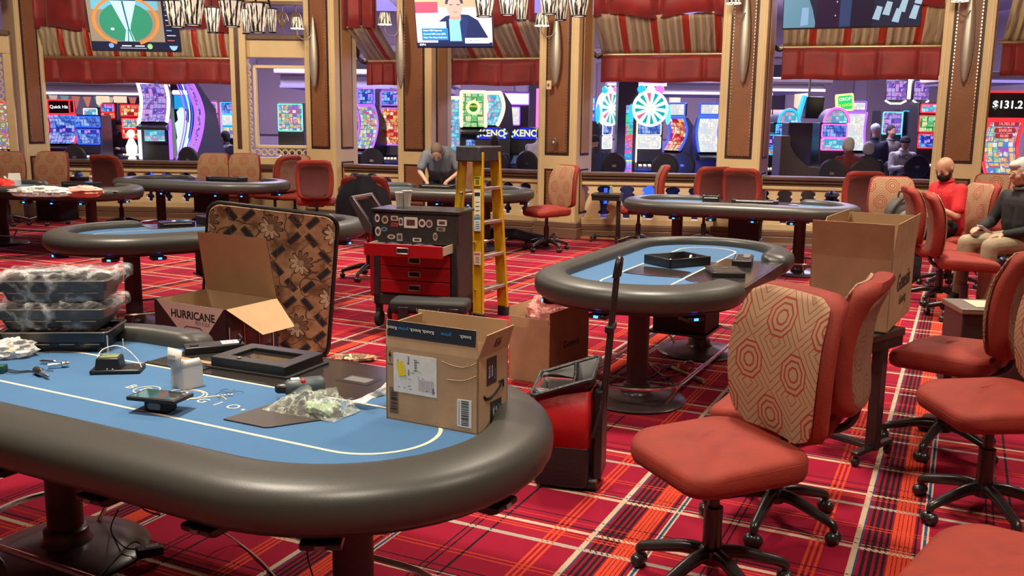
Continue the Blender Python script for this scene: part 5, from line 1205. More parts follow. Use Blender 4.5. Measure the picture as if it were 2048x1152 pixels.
wc(1275, 492, 175, 'chair seen edge-on at the left end of the right far table')
wc(1405, 492, 100, 'chair with dark red back left of the wide column at the right far table', KP)
wc(1488, 500, 60, 'red chair turned sideways under the wide column', KP)
wc(1705, 510, 85, 'chair with dark red back to the camera near the right end of the balustrade', KP)
# group of chairs by the bald man
chair(4.10, 8.40, -18, 'front red chair of the pair facing right before the man in red')
chair(4.22, 9.16, -12, 'second red chair of the pair facing right before the man in red')
wy(2000, 11.6, -112, 'tan patterned chair against the wall between the man in red and the grey-haired person')
wy(2075, 11.2, -112, 'tan patterned chair behind the grey-haired person at the right edge')
chair(-1.57, 10.2, 92, 'red chair under the dark jacket behind the tool cart handle')
# ================================================================ PEOPLE
def mskin(n, c): return mat(n, c, .5, noise=.08, nscale=12)
SK1 = mskin('skin_tan', (.42, .21, .13)); SK2 = mskin('skin_pale', (.55, .30, .20))
def seg(b, p0, r0, p1, r1, n=12):
    p0, p1 = Vector(p0), Vector(p1); b.sph(p0, r0, n, 8); b.sph(p1, r1, n, 8)
    if (p1 - p0).length > 1e-4: b.cyl(p0, p1, r0, r1, n)
def chain(b, pts):
    for (p0, r0), (p1, r1) in zip(pts, pts[1:]): seg(b, p0, r0, p1, r1)
def remesh(b, name, m, parent, vox=.009, sm=4, dec=None):
    o = b.build(name, m, None, smooth=0)
    r = o.modifiers.new('r', 'REMESH'); r.mode = 'VOXEL'; r.voxel_size = vox; r.use_smooth_shade = True
    s = o.modifiers.new('s', 'SMOOTH'); s.iterations = sm; s.factor = .5
    dg = bpy.context.evaluated_depsgraph_get(); me = bpy.data.meshes.new_from_object(o.evaluated_get(dg)); me.name = name
    o.modifiers.clear(); old = o.data; o.data = me; bpy.data.meshes.remove(old); o.parent = parent
    for p in me.polygons: p.use_smooth = True
    return o
def face_frame(c, d, up=(0, 0, 1)):
    d = Vector(d).normalized(); u = Vector(up); y = u.cross(d).normalized(); z = d.cross(y); M = Matrix((d, y, z)).transposed().to_4x4(); M.translation = Vector(c); return M
def add_head(b, M):
    old = b.M; b.M = M
    b.sph((-.012, 0, .025), .1, 16, 12, (1, .80, 1.02)); b.sph((.02, 0, -.045), .068, 14, 10, (1, .88, 1.05)); b.sph((.045, 0, -.075), .038, 12, 8, (1, 1.05, .8))
    b.sph((.062, 0, .01), .045, 12, 8, (.7, 1.35, .9)); seg(b, (.085, 0, .012), .010, (.106, 0, -.022), .014, 8); b.sph((.082, 0, -.055), .018, 10, 6, (.7, 1.5, .5)); b.sph((.085, 0, -.064), .013, 10, 6, (.7, 1.4, .5))
    for s in (-1, 1): b.sph((-.01, s * .084, -.005), .026, 10, 8, (.6, .35, 1.15)); b.sph((.055, s * .045, -.025), .028, 10, 8)
    b.M = old
def add_hand(b, w_, f, n_, s=1, curl=.5):
    """w_: wrist, f: finger direction, n_: palm normal"""
    f = Vector(f).normalized(); n_ = Vector(n_); n_ = (n_ - f * n_.dot(f)).normalized(); x = n_.cross(f) * s; w_ = Vector(w_)
    for k in (-1, 0, 1): seg(b, w_ + x * .012 * k, .017, w_ + f * .075 + x * .022 * k, .014, 8)
    for k, L in zip((-1.5, -.5, .5, 1.5), (.062, .074, .070, .054)):
        p0 = w_ + f * .082 + x * .0185 * k; p1 = p0 + (f + n_ * curl * .5).normalized() * L * .5; p2 = p1 + (f * (1 - curl * .6) + n_ * curl * 1.2).normalized() * L * .5; seg(b, p0, .0095, p1, .0088, 8); seg(b, p1, .0088, p2, .0075, 8)
    p0 = w_ + f * .025 - x * .030; p1 = p0 + (f * .7 - x * .6 + n_ * .4).normalized() * .045; seg(b, p0, .013, p1, .010, 8); seg(b, p1, .010, p1 + (f + n_ * .4).normalized() * .03, .0085, 8)
def person(label, loc, rz, J, shirt=None, pants=None, hair=None, skin=SK2, shoes=None, vox=.009, sleeve='long', group=None, hood=None):
    """J joints in local coordinates: pelvis chest neck head hdir sl el wl sr er wr (hl kl al tl hr kr ar tr) fl fr nl nr (hands)"""
    t = thing('person', label, 'person', loc, rz, group)
    V = {k: Vector(v) for k, v in J.items() if isinstance(v, (tuple, list, Vector))}
    side_ = (V['sl'] - V['sr']).normalized(); HM = face_frame(V['head'], V['hdir'], J.get('hup', (0, 0, 1)))
    def torso(b, e):
        pe, ch = V['pelvis'], V['chest']; mid_ = (pe + ch) / 2
        for s in (-1, 1):
            chain(b, [(pe + side_ * .075 * s, .105 + e), (mid_ + side_ * .06 * s, .108 + e + J.get('belly', 0)), (ch + side_ * .075 * s, .118 + e)])
            seg(b, ch + side_ * .07 * s, .10 + e, (V['sl'] if s > 0 else V['sr']), .058 + e)
        seg(b, pe, .11 + e, ch, .12 + e); seg(b, ch, .10 + e, V['neck'], .062 + e)
    b = MB(); torso(b, -.012); seg(b, V['neck'], .055, HM @ Vector((-.02, 0, -.06)), .052); add_head(b, HM)
    for a, q, w2, f, n_, s in (('sl', 'el', 'wl', 'fl', 'nl', 1), ('sr', 'er', 'wr', 'fr', 'nr', -1)):
        if q in V:
            chain(b, [(V[a], .05), (V[q], .038), (V[w2], .026)])
            if vox < .015: add_hand(b, V[w2], J.get(f, V[w2] - V[q]), J.get(n_, (0, 0, -1)), s, J.get('curl', .6))
            else: seg(b, V[w2], .03, V[w2] + (V[w2] - V[q]).normalized() * .08, .03)
    for h_, k_, a_, t_ in (('hl', 'kl', 'al', 'tl'), ('hr', 'kr', 'ar', 'tr')):
        if k_ in V:
            chain(b, [(V[h_], .08), (V[k_], .055), (V[a_], .038)]); seg(b, V[a_], .038, V[t_], .03)
    remesh(b, 'body', skin, t, vox)
    if shirt:
        b = MB(); torso(b, .012)
        for a, q, w2 in (('sl', 'el', 'wl'), ('sr', 'er', 'wr')):
            if q in V:
                if sleeve == 'long': chain(b, [(V[a], .068), (V[q], .056), (V[w2].lerp(V[q], .08), .042)])
                else: m_ = V[a].lerp(V[q], .72); chain(b, [(V[a], .070), (m_, .068)])
        o = remesh(b, 'shirt', shirt, t, vox * 1.1, 3)
        c = MB(); d = (V['neck'] - V['chest']).normalized(); ax = d.orthogonal().normalized(); ay = d.cross(ax); p = V['neck'] + d * .012
        c.tube([p + ax * .066 * math.cos(a) + ay * .066 * math.sin(a) for a in np.linspace(0, 2 * PI, 17)[:-1]], .016, 8, closed=True); c.build('collar', hood or shirt, o)
    if pants:
        b = MB(); seg(b, V['pelvis'] + side_ * .07, .118, V['pelvis'] - side_ * .07, .118)
        for h_, k_, a_ in (('hl', 'kl', 'al'), ('hr', 'kr', 'ar')):
            if k_ in V: chain(b, [(V['pelvis'] + (side_ if h_ == 'hl' else -side_) * .07, .112), (V[h_], .100), (V[k_], .075), (V[a_].lerp(V[k_], .04), .060)])
        remesh(b, 'trousers', pants, t, vox * 1.2, 3)
    if shoes and 'al' in V:
        for a_, t_ in (('al', 'tl'), ('ar', 'tr')):
            b = MB(); seg(b, V[a_], .048, V[t_], .042); b.sph(V[t_], .048, 10, 8); remesh(b, 'shoe', shoes, t, vox * 1.1, 2)
    if hair:
        b = MB(); b.M = HM; hm, style = hair
        if style == 'cap':
            b.sph((-.014, 0, .045), .108, 16, 10, (1, .86, .85)); b.sph((.085, 0, .045), .06, 12, 6, (1, 1.1, .16)); remesh(b, 'cap', hm, t, max(vox, .008), 2)
        else:
            b.sph((-.028, 0, .042), .104, 18, 12, (1, .86, 1.0)); b.sph((-.045, 0, -.01), .09, 14, 10, (.8, .98, 1.0))
            if style == 'full': b.sph((.03, .0, .085), .07, 14, 8, (1, 1.0, .6)); b.sph((-.02, .07, .0), .045, 10, 8, (1, .6, 1.4)); b.sph((-.02, -.07, .0), .045, 10, 8, (1, .6, 1.4))
            o = remesh(b, 'hair', hm, t, max(vox * .9, .007), 2)
    if vox < .012:
        for s in (-1, 1):
            b = MB(); b.M = HM; b.sph((.083, s * .034, .010), .0105, 10, 8); o = b.build('eye', mat('eye_white', (.22, .14, .11), .5), t)
            b = MB(); b.M = HM; b.sph((.0905, s * .034, .008), .0062, 8, 6); b.build('iris', M_INK, o)
            b = MB(); b.M = HM; b.tube([(.088, s * .018, .030), (.090, s * .034, .035), (.083, s * .050, .030)], .0035, 6); b.build('eyebrow', hair[0] if hair else mat('brow_dark', (.05, .03, .02), .8), t)
    return t, HM, V
def cloth(n, c, bs=16): return mat(n, c, .8, noise=.18, nscale=5, bump=.5, bscale=bs)
# the bald man in red
q = W(1896, 400, 10.0); zc = 0
J = dict(pelvis=(0, 0, .68), chest=(.04, 0, 1.0), neck=(.07, 0, 1.14), head=(.115, .02, 1.275), hdir=(1, .30, -.50), sl=(.03, .19, 1.07), el=(.10, .27, .80), wl=(.36, .10, .93), sr=(.05, -.19, 1.07), er=(.13, -.26, .80), wr=(.37, -.05, .92),
         fl=(.9, -.3, .25), nl=(0, -.2, 1), fr=(.9, .3, .25), nr=(0, .2, 1), hl=(.06, .10, .68), kl=(.46, .16, .62), al=(.46, .17, .16), tl=(.60, .17, .05), hr=(.06, -.10, .68), kr=(.46, -.16, .62), ar=(.46, -.17, .16), tr=(.60, -.17, .05), belly=.01, curl=.8)
RED_RZ = math.radians(-170)
t, HM, V = person('bald man in a red polo shirt and black mask seated looking at his phone', (q.x + .03, q.y, 0), RED_RZ, J, cloth('red_polo', (.50, .012, .018)), cloth('black_pants', (.015, .015, .018)), None, SK1, M_BLKM, vox=.0085, sleeve='short')
b = MB(); b.M = HM; b.sph((.030, 0, -.052), .078, 18, 12, (1.0, .93, .85)); b.sph((.098, 0, -.028), .022, 10, 8); b.sph((.05, 0, -.085), .04, 10, 8); o = remesh(b, 'face_mask', mat('mask_black', (.012, .012, .014), .8), t, .006, 3)
b = MB(); b.M = HM
for s in (-1, 1): b.tube([(.05, s * .072, -.03), (.02, s * .086, -.01), (-.01, s * .092, .0)], .0025, 6); b.tube([(.05, s * .072, -.07), (.02, s * .082, -.04), (-.01, s * .09, -.02)], .0025, 6)
b.build('ear_loops', M_INK, o)
ph = (V['wl'] + V['wr']) / 2 + Vector((.10, 0, .035)); Mt = Matrix.Translation(t.location) @ Matrix.Rotation(RED_RZ, 4, 'Z'); pw = Mt @ ph
p2 = thing('phone', 'smartphone held by the bald man in red', 'phone', pw, rot=(0, math.radians(-28), RED_RZ)); MB().prism(rrect(.15, .075, .01), -.004, .004).build('phone_body', M_BLACK, p2, bevel=.001); MB().prism(rrect(.135, .066, .006), .004, .005).build('phone_screen', mat('phone_lit', (.2, .2, .25), .1, emit=(.5, .55, .7), es=.4), p2)
chair(q.x + .08, q.y + .02, -172, 'patterned chair the bald man in red sits in')
# grey backpack
q = W(1800, 420, 10.6); t = thing('backpack', 'grey and black backpack standing on the chair left of the man in red', 'backpack', (q.x, q.y, .60), .3)
b = MB(); b.sph((0, 0, .16), .2, 18, 12, (.95, .6, .85)); b.sph((0, -.06, .10), .13, 14, 10, (1.1, .6, .8)); remesh(b, 'pack_body', mat('pack_grey', (.07, .07, .065), .7, noise=.3, nscale=8), t, .012, 3)
MB().tube(spline([(-.16, -.05, .02), (-.17, -.09, .18), (-.06, -.12, .33), (.05, -.11, .33)], 6), .016, 8).build('strap', M_BLKM, t); MB().tube([(-.04, 0, .33), (-.03, 0, .39), (.05, 0, .39), (.06, 0, .33)], .012, 8).build('top_handle', M_BLKM, t)
b = MB(); b.sph((.0, -.125, .12), .09, 14, 10, (1.2, .4, .8)); b.build('front_pocket', mat('pack_light', (.20, .20, .18), .7), t)
chair(q.x + .0, q.y + .12, -100, 'patterned chair carrying the grey backpack')
# grey-haired person at the right edge
q = W(2044, 430, 8.7)
J = dict(pelvis=(-.02, 0, .70), chest=(.02, 0, 1.02), neck=(.05, 0, 1.17), head=(.085, .0, 1.31), hdir=(1, -.25, -.22), sl=(.02, .20, 1.08), el=(.08, .27, .82), wl=(.32, .12, .76), sr=(.02, -.20, 1.08), er=(.10, -.29, .83), wr=(.34, -.14, .80),
         fl=(.9, -.3, -.1), nl=(0, -.1, -1), fr=(.9, .3, -.1), nr=(0, .1, -1), hl=(.04, .10, .68), kl=(.48, .15, .66), al=(.50, .15, .18), tl=(.64, .15, .06), hr=(.04, -.10, .68), kr=(.48, -.15, .66), ar=(.50, -.16, .18), tr=(.64, -.16, .06), belly=.03)
t, HM, V = person('grey-haired person in glasses, black jacket and khaki trousers seated at the right picture edge', (q.x + .02, q.y, 0), math.radians(-165), J, cloth('black_jacket', (.010, .010, .012)), cloth('khaki', (.30, .24, .15)), (mat('grey_hair', (.50, .47, .42), .8, bump=.8, bscale=70), 'full'), SK2, M_BLKM, vox=.0085, hood=mat('hood_grey', (.12, .12, .10), .8))
b = MB(); b.M = HM
for s in (-1, 1): b.tube([(.100 + .0 * a, s * .034 + .022 * math.cos(a), .008 + .017 * math.sin(a)) for a in np.linspace(0, 2 * PI, 15)[:-1]], .0018, 6, closed=True); b.tube([(.098, s * .056, .012), (.05, s * .082, .014), (-.01, s * .088, .01)], .0016, 6)
b.tube([(.101, -.012, .01), (.103, 0, .013), (.101, .012, .01)], .0018, 6); b.build('glasses', M_STEEL, t)
q2 = Matrix.Translation(t.location) @ Matrix.Rotation(math.radians(-165), 4, 'Z') @ Vector((.42, .0, .80)); t2 = thing('phone', 'pale phone lying in the hand of the grey-haired person', 'phone', q2, rot=(0, -.5, math.radians(-165))); MB().prism(rrect(.15, .075, .01), -.004, .004).build('phone_body', mat('phone_pale', (.45, .42, .55), .3), t2, bevel=.001); MB().prism(rrect(.13, .062, .006), .004, .0048).build('phone_screen', MATS['phone_lit'], t2)
t3 = thing('shoulder_bag', 'dark shiny bag standing on the floor before the grey-haired person', 'bag', (*P(2020, 570).xy, 0), .1)
MB().box((0, 0, .16), (.30, .16, .30), taper=.85).build('bag_body', M_BLACK, t3, bevel=.03); MB().tube([(-.09, 0, .30), (-.06, 0, .40), (.06, 0, .40), (.09, 0, .30)], .008, 8).build('bag_handle', M_BLACK, t3)
# man bending over the far table
q = W(884, 330, 13.75)
J = dict(pelvis=(0, 0, .90), chest=(.18, 0, 1.22), neck=(.29, 0, 1.285), head=(.40, -.02, 1.25), hdir=(.72, .0, -.75), hup=(.6, 0, 1), sl=(.20, .20, 1.22), el=(.26, .28, .98), wl=(.36, .10, .84), sr=(.20, -.20, 1.22), er=(.24, -.29, .98), wr=(.36, -.16, .82),
         hl=(0, .10, .88), kl=(.02, .12, .48), al=(0, .12, .09), tl=(.14, .13, .04), hr=(0, -.10, .88), kr=(.02, -.12, .48), ar=(0, -.12, .09), tr=(.14, -.13, .04), fl=(.3, -.3, -.9), nl=(-1, 0, 0), fr=(.3, .1, -.9), nr=(-1, 0, 0), belly=.035, curl=.9)
t, HM, V = person('man in a grey-blue work shirt bending over the far table, looking down at his hands', (q.x, q.y, 0), math.radians(-93), J, cloth('work_shirt', (.15, .16, .19)), cloth('navy_pants', (.012, .015, .03)), (mat('brown_grey_hair', (.13, .09, .06), .8), 'short'), SK2, M_BLKM, vox=.011, sleeve='short')
pw = Matrix.Translation(t.location) @ Matrix.Rotation(math.radians(-93), 4, 'Z') @ Vector((.44, .07, .80)); t2 = thing('phone', 'small dark device in the hand of the bending man', 'phone', pw, .4); MB().box((0, 0, 0), (.10, .04, .02)).build('device_body', M_BLACK, t2, bevel=.004); MB().box((0, 0, .011), (.06, .03, .002)).build('device_screen', MATS['screen_glass'], t2)
# person lying under the far table
J = dict(pelvis=(0, 0, .17), chest=(-.40, .02, .17), neck=(-.56, .02, .16), head=(-.70, .02, .15), hdir=(0, -.2, 1), hup=(-1, 0, 0), sl=(-.50, -.18, .14), el=(-.35, -.32, .12), wl=(-.15, -.28, .22), sr=(-.50, .20, .14), er=(-.35, .34, .12), wr=(-.18, .26, .24),
         hl=(.05, -.10, .16), kl=(.48, -.13, .19), al=(.88, -.10, .09), tl=(.99, -.12, .13), hr=(.05, .10, .15), kr=(.50, .10, .15), ar=(.92, .08, .08), tr=(1.02, .10, .15), fl=(.5, .2, .5), fr=(.5, -.2, .5), belly=.01)
person('person in dark jeans lying on the carpet, legs and shoe showing behind the ladder', (-.44, 13.0, 0), math.radians(-5), J, cloth('dark_tee', (.03, .035, .05)), cloth('dark_jeans', (.028, .040, .060)), (mat('brown_hair', (.06, .035, .02), .8), 'short'), SK1, mat('brown_shoe', (.22, .13, .08), .6), vox=.012, sleeve='short')
# players in the slot hall
SIT = []
def sitter(label, px, py, Y, rz, shirt, hair, pants=(.02, .02, .03), skin=SK2, lean=.06, sleeve='long'):
    top = W(px, py, Y); z = top.z - .13; SIT.append((label, top.x, Y, rz))
    J = dict(pelvis=(0, 0, z - .56), chest=(lean, 0, z - .27), neck=(lean * 1.4, 0, z - .13), head=(lean * 1.8 + .02, 0, z), hdir=(1, 0, -.12), sl=(lean, .19, z - .22), el=(lean + .12, .25, z - .47), wl=(lean + .38, .15, z - .42), sr=(lean, -.19, z - .22), er=(lean + .12, -.25, z - .47), wr=(lean + .38, -.15, z - .42),
             hl=(.05, .1, z - .57), kl=(.45, .14, z - .58), al=(.42, .14, max(.08, z - 1.05)), tl=(.54, .14, max(.05, z - 1.1)), hr=(.05, -.1, z - .57), kr=(.45, -.14, z - .58), ar=(.42, -.14, max(.08, z - 1.05)), tr=(.54, -.14, max(.05, z - 1.1)))
    return person(label, (top.x, Y, 0), math.radians(rz), J, shirt, cloth('p%s' % str(pants), pants), hair, skin, M_BLKM, vox=.02, sleeve=sleeve)
def stander(label, px, py, Y, rz, shirt, hair, pants, skin=SK2):
    top = W(px, py, Y); z = top.z - .13; k = z / 1.62
    J = dict(pelvis=(0, 0, .92 * k), chest=(0, 0, 1.27 * k), neck=(.01, 0, 1.45 * k), head=(.03, 0, z), hdir=(1, 0, -.1), sl=(0, .19, 1.36 * k), el=(.02, .25, 1.08 * k), wl=(.20, .14, .98 * k), sr=(0, -.19, 1.36 * k), er=(.02, -.25, 1.08 * k), wr=(.18, -.16, .96 * k),
             hl=(0, .1, .88 * k), kl=(.02, .1, .48 * k), al=(0, .1, .09), tl=(.13, .11, .04), hr=(0, -.1, .88 * k), kr=(.02, -.1, .48 * k), ar=(0, -.1, .09), tr=(.13, -.11, .04))
    return person(label, (top.x, Y, 0), math.radians(rz), J, shirt, cloth('q%s' % str(pants), pants), hair, skin, M_BLKM, vox=.02)
HG = MATS['grey_hair']; HD = mat('dark_hair', (.02, .015, .012), .8); HB_ = MATS['brown_grey_hair']; CAPB = mat('cap_black', (.012, .012, .014), .8); CAPW = mat('cap_white', (.5, .55, .6), .8)
sitter('man in a dark shirt and black cap playing left of the striped rainbow panel', 1197, 270, 16.6, 120, cloth('dark_shirt', (.035, .035, .045)), (CAPB, 'cap'), skin=SK1)
sitter('dark-haired player in a black jacket facing the keno machine', 990, 272, 16.2, 95, cloth('black_jacket2', (.012, .014, .02)), (HD, 'short'), skin=SK1)
sitter('player in a white shirt hunched beside the middle column', 1068, 255, 16.6, 60, cloth('white_shirt', (.5, .5, .55)), (HD, 'short'), lean=.16)
sitter('player in a maroon jacket with thin grey hair right of the curved cabinets', 1706, 276, 15.3, 105, cloth('maroon_coat', (.16, .02, .025)), (HG, 'short'))
sitter('white-haired player in a black coat seated right of the maroon jacket', 1738, 285, 16.1, 70, cloth('black_coat', (.012, .012, .014)), (HG, 'full'))
stander('standing man in a dark jacket and pale cap facing away in the slot hall', 1752, 247, 18.6, 75, cloth('navy_jacket', (.015, .02, .04)), (CAPW, 'cap'), (.12, .08, .06))
stander('standing man in a grey hoodie right of the dark jacket in the slot hall', 1782, 251, 19.7, -70, cloth('grey_hoodie', (.24, .21, .19)), (HD, 'short'), (.10, .07, .06))
SW, _, VV = sitter('player in a white sweatshirt with dark letters under the hanging signs', 1806, 272, 17.6, -90, cloth('white_sweater', (.55, .58, .52)), (CAPB, 'cap'), skin=SK1)
pc = VV['chest']; text_mb('HCR', .13, .004, M=Matrix.Translation((pc.x + .142, 0, pc.z + .02)) @ Matrix.Rotation(PI / 2, 4, 'Z') @ FX).build('shirt_letters', M_INK, SW, smooth=0)
sitter('left one of two seated players before the pink-lit machines at left', 437, 262, 18.0, 160, cloth('blue_coat', (.02, .025, .06)), (HG, 'short'))
sitter('right one of two seated players before the pink-lit machines at left', 459, 263, 19.3, 160, cloth('grey_coat', (.10, .09, .12)), (HD, 'short'))
sitter('player in dark clothes behind the glowing white figurine at left', 248, 240, 18.8, -100, cloth('dark_coat', (.02, .02, .03)), (HD, 'full'), skin=SK1)
# ================================================================ SLOT HALL
def seg_poly(cx_, cz_, r, a0, a1, n=4): return [(cx_, cz_)] + [(cx_ + r * math.cos(a0 + (a1 - a0) * k / n), cz_ + r * math.sin(a0 + (a1 - a0) * k / n)) for k in range(n + 1)]
def glow(name, c, s=1.5): return mat(name, tuple(min(1, v) * .3 for v in c), .4, emit=c, es=s)
def screen(name, pal, sx=10, sz=10, st=.95, base=None):
    g = NT(name); s = g.sep(g.tc.outputs['Object']); v = g.comb(g.math('MULTIPLY', s[0], sx * 1.25), 0.0, g.math('MULTIPLY', s[2], sz * 1.25))
    n = g.t.nodes.new('ShaderNodeTexVoronoi'); n.distance = 'CHEBYCHEV'; n.inputs['Randomness'].default_value = .25; n.inputs['Scale'].default_value = 1.0; g.put(n.inputs['Vector'], v)
    hs = g.sep(n.outputs['Color']); k = len(pal); c = g.ramp(hs[0], [(i / k, p) for i, p in enumerate(pal)])
    nz = g.noise(g.tc.outputs['Object'], 16, 5); art = g.ramp(g.noise(g.tc.outputs['Object'], 4.5, 5), [(.30 + .44 * i / k, p) for i, p in enumerate(pal)], 'LINEAR'); zz_ = g.math('FRACT', g.math('ADD', g.math('MULTIPLY', s[2], 2.9), g.math('MULTIPLY', nz, .12))); c = g.mix(g.math('GREATER_THAN', zz_, .42), c, art); c = g.mix(g.math('GREATER_THAN', nz, .60), c, pal[1]); edge = g.math('GREATER_THAN', n.outputs['Distance'], .43); c = g.mix(edge, c, tuple(v_ * .8 for v_ in pal[0]))
    g.put(g.b.inputs['Base Color'], (0.02, 0.02, 0.02, 1)); g.put(g.b.inputs['Emission Color'], c); g.b.inputs['Emission Strength'].default_value = st; g.b.inputs['Roughness'].default_value = .2; return g.m
WHT = (1, .98, .95)
S_BLUE = screen('screen_blue', [(.02, .05, .55), (.1, .35, 1), (.02, .03, .3), (.3, .6, 1), (.6, .3, .9)], 14, 12)
S_RED = screen('screen_red', [(.7, .03, .02), (1, .6, .15), (.4, .01, .02), (1, .85, .6), (.9, .2, .1)], 12, 12)
S_MIX = screen('screen_mix', [(.1, .3, .8), (.9, .9, .95), (.8, .1, .15), (.9, .7, .2), (.2, .6, .4), (.5, .1, .6)], 11, 11, .9)
S_TEAL = screen('screen_teal', [(.05, .55, .75), (.5, .9, 1), (.1, .35, .7), (.8, .3, .5), (.3, .8, .8)], 12, 12)
S_GREEN = screen('screen_green', [(.05, .35, .08), (.75, .95, .45), (.1, .6, .2), (.9, .85, .5), (.3, .7, .5)], 7, 7, .9)
S_WHITE = screen('screen_white', [(.9, .9, .85), (1, 1, 1), (.85, .75, .7), (.6, .75, .9), (1, .95, .8)], 16, 16, 1.0)
S_PURP = screen('screen_purple', [(.25, .1, .7), (.6, .5, 1), (.1, .05, .4), (.75, .35, .8), (.4, .4, .9)], 12, 9, .85)
S_RAIN = screen('screen_rainbow', [(.05, .3, .9), (.05, .7, .3), (.9, .1, .2), (.5, .1, .8), (.1, .7, .9), (1, .8, .1)], 3.5, 5, 1.1)
L_RED = glow('led_red', (1, .015, .02), 3); L_BLUE = glow('led_blue', (.015, .06, 1), 3); L_CYAN = glow('led_cyan', (.02, .35, 1), 2); L_PURP = glow('led_purple', (.28, .08, 1), 2.2); L_WARM = glow('led_warm', (1, .72, .5), 1.4); L_WHITE = glow('led_white', (.9, .85, 1), 1.4); L_PINK = glow('led_pink', (1, .1, .45), 2.5); L_GRN = glow('led_green', (.1, .9, .5), 2)
M_CAB = mat('cabinet_black', (.02, .018, .022), .35); M_CABG = mat('cabinet_side', (.055, .05, .06), .5); M_CABP = mat('cabinet_slate', (.06, .06, .10), .4)
def frame_loop(b, x0, x1, z0, z1, y, r): b.tube([(x, y, z) for x, z in [((x0 + x1) / 2 + p[0], (z0 + z1) / 2 + p[1]) for p in rrect(x1 - x0, z1 - z0, .02, 3)]], r, 6, closed=True)
def upright(label, px, Y, w_, scr, rz=0, led=L_BLUE, deck=True, side=M_CAB, ztop=None, dep=.55, zbase_glow=None, frames=True, txt=None):
    """scr: list of (py_top, py_bot, material, width fraction)"""
    c = W(px, 300, Y); t = thing('slot_machine', label, 'slot machine', (c.x, Y, 0), math.radians(rz))
    zt = W(px, scr[0][0], Y).z; b = MB()
    b.bb(-w_ / 2, w_ / 2, .0, dep, 0, .78); b.prism([(0, .78), (dep, .78), (dep, zt + .03), (.12, zt + .03), (.06, 1.15), (-.0, .98)], -w_ / 2, w_ / 2, 'x'); b.build('cabinet', side, t, bevel=.01)
    if deck:
        b = MB(); b.prism([(-.28, .86), (-.28, .92), (.03, 1.02), (.05, .86)], -w_ / 2, w_ / 2, 'x'); b.build('button_deck', M_CAB, t, bevel=.01)
        b = MB()
        for k in range(5): b.box((-w_ * .34 + k * w_ * .16, -.19, .962), (w_ * .10, .05, .02), (.32, 0, 0))
        b.build('buttons', L_WARM if led != L_WARM else L_RED, t, smooth=0); MB().bb(-w_ * .3, w_ * .3, -.012, -.002, .2, .72).build('belly_glass', zbase_glow or mat('belly_dark', (.01, .012, .05), .2), t)
    for py0, py1, m, wf in scr:
        z1, z0 = W(px, py0, Y).z, W(px, py1, Y).z; y = .05 if (z0 + z1) / 2 > 1.2 else .0
        o = MB().bb(-w_ / 2 * wf, w_ / 2 * wf, y - .012, y, z0 + .012, z1 - .012).build('game_screen', m, t)
        if frames: b = MB(); frame_loop(b, -w_ / 2 * wf - .008, w_ / 2 * wf + .008, z0, z1, y - .012, .011); b.build('light_frame', led, o)
    if txt:
        for tx, size, py, m in txt: z = W(px, py, Y).z; text_mb(tx, size, .004, M=Matrix.Translation((0, .05 - .024, z)) @ FX).build('game_title', m, t, smooth=0)
    return t
def curved(label, px, Y, w_, py0, py1, m, rz=0, led=L_RED, amp=.20, ledr=.018, side=M_CAB, lower=None, topbox=None, outer=0.0):
    """cabinet with one tall screen that sweeps from the deck up and back"""
    c = W(px, 300, Y); t = thing('slot_machine', label, 'slot machine', (c.x, Y, 0), math.radians(rz)); z1, z0 = W(px, py0, Y).z, W(px, py1, Y).z; hh = z1 - z0
    def prof(u): return amp * (1 - math.sin((u * .5 + .5) * PI / 1)) if False else (-.16 * (1 - u) ** 2 + .10 * math.sin(u * PI) + amp * 0 - amp * max(0, u - .55) ** 1.5)
    b = MB(); b.grid(lambda i, j: ((i - .5) * w_ * .82, prof(j) - .004, z0 + hh * j), 4, 26); b.build('game_screen', m, t, solid=.012)
    b = MB(); n = 24; vs = []; 
    poly = [(prof(k / n) + .006, z0 + hh * k / n) for k in range(n + 1)]; poly += [(poly[-1][0] + .10, z1), (.32, z1 - hh * .35), (.50, 1.0), (.5, 0), (-.02, 0), (-.02, z0 - .05)]
    b.prism(poly, -w_ / 2, w_ / 2, 'x'); b.build('cabinet', side, t)
    for s in (-1, 1):
        b = MB(); b.tube([(s * w_ / 2 * .93, prof(k / n) - .018, z0 + hh * k / n) for k in range(n + 1)], ledr, 8); b.build('light_strip', led, t)
    b = MB(); b.tube([(-w_ / 2 * .93, prof(1) - .018, z1), (w_ / 2 * .93, prof(1) - .018, z1)], ledr, 8); b.build('light_strip', led, t)
    b = MB(); b.prism([(-.36, z0 - .14), (-.36, z0 - .09), (-.05, z0 - .02), (-.02, z0 - .16)], -w_ / 2, w_ / 2, 'x'); b.build('button_deck', M_CAB, t, bevel=.01)
    if lower: MB().bb(-w_ * .32, w_ * .32, -.035, -.022, .15, z0 - .2).build('belly_glass', lower, t)
    if topbox:
        p0, p1, mm = topbox; a1, a0 = W(px, p0, Y).z, W(px, p1, Y).z; o = MB().bb(-w_ * .42, w_ * .42, -.02, .06, a0, a1).build('top_box', M_CAB, t, bevel=.01); o2 = MB().bb(-w_ * .37, w_ * .37, -.03, -.02, a0 + .02, a1 - .02).build('top_screen', mm, t); b = MB(); frame_loop(b, -w_ * .42, w_ * .42, a0, a1, -.028, .012); b.build('top_light_frame', led, t)
    return t
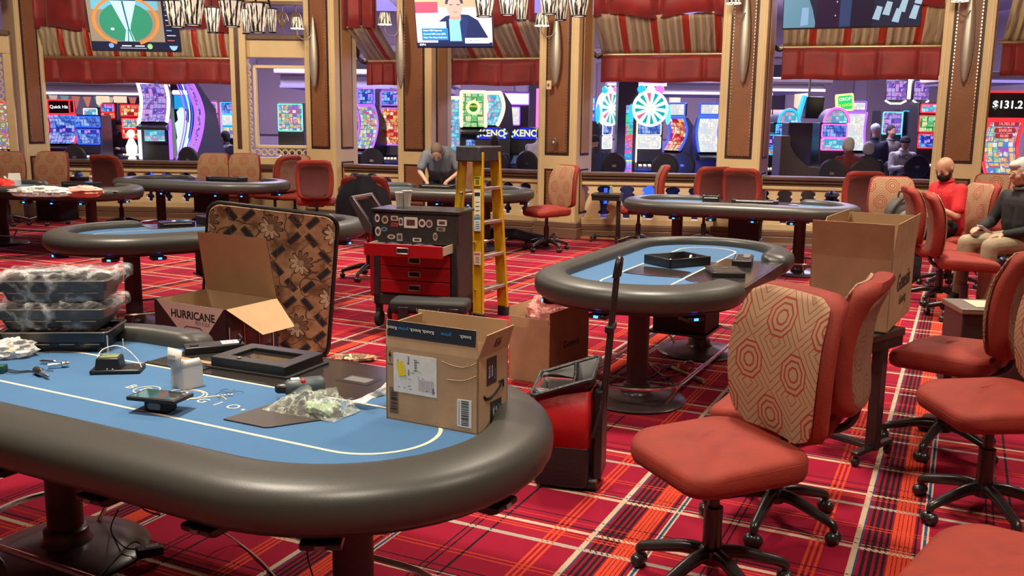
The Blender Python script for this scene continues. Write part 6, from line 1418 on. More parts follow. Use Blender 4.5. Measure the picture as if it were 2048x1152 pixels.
# left bay, left to right
curved('slot machine with red edge lights framed by the left fretwork window', 8, 17.0, .55, 205, 297, S_MIX, 25, L_RED, side=M_CAB)
curved('red-edged slot machine with oval logo screen at the left of the left bay', 128, 18.6, .60, 228, 286, S_BLUE, 6, L_RED, topbox=(200, 226, mat('logo_black', (.01, .01, .015), .2)), side=M_CAB)
q = W(120, 214, 18.5); t = thing('hanging_sign', 'small dark sign with a white logo over the red-edged slot machine', 'sign', (q.x, 18.45, q.z), .1); MB().bb(-.19, .19, 0, .02, -.12, .12).build('panel', M_CAB, t); text_mb('Quick Hit', .085, .004, M=Matrix.Translation((0, -.004, 0)) @ FX).build('sign_text', glow('text_white', (1, 1, 1), 1.6), t, smooth=0); b = MB(); frame_loop(b, -.2, .2, -.13, .13, -.005, .012); b.build('light_frame', L_RED, t)
upright('blue double-screen slot machine behind the round-backed stool at left', 177, 17.6, .46, [(233, 254, S_BLUE, .95), (259, 288, S_BLUE, .85)], 0, L_BLUE)
upright('small white-framed game screen rising behind the blue double-screen machine', 184, 20.5, .34, [(217, 233, S_TEAL, .8)], 0, L_WHITE, deck=False)
upright('red-framed slot machine leaning behind the slate partition at left', 218, 20.0, .36, [(208, 224, S_BLUE, .8), (226, 236, S_RED, .8)], -12, L_RED, deck=False)
upright('red slot machine with golden key picture left of the tall curved machine', 267, 18.6, .42, [(210, 232, S_RED, .95), (237, 257, S_MIX, .9), (259, 277, S_RED, .9)], 6, L_RED)
t = curved('very tall curved slot machine with white light columns in the left bay', 314, 16.9, .50, 165, 243, S_PURP, 8, L_WHITE, amp=.5, ledr=.03, side=M_CAB)
q = W(316, 265, 16.85); o = MB().bb(-.17, .17, -.13, -.11, q.z - .15, q.z + .14).build('lower_screen', S_TEAL, t); MB().bb(-.20, .20, -.11, -.05, q.z - .18, q.z + .17).build('lower_bezel', M_CAB, t, bevel=.01)
for s in (-1, 1): MB().cyl((s * .26, -.10, .95), (s * .26, -.10, q.z + .24), .03, n=10).build('light_column', L_WHITE if s < 0 else L_PURP, t)
MB().bb(-.12, .12, -.05, -.035, .55, .80).build('belly_glass', L_BLUE, t)
t = curved('tall curved purple-lit slot machine seen from the side in the left bay', 398, 17.0, .20, 166, 310, S_PURP, -35, L_PURP, amp=.5, ledr=.035, side=M_CABP)
for k in range(4):
    MB().tube([(-.14 + .07 * k, -.22 + .10 * math.sin(u * PI) - .16 * (1 - u) ** 2 - .45 * max(0, u - .5) ** 1.5, .95 + 1.5 * u) for u in np.linspace(0, 1, 16)], .012, 6).build('light_strip', (L_PURP, L_BLUE, L_WHITE, L_BLUE)[k], t)
t = thing('lit_display', 'backlit dark panel with a blue burst and pale glowing shape between the tall curved machines', 'display', (W(366, 250, 17.6).x, 17.6, 0), 0)
MB().bb(-.20, .20, 0, .08, 0, 2.5).build('panel', M_CAB, t); z_ = W(366, 205, 17.6).z; MB().bb(-.14, .14, -.012, 0, z_ - .12, z_ + .13).build('blue_burst', glow('burst_blue', (.02, .35, .75), 1), t); zt = W(366, 185, 17.6).z; MB().prism([(x, z + zt) for x, z in rrect(.33, .08, .03)], -.02, 0, 'y').build('crown_light', L_WHITE, t)
zz = [W(366, y, 17.6).z for y in (215, 240, 275, 316)]; b = MB(); b.lathe([(.02, zz[0]), (.09, zz[0] - .08), (.07, zz[1]), (.13, zz[1] - .06), (.10, zz[2]), (.15, zz[2] - .15), (.17, zz[3])], 16, c=(0, -.05, 0), sy=.4); b.build('pale_shape', glow('shape_white', (.75, 1, .9), 1.0), t)
upright('slot machine with pale picture screens and pink side lights, left of two', 418, 19.6, .40, [(205, 226, S_MIX, .9), (229, 250, S_WHITE, .9), (253, 273, S_MIX, .9)], 15, L_PINK)
upright('slot machine with pale picture screens and pink side lights, right of two', 462, 19.4, .42, [(205, 227, S_BLUE, .9), (229, 251, S_WHITE, .9), (254, 275, S_MIX, .9)], -10, L_CYAN)
for k, (px_, nm) in enumerate(((430, 'left'), (446, 'right'))):
    q = W(px_, 250, 20.2); t = tag(MB().cyl((0, 0, 0), (0, 0, 1.1), .05, n=10).build('light_pole', L_PINK, None), '%s one of two pink glowing poles between the picture-screen machines' % nm, 'light'); t.location = (q.x, 20.2, .9)
# window in the post wall and bays to the right
upright('slot machine with green-lit frame seen through the fretwork window by the column', 582, 18.8, .50, [(208, 262, S_MIX, .9)], 5, L_GRN)
t = curved('slot machine with purple outline lights between the two left columns', 735, 18.2, .44, 212, 297, S_MIX, -22, L_PURP, topbox=(178, 209, S_BLUE)); 
upright('slot machine with white side panel at the left of the narrow bay', 712, 18.8, .30, [(178, 232, S_WHITE, .9), (235, 250, S_RED, .9), (262, 320, S_WHITE, .8)], 10, L_BLUE, deck=False)
upright('purple-lit slot machine cut by the news-screen column', 782, 18.4, .40, [(182, 210, S_BLUE, .9), (216, 290, S_RED, .9)], -5, L_PURP)
curved('red and white edged curved slot machine half hidden by the column', 868, 17.9, .42, 180, 240, S_GREEN, 28, L_RED, ledr=.03)
curved('curved slot machine with beach picture left of the jungle machine', 905, 18.4, .42, 196, 300, S_TEAL, 8, L_WARM, ledr=.03)
t = curved('curved slot machine with green jungle disc picture and warm lit edges', 946, 17.7, .48, 184, 253, S_GREEN, 5, L_WARM, ledr=.03)
q = W(946, 215, 17.65); b = MB(); b.prism([(.13 * math.cos(a), q.z + .13 * math.sin(a)) for a in np.linspace(0, 2 * PI, 25)[:-1]], -.06, -.045, 'y'); b.build('glowing_ring', glow('ring_lime', (.85, 1, .35), 1.6), t); b = MB(); b.prism([(.08 * math.cos(a), q.z + .08 * math.sin(a)) for a in np.linspace(0, 2 * PI, 25)[:-1]], -.065, -.06, 'y'); b.build('ring_centre', glow('ring_green', (.02, .2, .03), 1), t)
text_mb('GRAND', .05, .003, M=Matrix.Translation((0, -.068, q.z + .02)) @ FX).build('disc_text', glow('text_yellow', (1, .8, .1), 1.5), t, smooth=0)
MB().bb(-.14, .14, -.19, -.17, 1.05, 1.35).build('lower_screen', S_BLUE, t)
curved('curved slot machine with white and orange edges right of the jungle machine', 987, 18.0, .40, 186, 250, S_TEAL, -30, L_WARM, ledr=.035)
def keno(label, px, Y, rz=0):
    c = W(px, 265, Y); t = thing('keno_machine', label, 'slot machine', (c.x, Y, 0), math.radians(rz))
    z0, z1 = W(px, 280, Y).z, W(px, 254, Y).z; arc = [(-.30, z0), (.30, z0), (.30, z0 + .1)] + [(.30 * math.cos(a), z0 + .1 + (z1 - z0 - .1) * math.sin(a)) for a in np.linspace(.15, PI - .15, 10)] + [(-.30, z0 + .1)]
    b = MB(); b.prism(arc, 0, .35, 'y'); b.bb(-.32, .32, -.02, .5, 0, z0); b.build('cabinet', M_CABG, t, bevel=.01); b = MB(); b.prism([(x * .85, z0 + .02 + (z - z0) * .85) for x, z in arc], -.012, 0, 'y'); b.build('sign_glass', glow('keno_blue', (.01, .02, .6), 1.2), t)
    text_mb('KENO', .17, .004, bold=.02, M=Matrix.Translation((0, -.015, (z0 + z1) / 2)) @ FX).build('game_title', glow('keno_yellow', (.75, .9, .15), 1.5), t, smooth=0)
    for x, z in ((-.26, .06), (-.24, .14), (.22, .05), (.25, .12), (.22, .19)): MB().sph((x, -.012, z0 + z), .022, 10, 6).build('keno_ball', glow('ball_blue', (.3, .5, 1), 1.5), t)
    b = MB(); b = MB(); b.prism([(-.45, .80), (-.45, .86), (-.02, 1.12), (.0, .8)], -.32, .32, 'x'); b.build('button_deck', M_CAB, t, bevel=.01); MB().box((0, -.24, 1.0), (.36, .26, .01), (math.radians(31), 0, 0)).build('table_screen', mat('deck_screen', (.03, .06, .10), .2, emit=(.05, .1, .2), es=.5), t); return t
keno('keno machine with an arched blue sign behind the ladder top', 985, 17.4); keno('second keno machine with an arched sign, next to the middle column', 1052, 17.6, -18)
upright('tall slot machine with a blank white top sign behind the keno machines', 1018, 19.3, .80, [(186, 209, glow('blank_white', (1, .97, .98), 1.2), .95), (214, 250, S_WHITE, .5)], 0, L_PURP, deck=False)
q = W(1075, 230, 18); t = tag(MB().cyl((0, 0, 0), (0, 0, .85), .03, n=10).build('light_tube', L_PINK, None), 'vertical pink light tube left of the middle column', 'light'); t.location = (q.x, 18, 1.45)
upright('blue slot machine column just right of the middle column', 1172, 18.2, .34, [(195, 221, S_TEAL, .9), (226, 262, S_BLUE, .9), (266, 292, S_BLUE, .9)], 8, L_BLUE)
def wheel_machine(label, px, Y, w_, rz=0, sc_=1.0):
    t = upright(label, px, Y, w_, [(246, 270, S_BLUE, .8), (273, 297, S_WHITE, .8)], rz, L_WHITE, zbase_glow=L_BLUE); z = W(px, 217, Y).z; R_ = .30 * sc_
    b = MB(); b.prism([((R_ + .02) * math.cos(a), z + (R_ + .02) * math.sin(a)) for a in np.linspace(0, 2 * PI, 33)[:-1]], -.03, .08, 'y'); o = b.build('wheel_disc', glow('wheel_white', (.85, .98, .95), 1.05), t)
    for k in range(12):
        a = 2 * PI * k / 12; MB().prism(seg_poly(0, z, R_ * .9, a, a + .26)[1:] + [(R_ * .3 * math.cos(a + .13), z + R_ * .3 * math.sin(a + .13))], -.036, -.03, 'y').build('wheel_wedge', (glow('wedge_teal', (.0, .45, .4), 1), glow('wedge_red', (.8, .1, .2), 1.2))[1 if k in (3, 7) else 0], o)
    MB().prism([(.05 * math.cos(a), z + .05 * math.sin(a)) for a in np.linspace(0, 2 * PI, 17)[:-1]], -.045, -.03, 'y').build('wheel_hub', L_WARM, o)
    for x, m in ((-.16, L_CYAN), (0, L_WHITE), (.16, L_PINK)): MB().sph((x, .0, z + R_ + .03), .08, 12, 8, (1, .5, .9)).build('crown_light', m, t)
    for s in (-1, 1): MB().sph((s * (R_ + .03), .02, z - .1), .10, 12, 8, (.5, .4, 1.8)).build('side_light', L_GRN if s > 0 else L_CYAN, t)
    return t
wheel_machine('wheel-topped slot machine seen narrow, left of the rainbow panel', 1217, 17.6, .34, 48, 1.0)
wheel_machine('wheel-topped slot machine facing the camera in the centre of the wide bay', 1297, 16.9, .52, 3)
t = thing('column_panel', 'tall dark column with a rainbow light panel left of the wheel machine', 'display', (W(1253, 250, 16.9).x, 16.9, 0), 0); MB().bb(-.16, .19, 0, .4, 0, 2.75).build('column', M_CABG, t, bevel=.01); MB().bb(-.015, .115, -.012, 0, .62, 2.0).build('rainbow_panel', S_RAIN, t)
b = MB(); b.cyl((.185, -.03, .9), (.185, -.03, 2.1), .015, n=8); b.build('warm_light_tube', L_WARM, t)
curved('blue-edged curved slot machine with fiery picture turned away', 1352, 17.6, .40, 235, 300, S_RED, -42, L_BLUE, topbox=(206, 232, S_WHITE), side=M_CABP, ledr=.02)
curved('blue-edged curved slot machine with white fiery picture beside the wide column', 1415, 17.0, .42, 235, 303, S_WHITE, 3, L_BLUE, topbox=(207, 230, S_WHITE), side=M_CABP, ledr=.022)
for k, px_ in enumerate((1537, 1549, 1560)):
    q = W(px_, 255, 17.5); o = tag(MB().lathe([(.05, 0), (.055, .15), (.04, .45), (.045, .52)], 12).build('light_pillar', (L_WHITE, glow('led_salmon', (1, .3, .25), 2), L_WHITE)[k], None), '%s of three upright light pillars right of the wide column' % ('leftmost', 'salmon middle one', 'rightmost')[k], 'light'); o.location = (q.x, 17.5, q.z - .2)
upright('slot machine with blue cards and golden deck right of the wide column', 1540, 16.2, .40, [(270, 296, S_BLUE, .95), (300, 309, S_RED, .9)], 0, L_CYAN)
def arched(label, px, Y, w_, rz, led, pt=222, side=M_CAB):
    t = upright(label, px, Y, w_, [(249, 275, S_BLUE, .88), (277, 300, S_TEAL, .88)], rz, led, side=side); z = W(px, 246, Y).z; R_ = w_ * .46
    b = MB(); b.prism([(R_ * math.cos(a), z + R_ * 1.15 * math.sin(a)) for a in np.linspace(0, PI, 17)], -.02, .3, 'y'); b.build('arch_cabinet', M_CABP, t); b = MB(); b.prism([(R_ * .85 * math.cos(a), z + R_ * math.sin(a)) for a in np.linspace(0, PI, 17)], -.03, -.02, 'y'); b.build('arch_glass', S_TEAL, t)
    b = MB(); b.tube([(R_ * math.cos(a), -.03, z + R_ * 1.15 * math.sin(a)) for a in np.linspace(0, PI, 17)], .022, 8); b.build('arch_light', led, t); return t
arched('arched blue slot machine behind the brown curved partition', 1573, 16.8, .44, 12, L_CYAN); arched('arched blue slot machine with pink side lights left of the maroon player', 1668, 16.0, .46, 2, L_PINK)
t = thing('partition', 'brown curved machine back panel standing behind the balustrade left of the maroon player', 'partition', (W(1600, 300, 15.2).x, 15.2, 0), 0)
z = lambda y: W(1600, y, 15.2).z
x = lambda p: W(p, 300, 15.2).x - W(1600, 300, 15.2).x
MB().prism([(x(1560), 0), (x(1645), 0), (x(1645), z(335)), (x(1620), z(334)), (x(1604), z(322)), (x(1590), z(308)), (x(1580), z(290)), (x(1580), z(272)), (x(1561), z(272))], 0, .45, 'y').build('side_panel', mat('panel_taupe', (.10, .08, .075), .5), t, bevel=.01)
MB().bb(x(1592), x(1643), .5, .9, 0, z(245)).build('rear_cabinet', mat('cabinet_wood_dark', (.035, .025, .04), .5), t, bevel=.02)
q = W(1627, 215, 17); t = thing('hanging_monitor', 'dark hanging monitor back over the brown partition', 'monitor', q, .2); MB().box((0, 0, 0), (.34, .12, .38), (.1, 0, 0)).build('monitor_back', M_CAB, t, bevel=.02); MB().cyl((-.1, 0, .15), (-.1, 0, 1.6), .02).build('hanger', M_STEEL, t); MB().box((-.24, 0, -.0), (.05, .1, .42), (0, .25, 0)).build('side_light', L_CYAN, t)
q = W(1690, 205, 16.5); t = thing('hanging_sign', 'tilted green lit sign in a pale gold frame above the arched machine', 'sign', q, rot=(0, math.radians(-6), -.1)); MB().prism([(a, c_) for a, c_ in rrect(.30, .30, .03)], 0, .06, 'y').build('sign_frame', glow('frame_gold', (.9, .8, .35), 1.2), t); MB().prism(rrect(.23, .23, .03), -.01, 0, 'y').build('green_glass', glow('sign_green', (.02, .6, .12), 1.3), t)
text_mb('DROP', .075, .004, M=Matrix.Translation((0, -.014, .055)) @ FX).build('sign_text', MATS['text_white'], t, smooth=0); text_mb('& LOCK', .06, .004, M=Matrix.Translation((0, -.014, -.045)) @ FX).build('sign_text', MATS['text_yellow'], t, smooth=0); MB().cyl((0, .03, .15), (0, .03, 2.3), .008).build('hanger', M_STEEL, t)
curved('purple-edged slot machine with white picture behind the maroon player', 1708, 17.6, .36, 226, 300, S_WHITE, -12, L_PURP, topbox=(203, 222, S_WHITE))
upright('pair screen slot machine with violet picture behind the standing men', 1782, 20.6, .44, [(224, 268, S_PURP, .95)], 6, L_GRN); upright('dark glass tower between the violet picture machines', 1813, 20.8, .26, [(222, 275, mat('tower_dark', (.005, .015, .02), .2), .9)], 0, L_CYAN, deck=False)
upright('slot machine with violet picture right of the dark glass tower', 1833, 20.4, .30, [(226, 262, S_PURP, .95), (265, 290, S_TEAL, .9)], -8, L_CYAN)
upright('green slot machine with dark dome picture next to the right column', 1856, 18.4, .40, [(208, 225, S_TEAL, .9), (231, 264, S_GREEN, .95), (268, 296, S_BLUE, .9)], 0, L_RED)
for k, (px_, lb) in enumerate(((1793, 'left'), (1843, 'right'))):
    q = W(px_, 181, 19.5); t = thing('hanging_sign', '%s one of two square hanging picture signs over the standing men' % lb, 'sign', q, math.radians(-20 if k == 0 else 20)); MB().box((0, .03, 0), (.42, .05, .42)).build('sign_box', M_CAB, t, bevel=.02); MB().box((0, -.002, 0), (.37, .01, .37)).build('picture', S_PURP, t)
    b = MB(); b.tube([(-.2, -.0, -.20), (-.1, -.02, -.26), (.1, -.02, -.26), (.2, 0, -.20)], .02, 8); b.build('lower_light', glow('lime_white', (.7, 1, .6), 2), t); MB().cyl((0, .03, .2), (0, .03, 2.2), .01).build('hanger', M_STEEL, t)
q = W(1819, 176, 19.3); t = thing('light_tube', 'bright white vertical tube between the two hanging picture signs', 'light', q); MB().cyl((0, 0, -.22), (0, 0, .22), .035, n=10).build('tube', L_WHITE, t); MB().cyl((0, 0, .22), (0, 0, 2.2), .01).build('hanger', M_STEEL, t)
t = curved('big red-edged slot machine with jackpot amounts at the right picture edge', 2002, 13.6, .52, 242, 352, S_MIX, -4, L_RED, side=M_CAB, ledr=.022)
zq = W(2002, 210, 13.55).z; MB().bb(-.30, .30, -.10, .1, zq - .20, zq + .19).build('jackpot_sign', M_CAB, t, bevel=.02); b = MB(); frame_loop(b, -.29, .29, zq - .19, zq + .18, -.105, .014); b.build('sign_light_frame', L_RED, t)
text_mb('$131.21', .15, .004, bold=.015, M=Matrix.Translation((.02, -.107, zq + .0)) @ FX).build('jackpot_amount', glow('amount_white', (.8, 1, .85), 1.8), t, smooth=0)
for k, (tx, py_) in enumerate((('14,783.38', 248), ('$500.00', 261), ('50.00', 272))):
    z2 = W(2002, py_, 13.5).z; y2 = (-.085, -.06, -.04)[k]; MB().prism([(a, c_ + z2) for a, c_ in rrect(.34 - .05 * k, .07, .02)], y2 - .01, y2, 'y').build('amount_plate', mat('amount_plate', (.1, .01, .02), .3, emit=(.35, .03, .05), es=1), t); text_mb(tx, .055, .003, M=Matrix.Translation((0, y2 - .013, z2)) @ FX).build('jackpot_amount', glow('amount_red', (1, .25, .2), 1.8), t, smooth=0)
# glowing figurine on the rail, small white one
q = W(243, 315, 15.95); t = thing('lit_figurine', 'small glowing white figurine behind the left balustrade rail', 'figurine', (q.x, 16.4, W(243, 318, 16.4).z), 0)
MB().lathe([(.07, 0), (.07, .03), (.04, .04), (.09, .08), (.10, .22), (.05, .33), (.03, .36)], 16, sy=.6).build('figure', glow('figurine_white', (.95, 1, .9), 1.6), t); MB().sph((0, 0, .43), .065, 12, 10, (1, 1, 1.15)).build('head', MATS['figurine_white'], t); MB().bb(-.1, .1, -.1, .1, -1.2, 0).build('stand', M_CAB, t)
# round-backed stools
def make_stool(label):
    t = thing('slot_stool', label, 'stool', group='round-backed slot hall stools')
    MB().lathe([(.20, .60), (.22, .63), (.21, .68), (.1, .695)], 20).build('seat', mat('stool_black', (.02, .02, .028), .5), t)
    b = MB(); b.M = Matrix.Translation((-.22, 0, .98)) @ Matrix.Rotation(PI / 2 - .12, 4, 'Y'); b.lathe([(.12, -.03), (.20, -.025), (.225, 0), (.20, .025), (.12, .03)], 26); b.build('round_back', MATS['stool_black'], t); b = MB(); b.M = Matrix.Translation((-.25, 0, .98)) @ Matrix.Rotation(PI / 2 - .12, 4, 'Y'); b.prism(rrect(.04, .07, .01), -.006, .0); b.build('maker_plate', M_STEEL, t)
    MB().cyl((0, 0, .03), (0, 0, .6), .03).build('post', M_METB, t); MB().lathe([(.26, 0), (.26, .02), (.05, .05)], 24).build('foot', M_METB, t); MB().tube([(-.15, 0, .62), (-.22, 0, .68), (-.23, 0, .85)], .02, 8).build('back_bracket', M_METB, t); return t
S0 = make_stool('round-backed stool before the blue double-screen machine at left'); q = W(165, 290, 16.9); S0.location = (q.x, 16.9 - .0, W(165, 291, 16.7).z - 1.0); S0.rotation_euler = (0, 0, math.radians(80)); S0.location.z = 0
for px_, Y_, a, lb in ((752, 17.0, 80, 'round-backed stool in the narrow bay left of the news-screen column'), (1221, 16.2, 100, 'round-backed stool behind the man in the black cap'), (1334, 16.0, 75, 'round-backed stool before the centre wheel machine'), (1376, 16.6, 60, 'stool lit blue between the two blue-edged machines'), (1680, 14.6, 50, 'stool lit blue left of the maroon player'), (1722, 14.6, 85, 'round-backed stool behind the maroon player'), (1828, 17.2, 85, 'round-backed stool right of the white sweatshirt'), (394, 16.4, 70, 'dark stool under the tall purple-lit machine')):
    q = W(px_, 300, Y_); dup(S0, (q.x, Y_, 0), math.radians(a), lb)
for lb, x_, y_, a_ in SIT:
    if any(k in lb for k in ('keno', 'white shirt', 'black coat', 'pink-lit', 'figurine')): dup(S0, (x_, y_ , 0), math.radians(a_), 'round-backed stool under the ' + lb.split(' beside')[0].split(' behind')[0].split(' facing')[0].split(' before')[0].split(' hunched')[0])
for px_, Y_, pw_ in ((175, 17.0, 12), (1300, 16.2, 18), (1385, 16.4, 18), (1580, 16.0, 10), (1668, 15.4, 10), (735, 17.4, 12), (1185, 17.2, 12)):
    l = bpy.data.lights.new('machine_glow_fill', 'POINT'); l.energy = pw_; l.color = (.08, .15, 1); l.shadow_soft_size = .2; o = bpy.data.objects.new('machine_glow_fill', l); C.objects.link(o); q = W(px_, 300, Y_); o.location = (q.x, Y_, .9)  # added blue point lights standing in for light from the machine screens
# hall architecture: canopies, coves, panelled back wall
M_COVE = mat('cove_plaster', (.55, .50, .60), .6); L_COVE = glow('cove_glow', (.42, .34, .95), .9); L_COVEW = glow('cove_white', (.95, .85, 1), 1.2)
def canopy(n, px0, px1, Y0, Y1, pyb, pyt, glowm=L_COVEW):
    a = W(px0, pyb, Y0); b_ = W(px1, pyb, Y0); zt = W((px0 + px1) / 2, pyt, Y0).z
    r = struct(bpy.data.objects.new('trim_%d' % n, None)); C.objects.link(r)
    MB().bb(a.x, b_.x, Y0, Y1, a.z, zt).build('canopy_slab', M_COVE, r, bevel=.04); MB().bb(a.x, b_.x, Y0 - .03, Y0, a.z, a.z + .05).build('canopy_light', glowm, r)
    MB().bb(a.x - .1, b_.x + .1, Y0 - .15, Y1, zt, zt + .12).build('canopy_cornice', mat('cornice_cream', (.6, .52, .5), .6), r, bevel=.03)
canopy(51, 60, 290, 20.5, 23, 188, 170); canopy(52, 1325, 1545, 20.0, 23, 188, 168); canopy(53, 1520, 1650, 18.8, 22, 182, 168); canopy(54, 1970, 2080, 17, 20, 165, 158, L_COVE); canopy(55, 560, 780, 21, 24, 175, 150, L_COVE); canopy(56, 860, 900, 19.8, 22, 186, 172, L_COVE)
r = struct(bpy.data.objects.new('trim_60', None)); C.objects.link(r)
for k in range(12):
    x0 = -11 + k * 1.9; MB().bb(x0, x0 + 1.5, 26.9, 27, 1.2, 3.3).build('wall_panel', mat('panel_mauve', (.40, .30, .33), .6) if k % 3 else mat('panel_darkwood', (.05, .035, .05), .4), r, bevel=.03)
b = MB(); b.bb(-12, 12, 26.75, 27, 3.5, 3.7); b.build('cornice', MATS['cornice_cream'], r, bevel=.04)
r = struct(bpy.data.objects.new('trim_61', None)); C.objects.link(r)
for k in range(6): MB().bb(-11 + k * 4, -8.2 + k * 4, 17.5, 26, 4.45, 4.55).build('ceiling_coffer', M_COVE, r, bevel=.04); MB().bb(-8.1 + k * 4, -7.1 + k * 4, 17.5, 26, 4.52, 4.56).build('cove_light', L_COVE, r)
b = MB().prism([(-12, 15.2), (-7.2, 16.3), (-2.9, 15.95), (-1.0, 15.2), (1.0, 14.2), (3.1, 13.6), (5.0, 12.8), (7.2, 12.0), (12, 11), (12, 27), (-12, 27)], .001, .006); o = struct(b.build('floor', mat('hall_carpet', (.10, .08, .20), .9, noise=.6, nscale=3), None, smooth=0)); o.name = 'floor_1'
t = thing('white_canopy_light', 'long white lit canopy edge hanging over the centre wheel machine', 'light', W(1272, 169, 18.4), 0); MB().box((0, 0, 0), (1.15, .3, .07)).build('housing', M_COVE, t, bevel=.02); MB().box((0, -.155, -.01), (1.12, .01, .045)).build('light_bar', L_WHITE, t); MB().cyl((0, 0, 0), (0, 0, 1.8), .02).build('hanger', M_STEEL, t)
for k, (px_, Y_) in enumerate(((1350, 24), (1602, 21), (205, 22), (240, 22))):
    q = W(px_, 195 if k < 2 else 190, Y_); t = thing('crystal_lamp', ('tall crystal wall lamp above the blue-edged machines', 'tall crystal lamp over the brown partition', 'round ivory lit lamp over the blue machines at left', 'second ivory lamp beside the round one at left')[k], 'lamp', q, 0)
    MB().lathe([(.06, -.25), (.14, -.2), (.14, .2), (.10, .25)], 14).build('crystal', glow('crystal_warm', (1, .72, .5), 1.0), t); MB().cyl((0, 0, .2), (0, 0, 2.2), .012).build('hanger', M_STEEL, t); MB().lathe([(.15, .2), (.16, .23)], 14).build('ring', M_ROD, t)
# coloured fan panels behind the left bay
q = W(170, 198, 24.5); t = thing('mural', 'row of coloured glass fans high behind the left bay machines', 'decoration', q, 0)
pal = [(.55, .2, .12), (.1, .4, .42), (.6, .45, .35), (.15, .3, .3), (.5, .15, .1)]
for k in range(14):
    cx_ = -1.4 + .29 * k; b = MB(); b.prism(seg_poly(cx_, -.25, .5, PI / 2 - .32, PI / 2 + .32), 0, .03, 'y'); b.build('glass_fan', glow('fan_%d' % (k % 5), pal[k % 5], .9), t)
# ================================================================ TELEVISIONS
def tv(label, BL, BR, Y, hgt, rz, tilt, zoff=0):
    l, r = W(*BL, Y), W(*BR, Y); cx_ = (l + r) / 2; w_ = abs(r.x - l.x) / math.cos(rz) ; t = thing('television', label, 'television', cx_, rot=(tilt, 0, rz))
    MB().bb(-w_ / 2, w_ / 2, 0, .05, 0, hgt).build('tv_case', M_CAB, t, bevel=.008); MB().bb(-.03, .03, .05, .10, hgt * .4, hgt + 1.2).build('ceiling_mount', M_METB, t); return t, w_
def pic(t, w_, h_, items, x0=.012, z0=.02):
    """items: (name, [(u,v)...], colour, strength)"""
    for k, (nm, poly, c, s) in enumerate(items):
        m = glow('tv_%s_%.2f_%.2f_%.2f' % (nm, *c), c, s); MB().prism([(-w_ / 2 + x0 + u * (w_ - 2 * x0), z0 + v * (h_ - 2 * x0 - z0)) for u, v in poly], -.0008 - .0006 * k, -.0003 - .0006 * k, 'y').build(nm, m, t, smooth=0)
def ell(cu, cv, ru, rv, n=28, a0=0, a1=2 * PI): return [(cu + ru * math.cos(a), cv + rv * math.sin(a)) for a in np.linspace(a0, a1, n + 1)[:-1 if a1 - a0 > 6.2 else None]]
R4 = lambda a, b_, c_, d: [(a, b_), (c_, b_), (c_, d), (a, d)]
def ringp(cu, cv, ru, rv, k, a0, a1, n=16): return [(cu + ru * math.cos(a), cv + rv * math.sin(a)) for a in np.linspace(a0, a1, n)] + [(cu + ru * k * math.cos(a), cv + rv * k * math.sin(a)) for a in np.linspace(a1, a0, n)]
T1, w1 = tv('television with green field and orange oval hung before the left bay', (187, 101), (361, 106), 12.6, .68, math.radians(4), math.radians(14)); h1 = .68
pic(T1, w1, h1, [('screen_base', R4(0, 0, 1, 1), (.01, .015, .04), 1), ('field_border', R4(.0, .17, .84, .98), (.28, .22, .15), 1), ('blue_corner', R4(.05, .80, .80, .98), (.15, .45, .60), 1), ('orange_ring', ringp(.42, .58, .38, .50, .90, PI * .62, PI * 1.38), (.85, .22, .05), 1.1), ('orange_ring', ringp(.42, .58, .38, .50, .90, -PI * .38, PI * .38), (.85, .22, .05), 1.1), ('green_field', ell(.42, .56, .30, .385), (.03, .24, .14), 1),
                 ('light_road', [(.27, .97), (.56, .97), (.47, .50), (.46, .40), (.50, .18), (.38, .18), (.41, .40)], (.45, .80, .85), 1), ('road_line', [(.395, .97), (.415, .97), (.45, .42), (.435, .42)], (.02, .10, .18), 1), ('road_line', [(.43, .42), (.445, .42), (.43, .18), (.415, .18)], (.05, .25, .3), 1), ('road_line', [(.44, .42), (.455, .42), (.49, .18), (.475, .18)], (.02, .2, .18), 1), ('ball', ell(.26, .42, .022, .025, 14), (.75, .9, .85), 1.2),
                 ('badge', ell(.22, .09, .03, .05, 14), (.2, .35, .7), 1), ('badge', ell(.66, .08, .03, .055, 14), (.3, .6, .25), 1), ('badge', [(.88, .10), (.98, .10), (.96, .03), (.93, .0), (.90, .03)], (.3, .55, .75), 1)] + [('caption', R4(.34 + .15 * k, .075, .45 + .15 * k, .10), (.6, .65, .75), .9) for k in range(2)] + [('caption', R4(.32, .035, .62, .05), (.4, .45, .6), .8)] +
    [('side_caption', R4(.87, .90 - .10 * k, .97 - .02 * (k % 3), .915 - .10 * k), ((.7, .75, .9), (.7, .15, .15), (.3, .5, .9))[k % 3], .9) for k in range(8)])
T2, w2 = tv('television showing a man in a navy suit, hung left of the middle column', (833, 98), (988, 94), 12.4, .72, math.radians(-10), math.radians(15)); h2 = .72
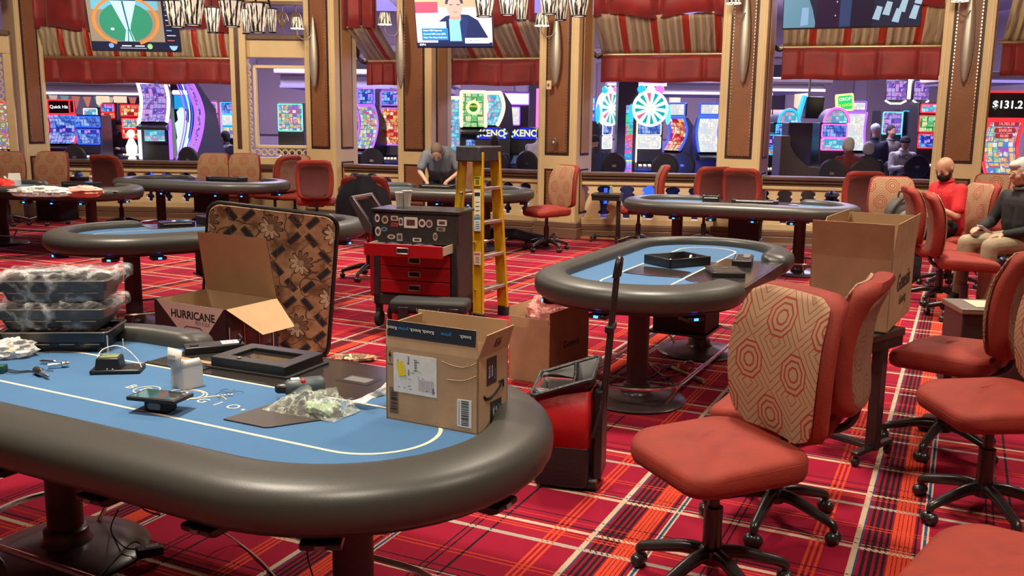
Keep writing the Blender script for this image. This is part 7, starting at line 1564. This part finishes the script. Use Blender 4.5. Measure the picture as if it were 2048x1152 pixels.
pic(T2, w2, h2, [('screen_base', R4(0, 0, 1, 1), (.70, .62, .72), 1.1), ('room_wall', R4(.0, .72, 1, 1), (.65, .42, .28), 1), ('red_seats', R4(.0, .62, .30, .82), (.55, .08, .15), 1), ('white_desk', [(.0, .45), (.0, .60), (1, .68), (1, .15), (.0, .15)], (.80, .70, .85), 1.1), ('window_light', R4(.80, .55, 1, 1), (.75, .85, 1), 1.2),
                 ('suit', [(.28, .03), (.28, .44), (.40, .56), (.52, .60), (.70, .58), (.82, .48), (.94, .18), (.94, .03)], (.015, .03, .12), 1), ('shirt', [(.44, .10), (.44, .50), (.50, .60), (.60, .58), (.60, .10)], (.25, .60, .75), 1), ('suit_lapel', [(.60, .05), (.58, .45), (.62, .55), (.70, .50), (.64, .05)], (.02, .04, .16), 1), ('neck', [(.45, .50), (.60, .50), (.60, .62), (.45, .62)], (.55, .32, .28), 1),
                 ('face', ell(.52, .74, .105, .20), (.68, .40, .36), 1), ('dark_hair', ringp(.52, .76, .12, .22, .72, .15, PI - .1), (.06, .05, .10), 1), ('eye_line', R4(.455, .76, .495, .775), (.1, .05, .05), 1), ('eye_line', R4(.55, .76, .59, .775), (.1, .05, .05), 1), ('mouth', R4(.50, .63, .56, .64), (.4, .15, .15), 1),
                 ('name_bar', R4(.06, .34, .40, .46), (.85, .90, .95), 1.2), ('info_bar', R4(.07, .12, .42, .34), (.02, .22, .55), 1.1), ('ticker', R4(0, 0, 1, .075), (.01, .02, .08), 1), ('corner_bar', R4(.64, .06, .96, .16), (.85, .85, .92), 1.2)])
def cap(t, w_, h_, tx, u, v, size, m, al='LEFT'): text_mb(tx, size, .0004, al, M=Matrix.Translation((-w_ / 2 + .012 + u * (w_ - .024), -.0135, .02 + v * (h_ - .044))) @ FX).build('caption', m, t, smooth=0)
TW = MATS['text_white']
for k, (tx, v) in enumerate((('Senior NBA Reporter', .30), ('Covered NBA since 2003', .235), ('Host, The Hoop Collective', .17))): cap(T2, w2, h2, tx, .09, v, .028, TW)
cap(T2, w2, h2, 'ESPN', .03, .035, .036, TW); cap(T2, w2, h2, 'NBA  NEWS', .68, .11, .028, M_INK)
T3, w3 = tv('large television showing dark figures, hung before the right bay', (1577, 64), (1821, 50), 10.6, .80, math.radians(-22), math.radians(10)); h3 = .80
pic(T3, w3, h3, [('screen_base', R4(0, 0, 1, 1), (.012, .016, .04), 1), ('blue_floor', [(.0, .0), (.0, .62), (.15, .60), (.22, .25), (.25, .0)], (.10, .22, .32), 1), ('light_streak', [(.06, .50), (.05, .62), (.16, .66), (.13, .52)], (.40, .65, .70), 1), ('light_streak', [(.13, .02), (.14, .28), (.19, .28), (.19, .04)], (.20, .35, .55), 1), ('dark_suit', [(.24, .0), (.28, .95), (.44, .98), (.44, .0)], (.018, .008, .03), 1), ('blue_gap', [(.42, .0), (.43, .98), (.52, .98), (.50, .0)], (.025, .045, .13), 1), ('dark_suit', [(.50, .0), (.52, .98), (.68, .95), (.66, .0)], (.012, .008, .025), 1)] +
    [('chair_shape', [(u, v), (u + .05, v - .02), (u + .07, v + .16), (u + .03, v + .18)], (.28, .42, .55), 1) for u, v in ((.66, .10), (.73, .16), (.80, .06), (.84, .20), (.92, .10), (.95, .30), (.90, .42))] + [('button', ell(.40, .35, .006, .012, 8), (.4, .4, .5), 1), ('button', ell(.39, .16, .006, .012, 8), (.35, .35, .45), 1)])
# ================================================================ CHANDELIERS
def chandelier(label, shades, Y, cpx):
    c = W(cpx, 0, Y); t = thing('chandelier', label, 'chandelier', (c.x, c.y, 3.0), 0, 'string shade chandeliers')
    MB().cyl((0, 0, .1), (0, 0, 1.5), .025).build('stem', M_BRZ, t); MB().tube([(.42 * math.cos(a), .42 * math.sin(a), .12) for a in np.linspace(0, 2 * PI, 33)[:-1]], .014, 8, closed=True).build('ring', M_BRZ, t)
    for px_, py0, py1, w_, dy in shades:
        top, bot = W(px_, py0, Y + dy), W(px_, py1, Y + dy); r = w_ / 2 * (Y + dy) / F; h_ = top.z - bot.z
        b = MB(); b.grid(lambda i, j: (r * (.60 + .40 * j) * math.cos(2 * PI * i), r * (.60 + .40 * j) * math.sin(2 * PI * i), h_ * j), 28, 6, cu=True); s_ = b.build('lamp_shade', SHADE, t); s_.location = Vector((bot.x, bot.y, bot.z)) - t.location
        for z_, k in ((0, .60), (h_, 1.0)): MB().tube([(r * k * math.cos(a), r * k * math.sin(a), z_) for a in np.linspace(0, 2 * PI, 25)[:-1]], .006, 6, closed=True).build('shade_rim', M_INK, s_)
        MB().lathe([(r * .55, .0), (r * .57, .006), (r * .5, .01)], 20).build('bulb_glow', mat('rim_glow', (1, .9, .8), .4, emit=(1, .85, .65), es=1.2), s_)
        p = s_.location; MB().tube(spline([(p.x, p.y, p.z + h_ * .5), (p.x * .9, p.y * .9, p.z + h_ + .12), (p.x * .4, p.y * .4, .18), (0, 0, .12)], 6), .009, 6).build('arm', M_BRZ, t)
    l = bpy.data.lights.new('bulb', 'POINT'); l.energy = 25; l.color = WARM; l.shadow_soft_size = .25; o = bpy.data.objects.new('bulb', l); C.objects.link(o); o.location = (c.x, c.y, 2.9)
chandelier('chandelier of pale string shades right of the green game television', [(354, 3, 54, 46, -.1), (386, -6, 50, 48, -.25), (426, 16, 65, 33, .25), (464, 2, 53, 47, 0), (492, 18, 67, 20, .3), (516, 7, 65, 43, -.1), (545, 18, 65, 20, .15)], 8.2, 440)
chandelier('chandelier of pale string shades right of the news television', [(968, -24, 33, 46, 0), (1015, -22, 30, 40, .2), (1043, -12, 40, 28, -.1), (1098, -22, 28, 42, 0), (1121, -8, 40, 32, .2), (1157, -20, 32, 46, -.1)], 8.4, 1070)
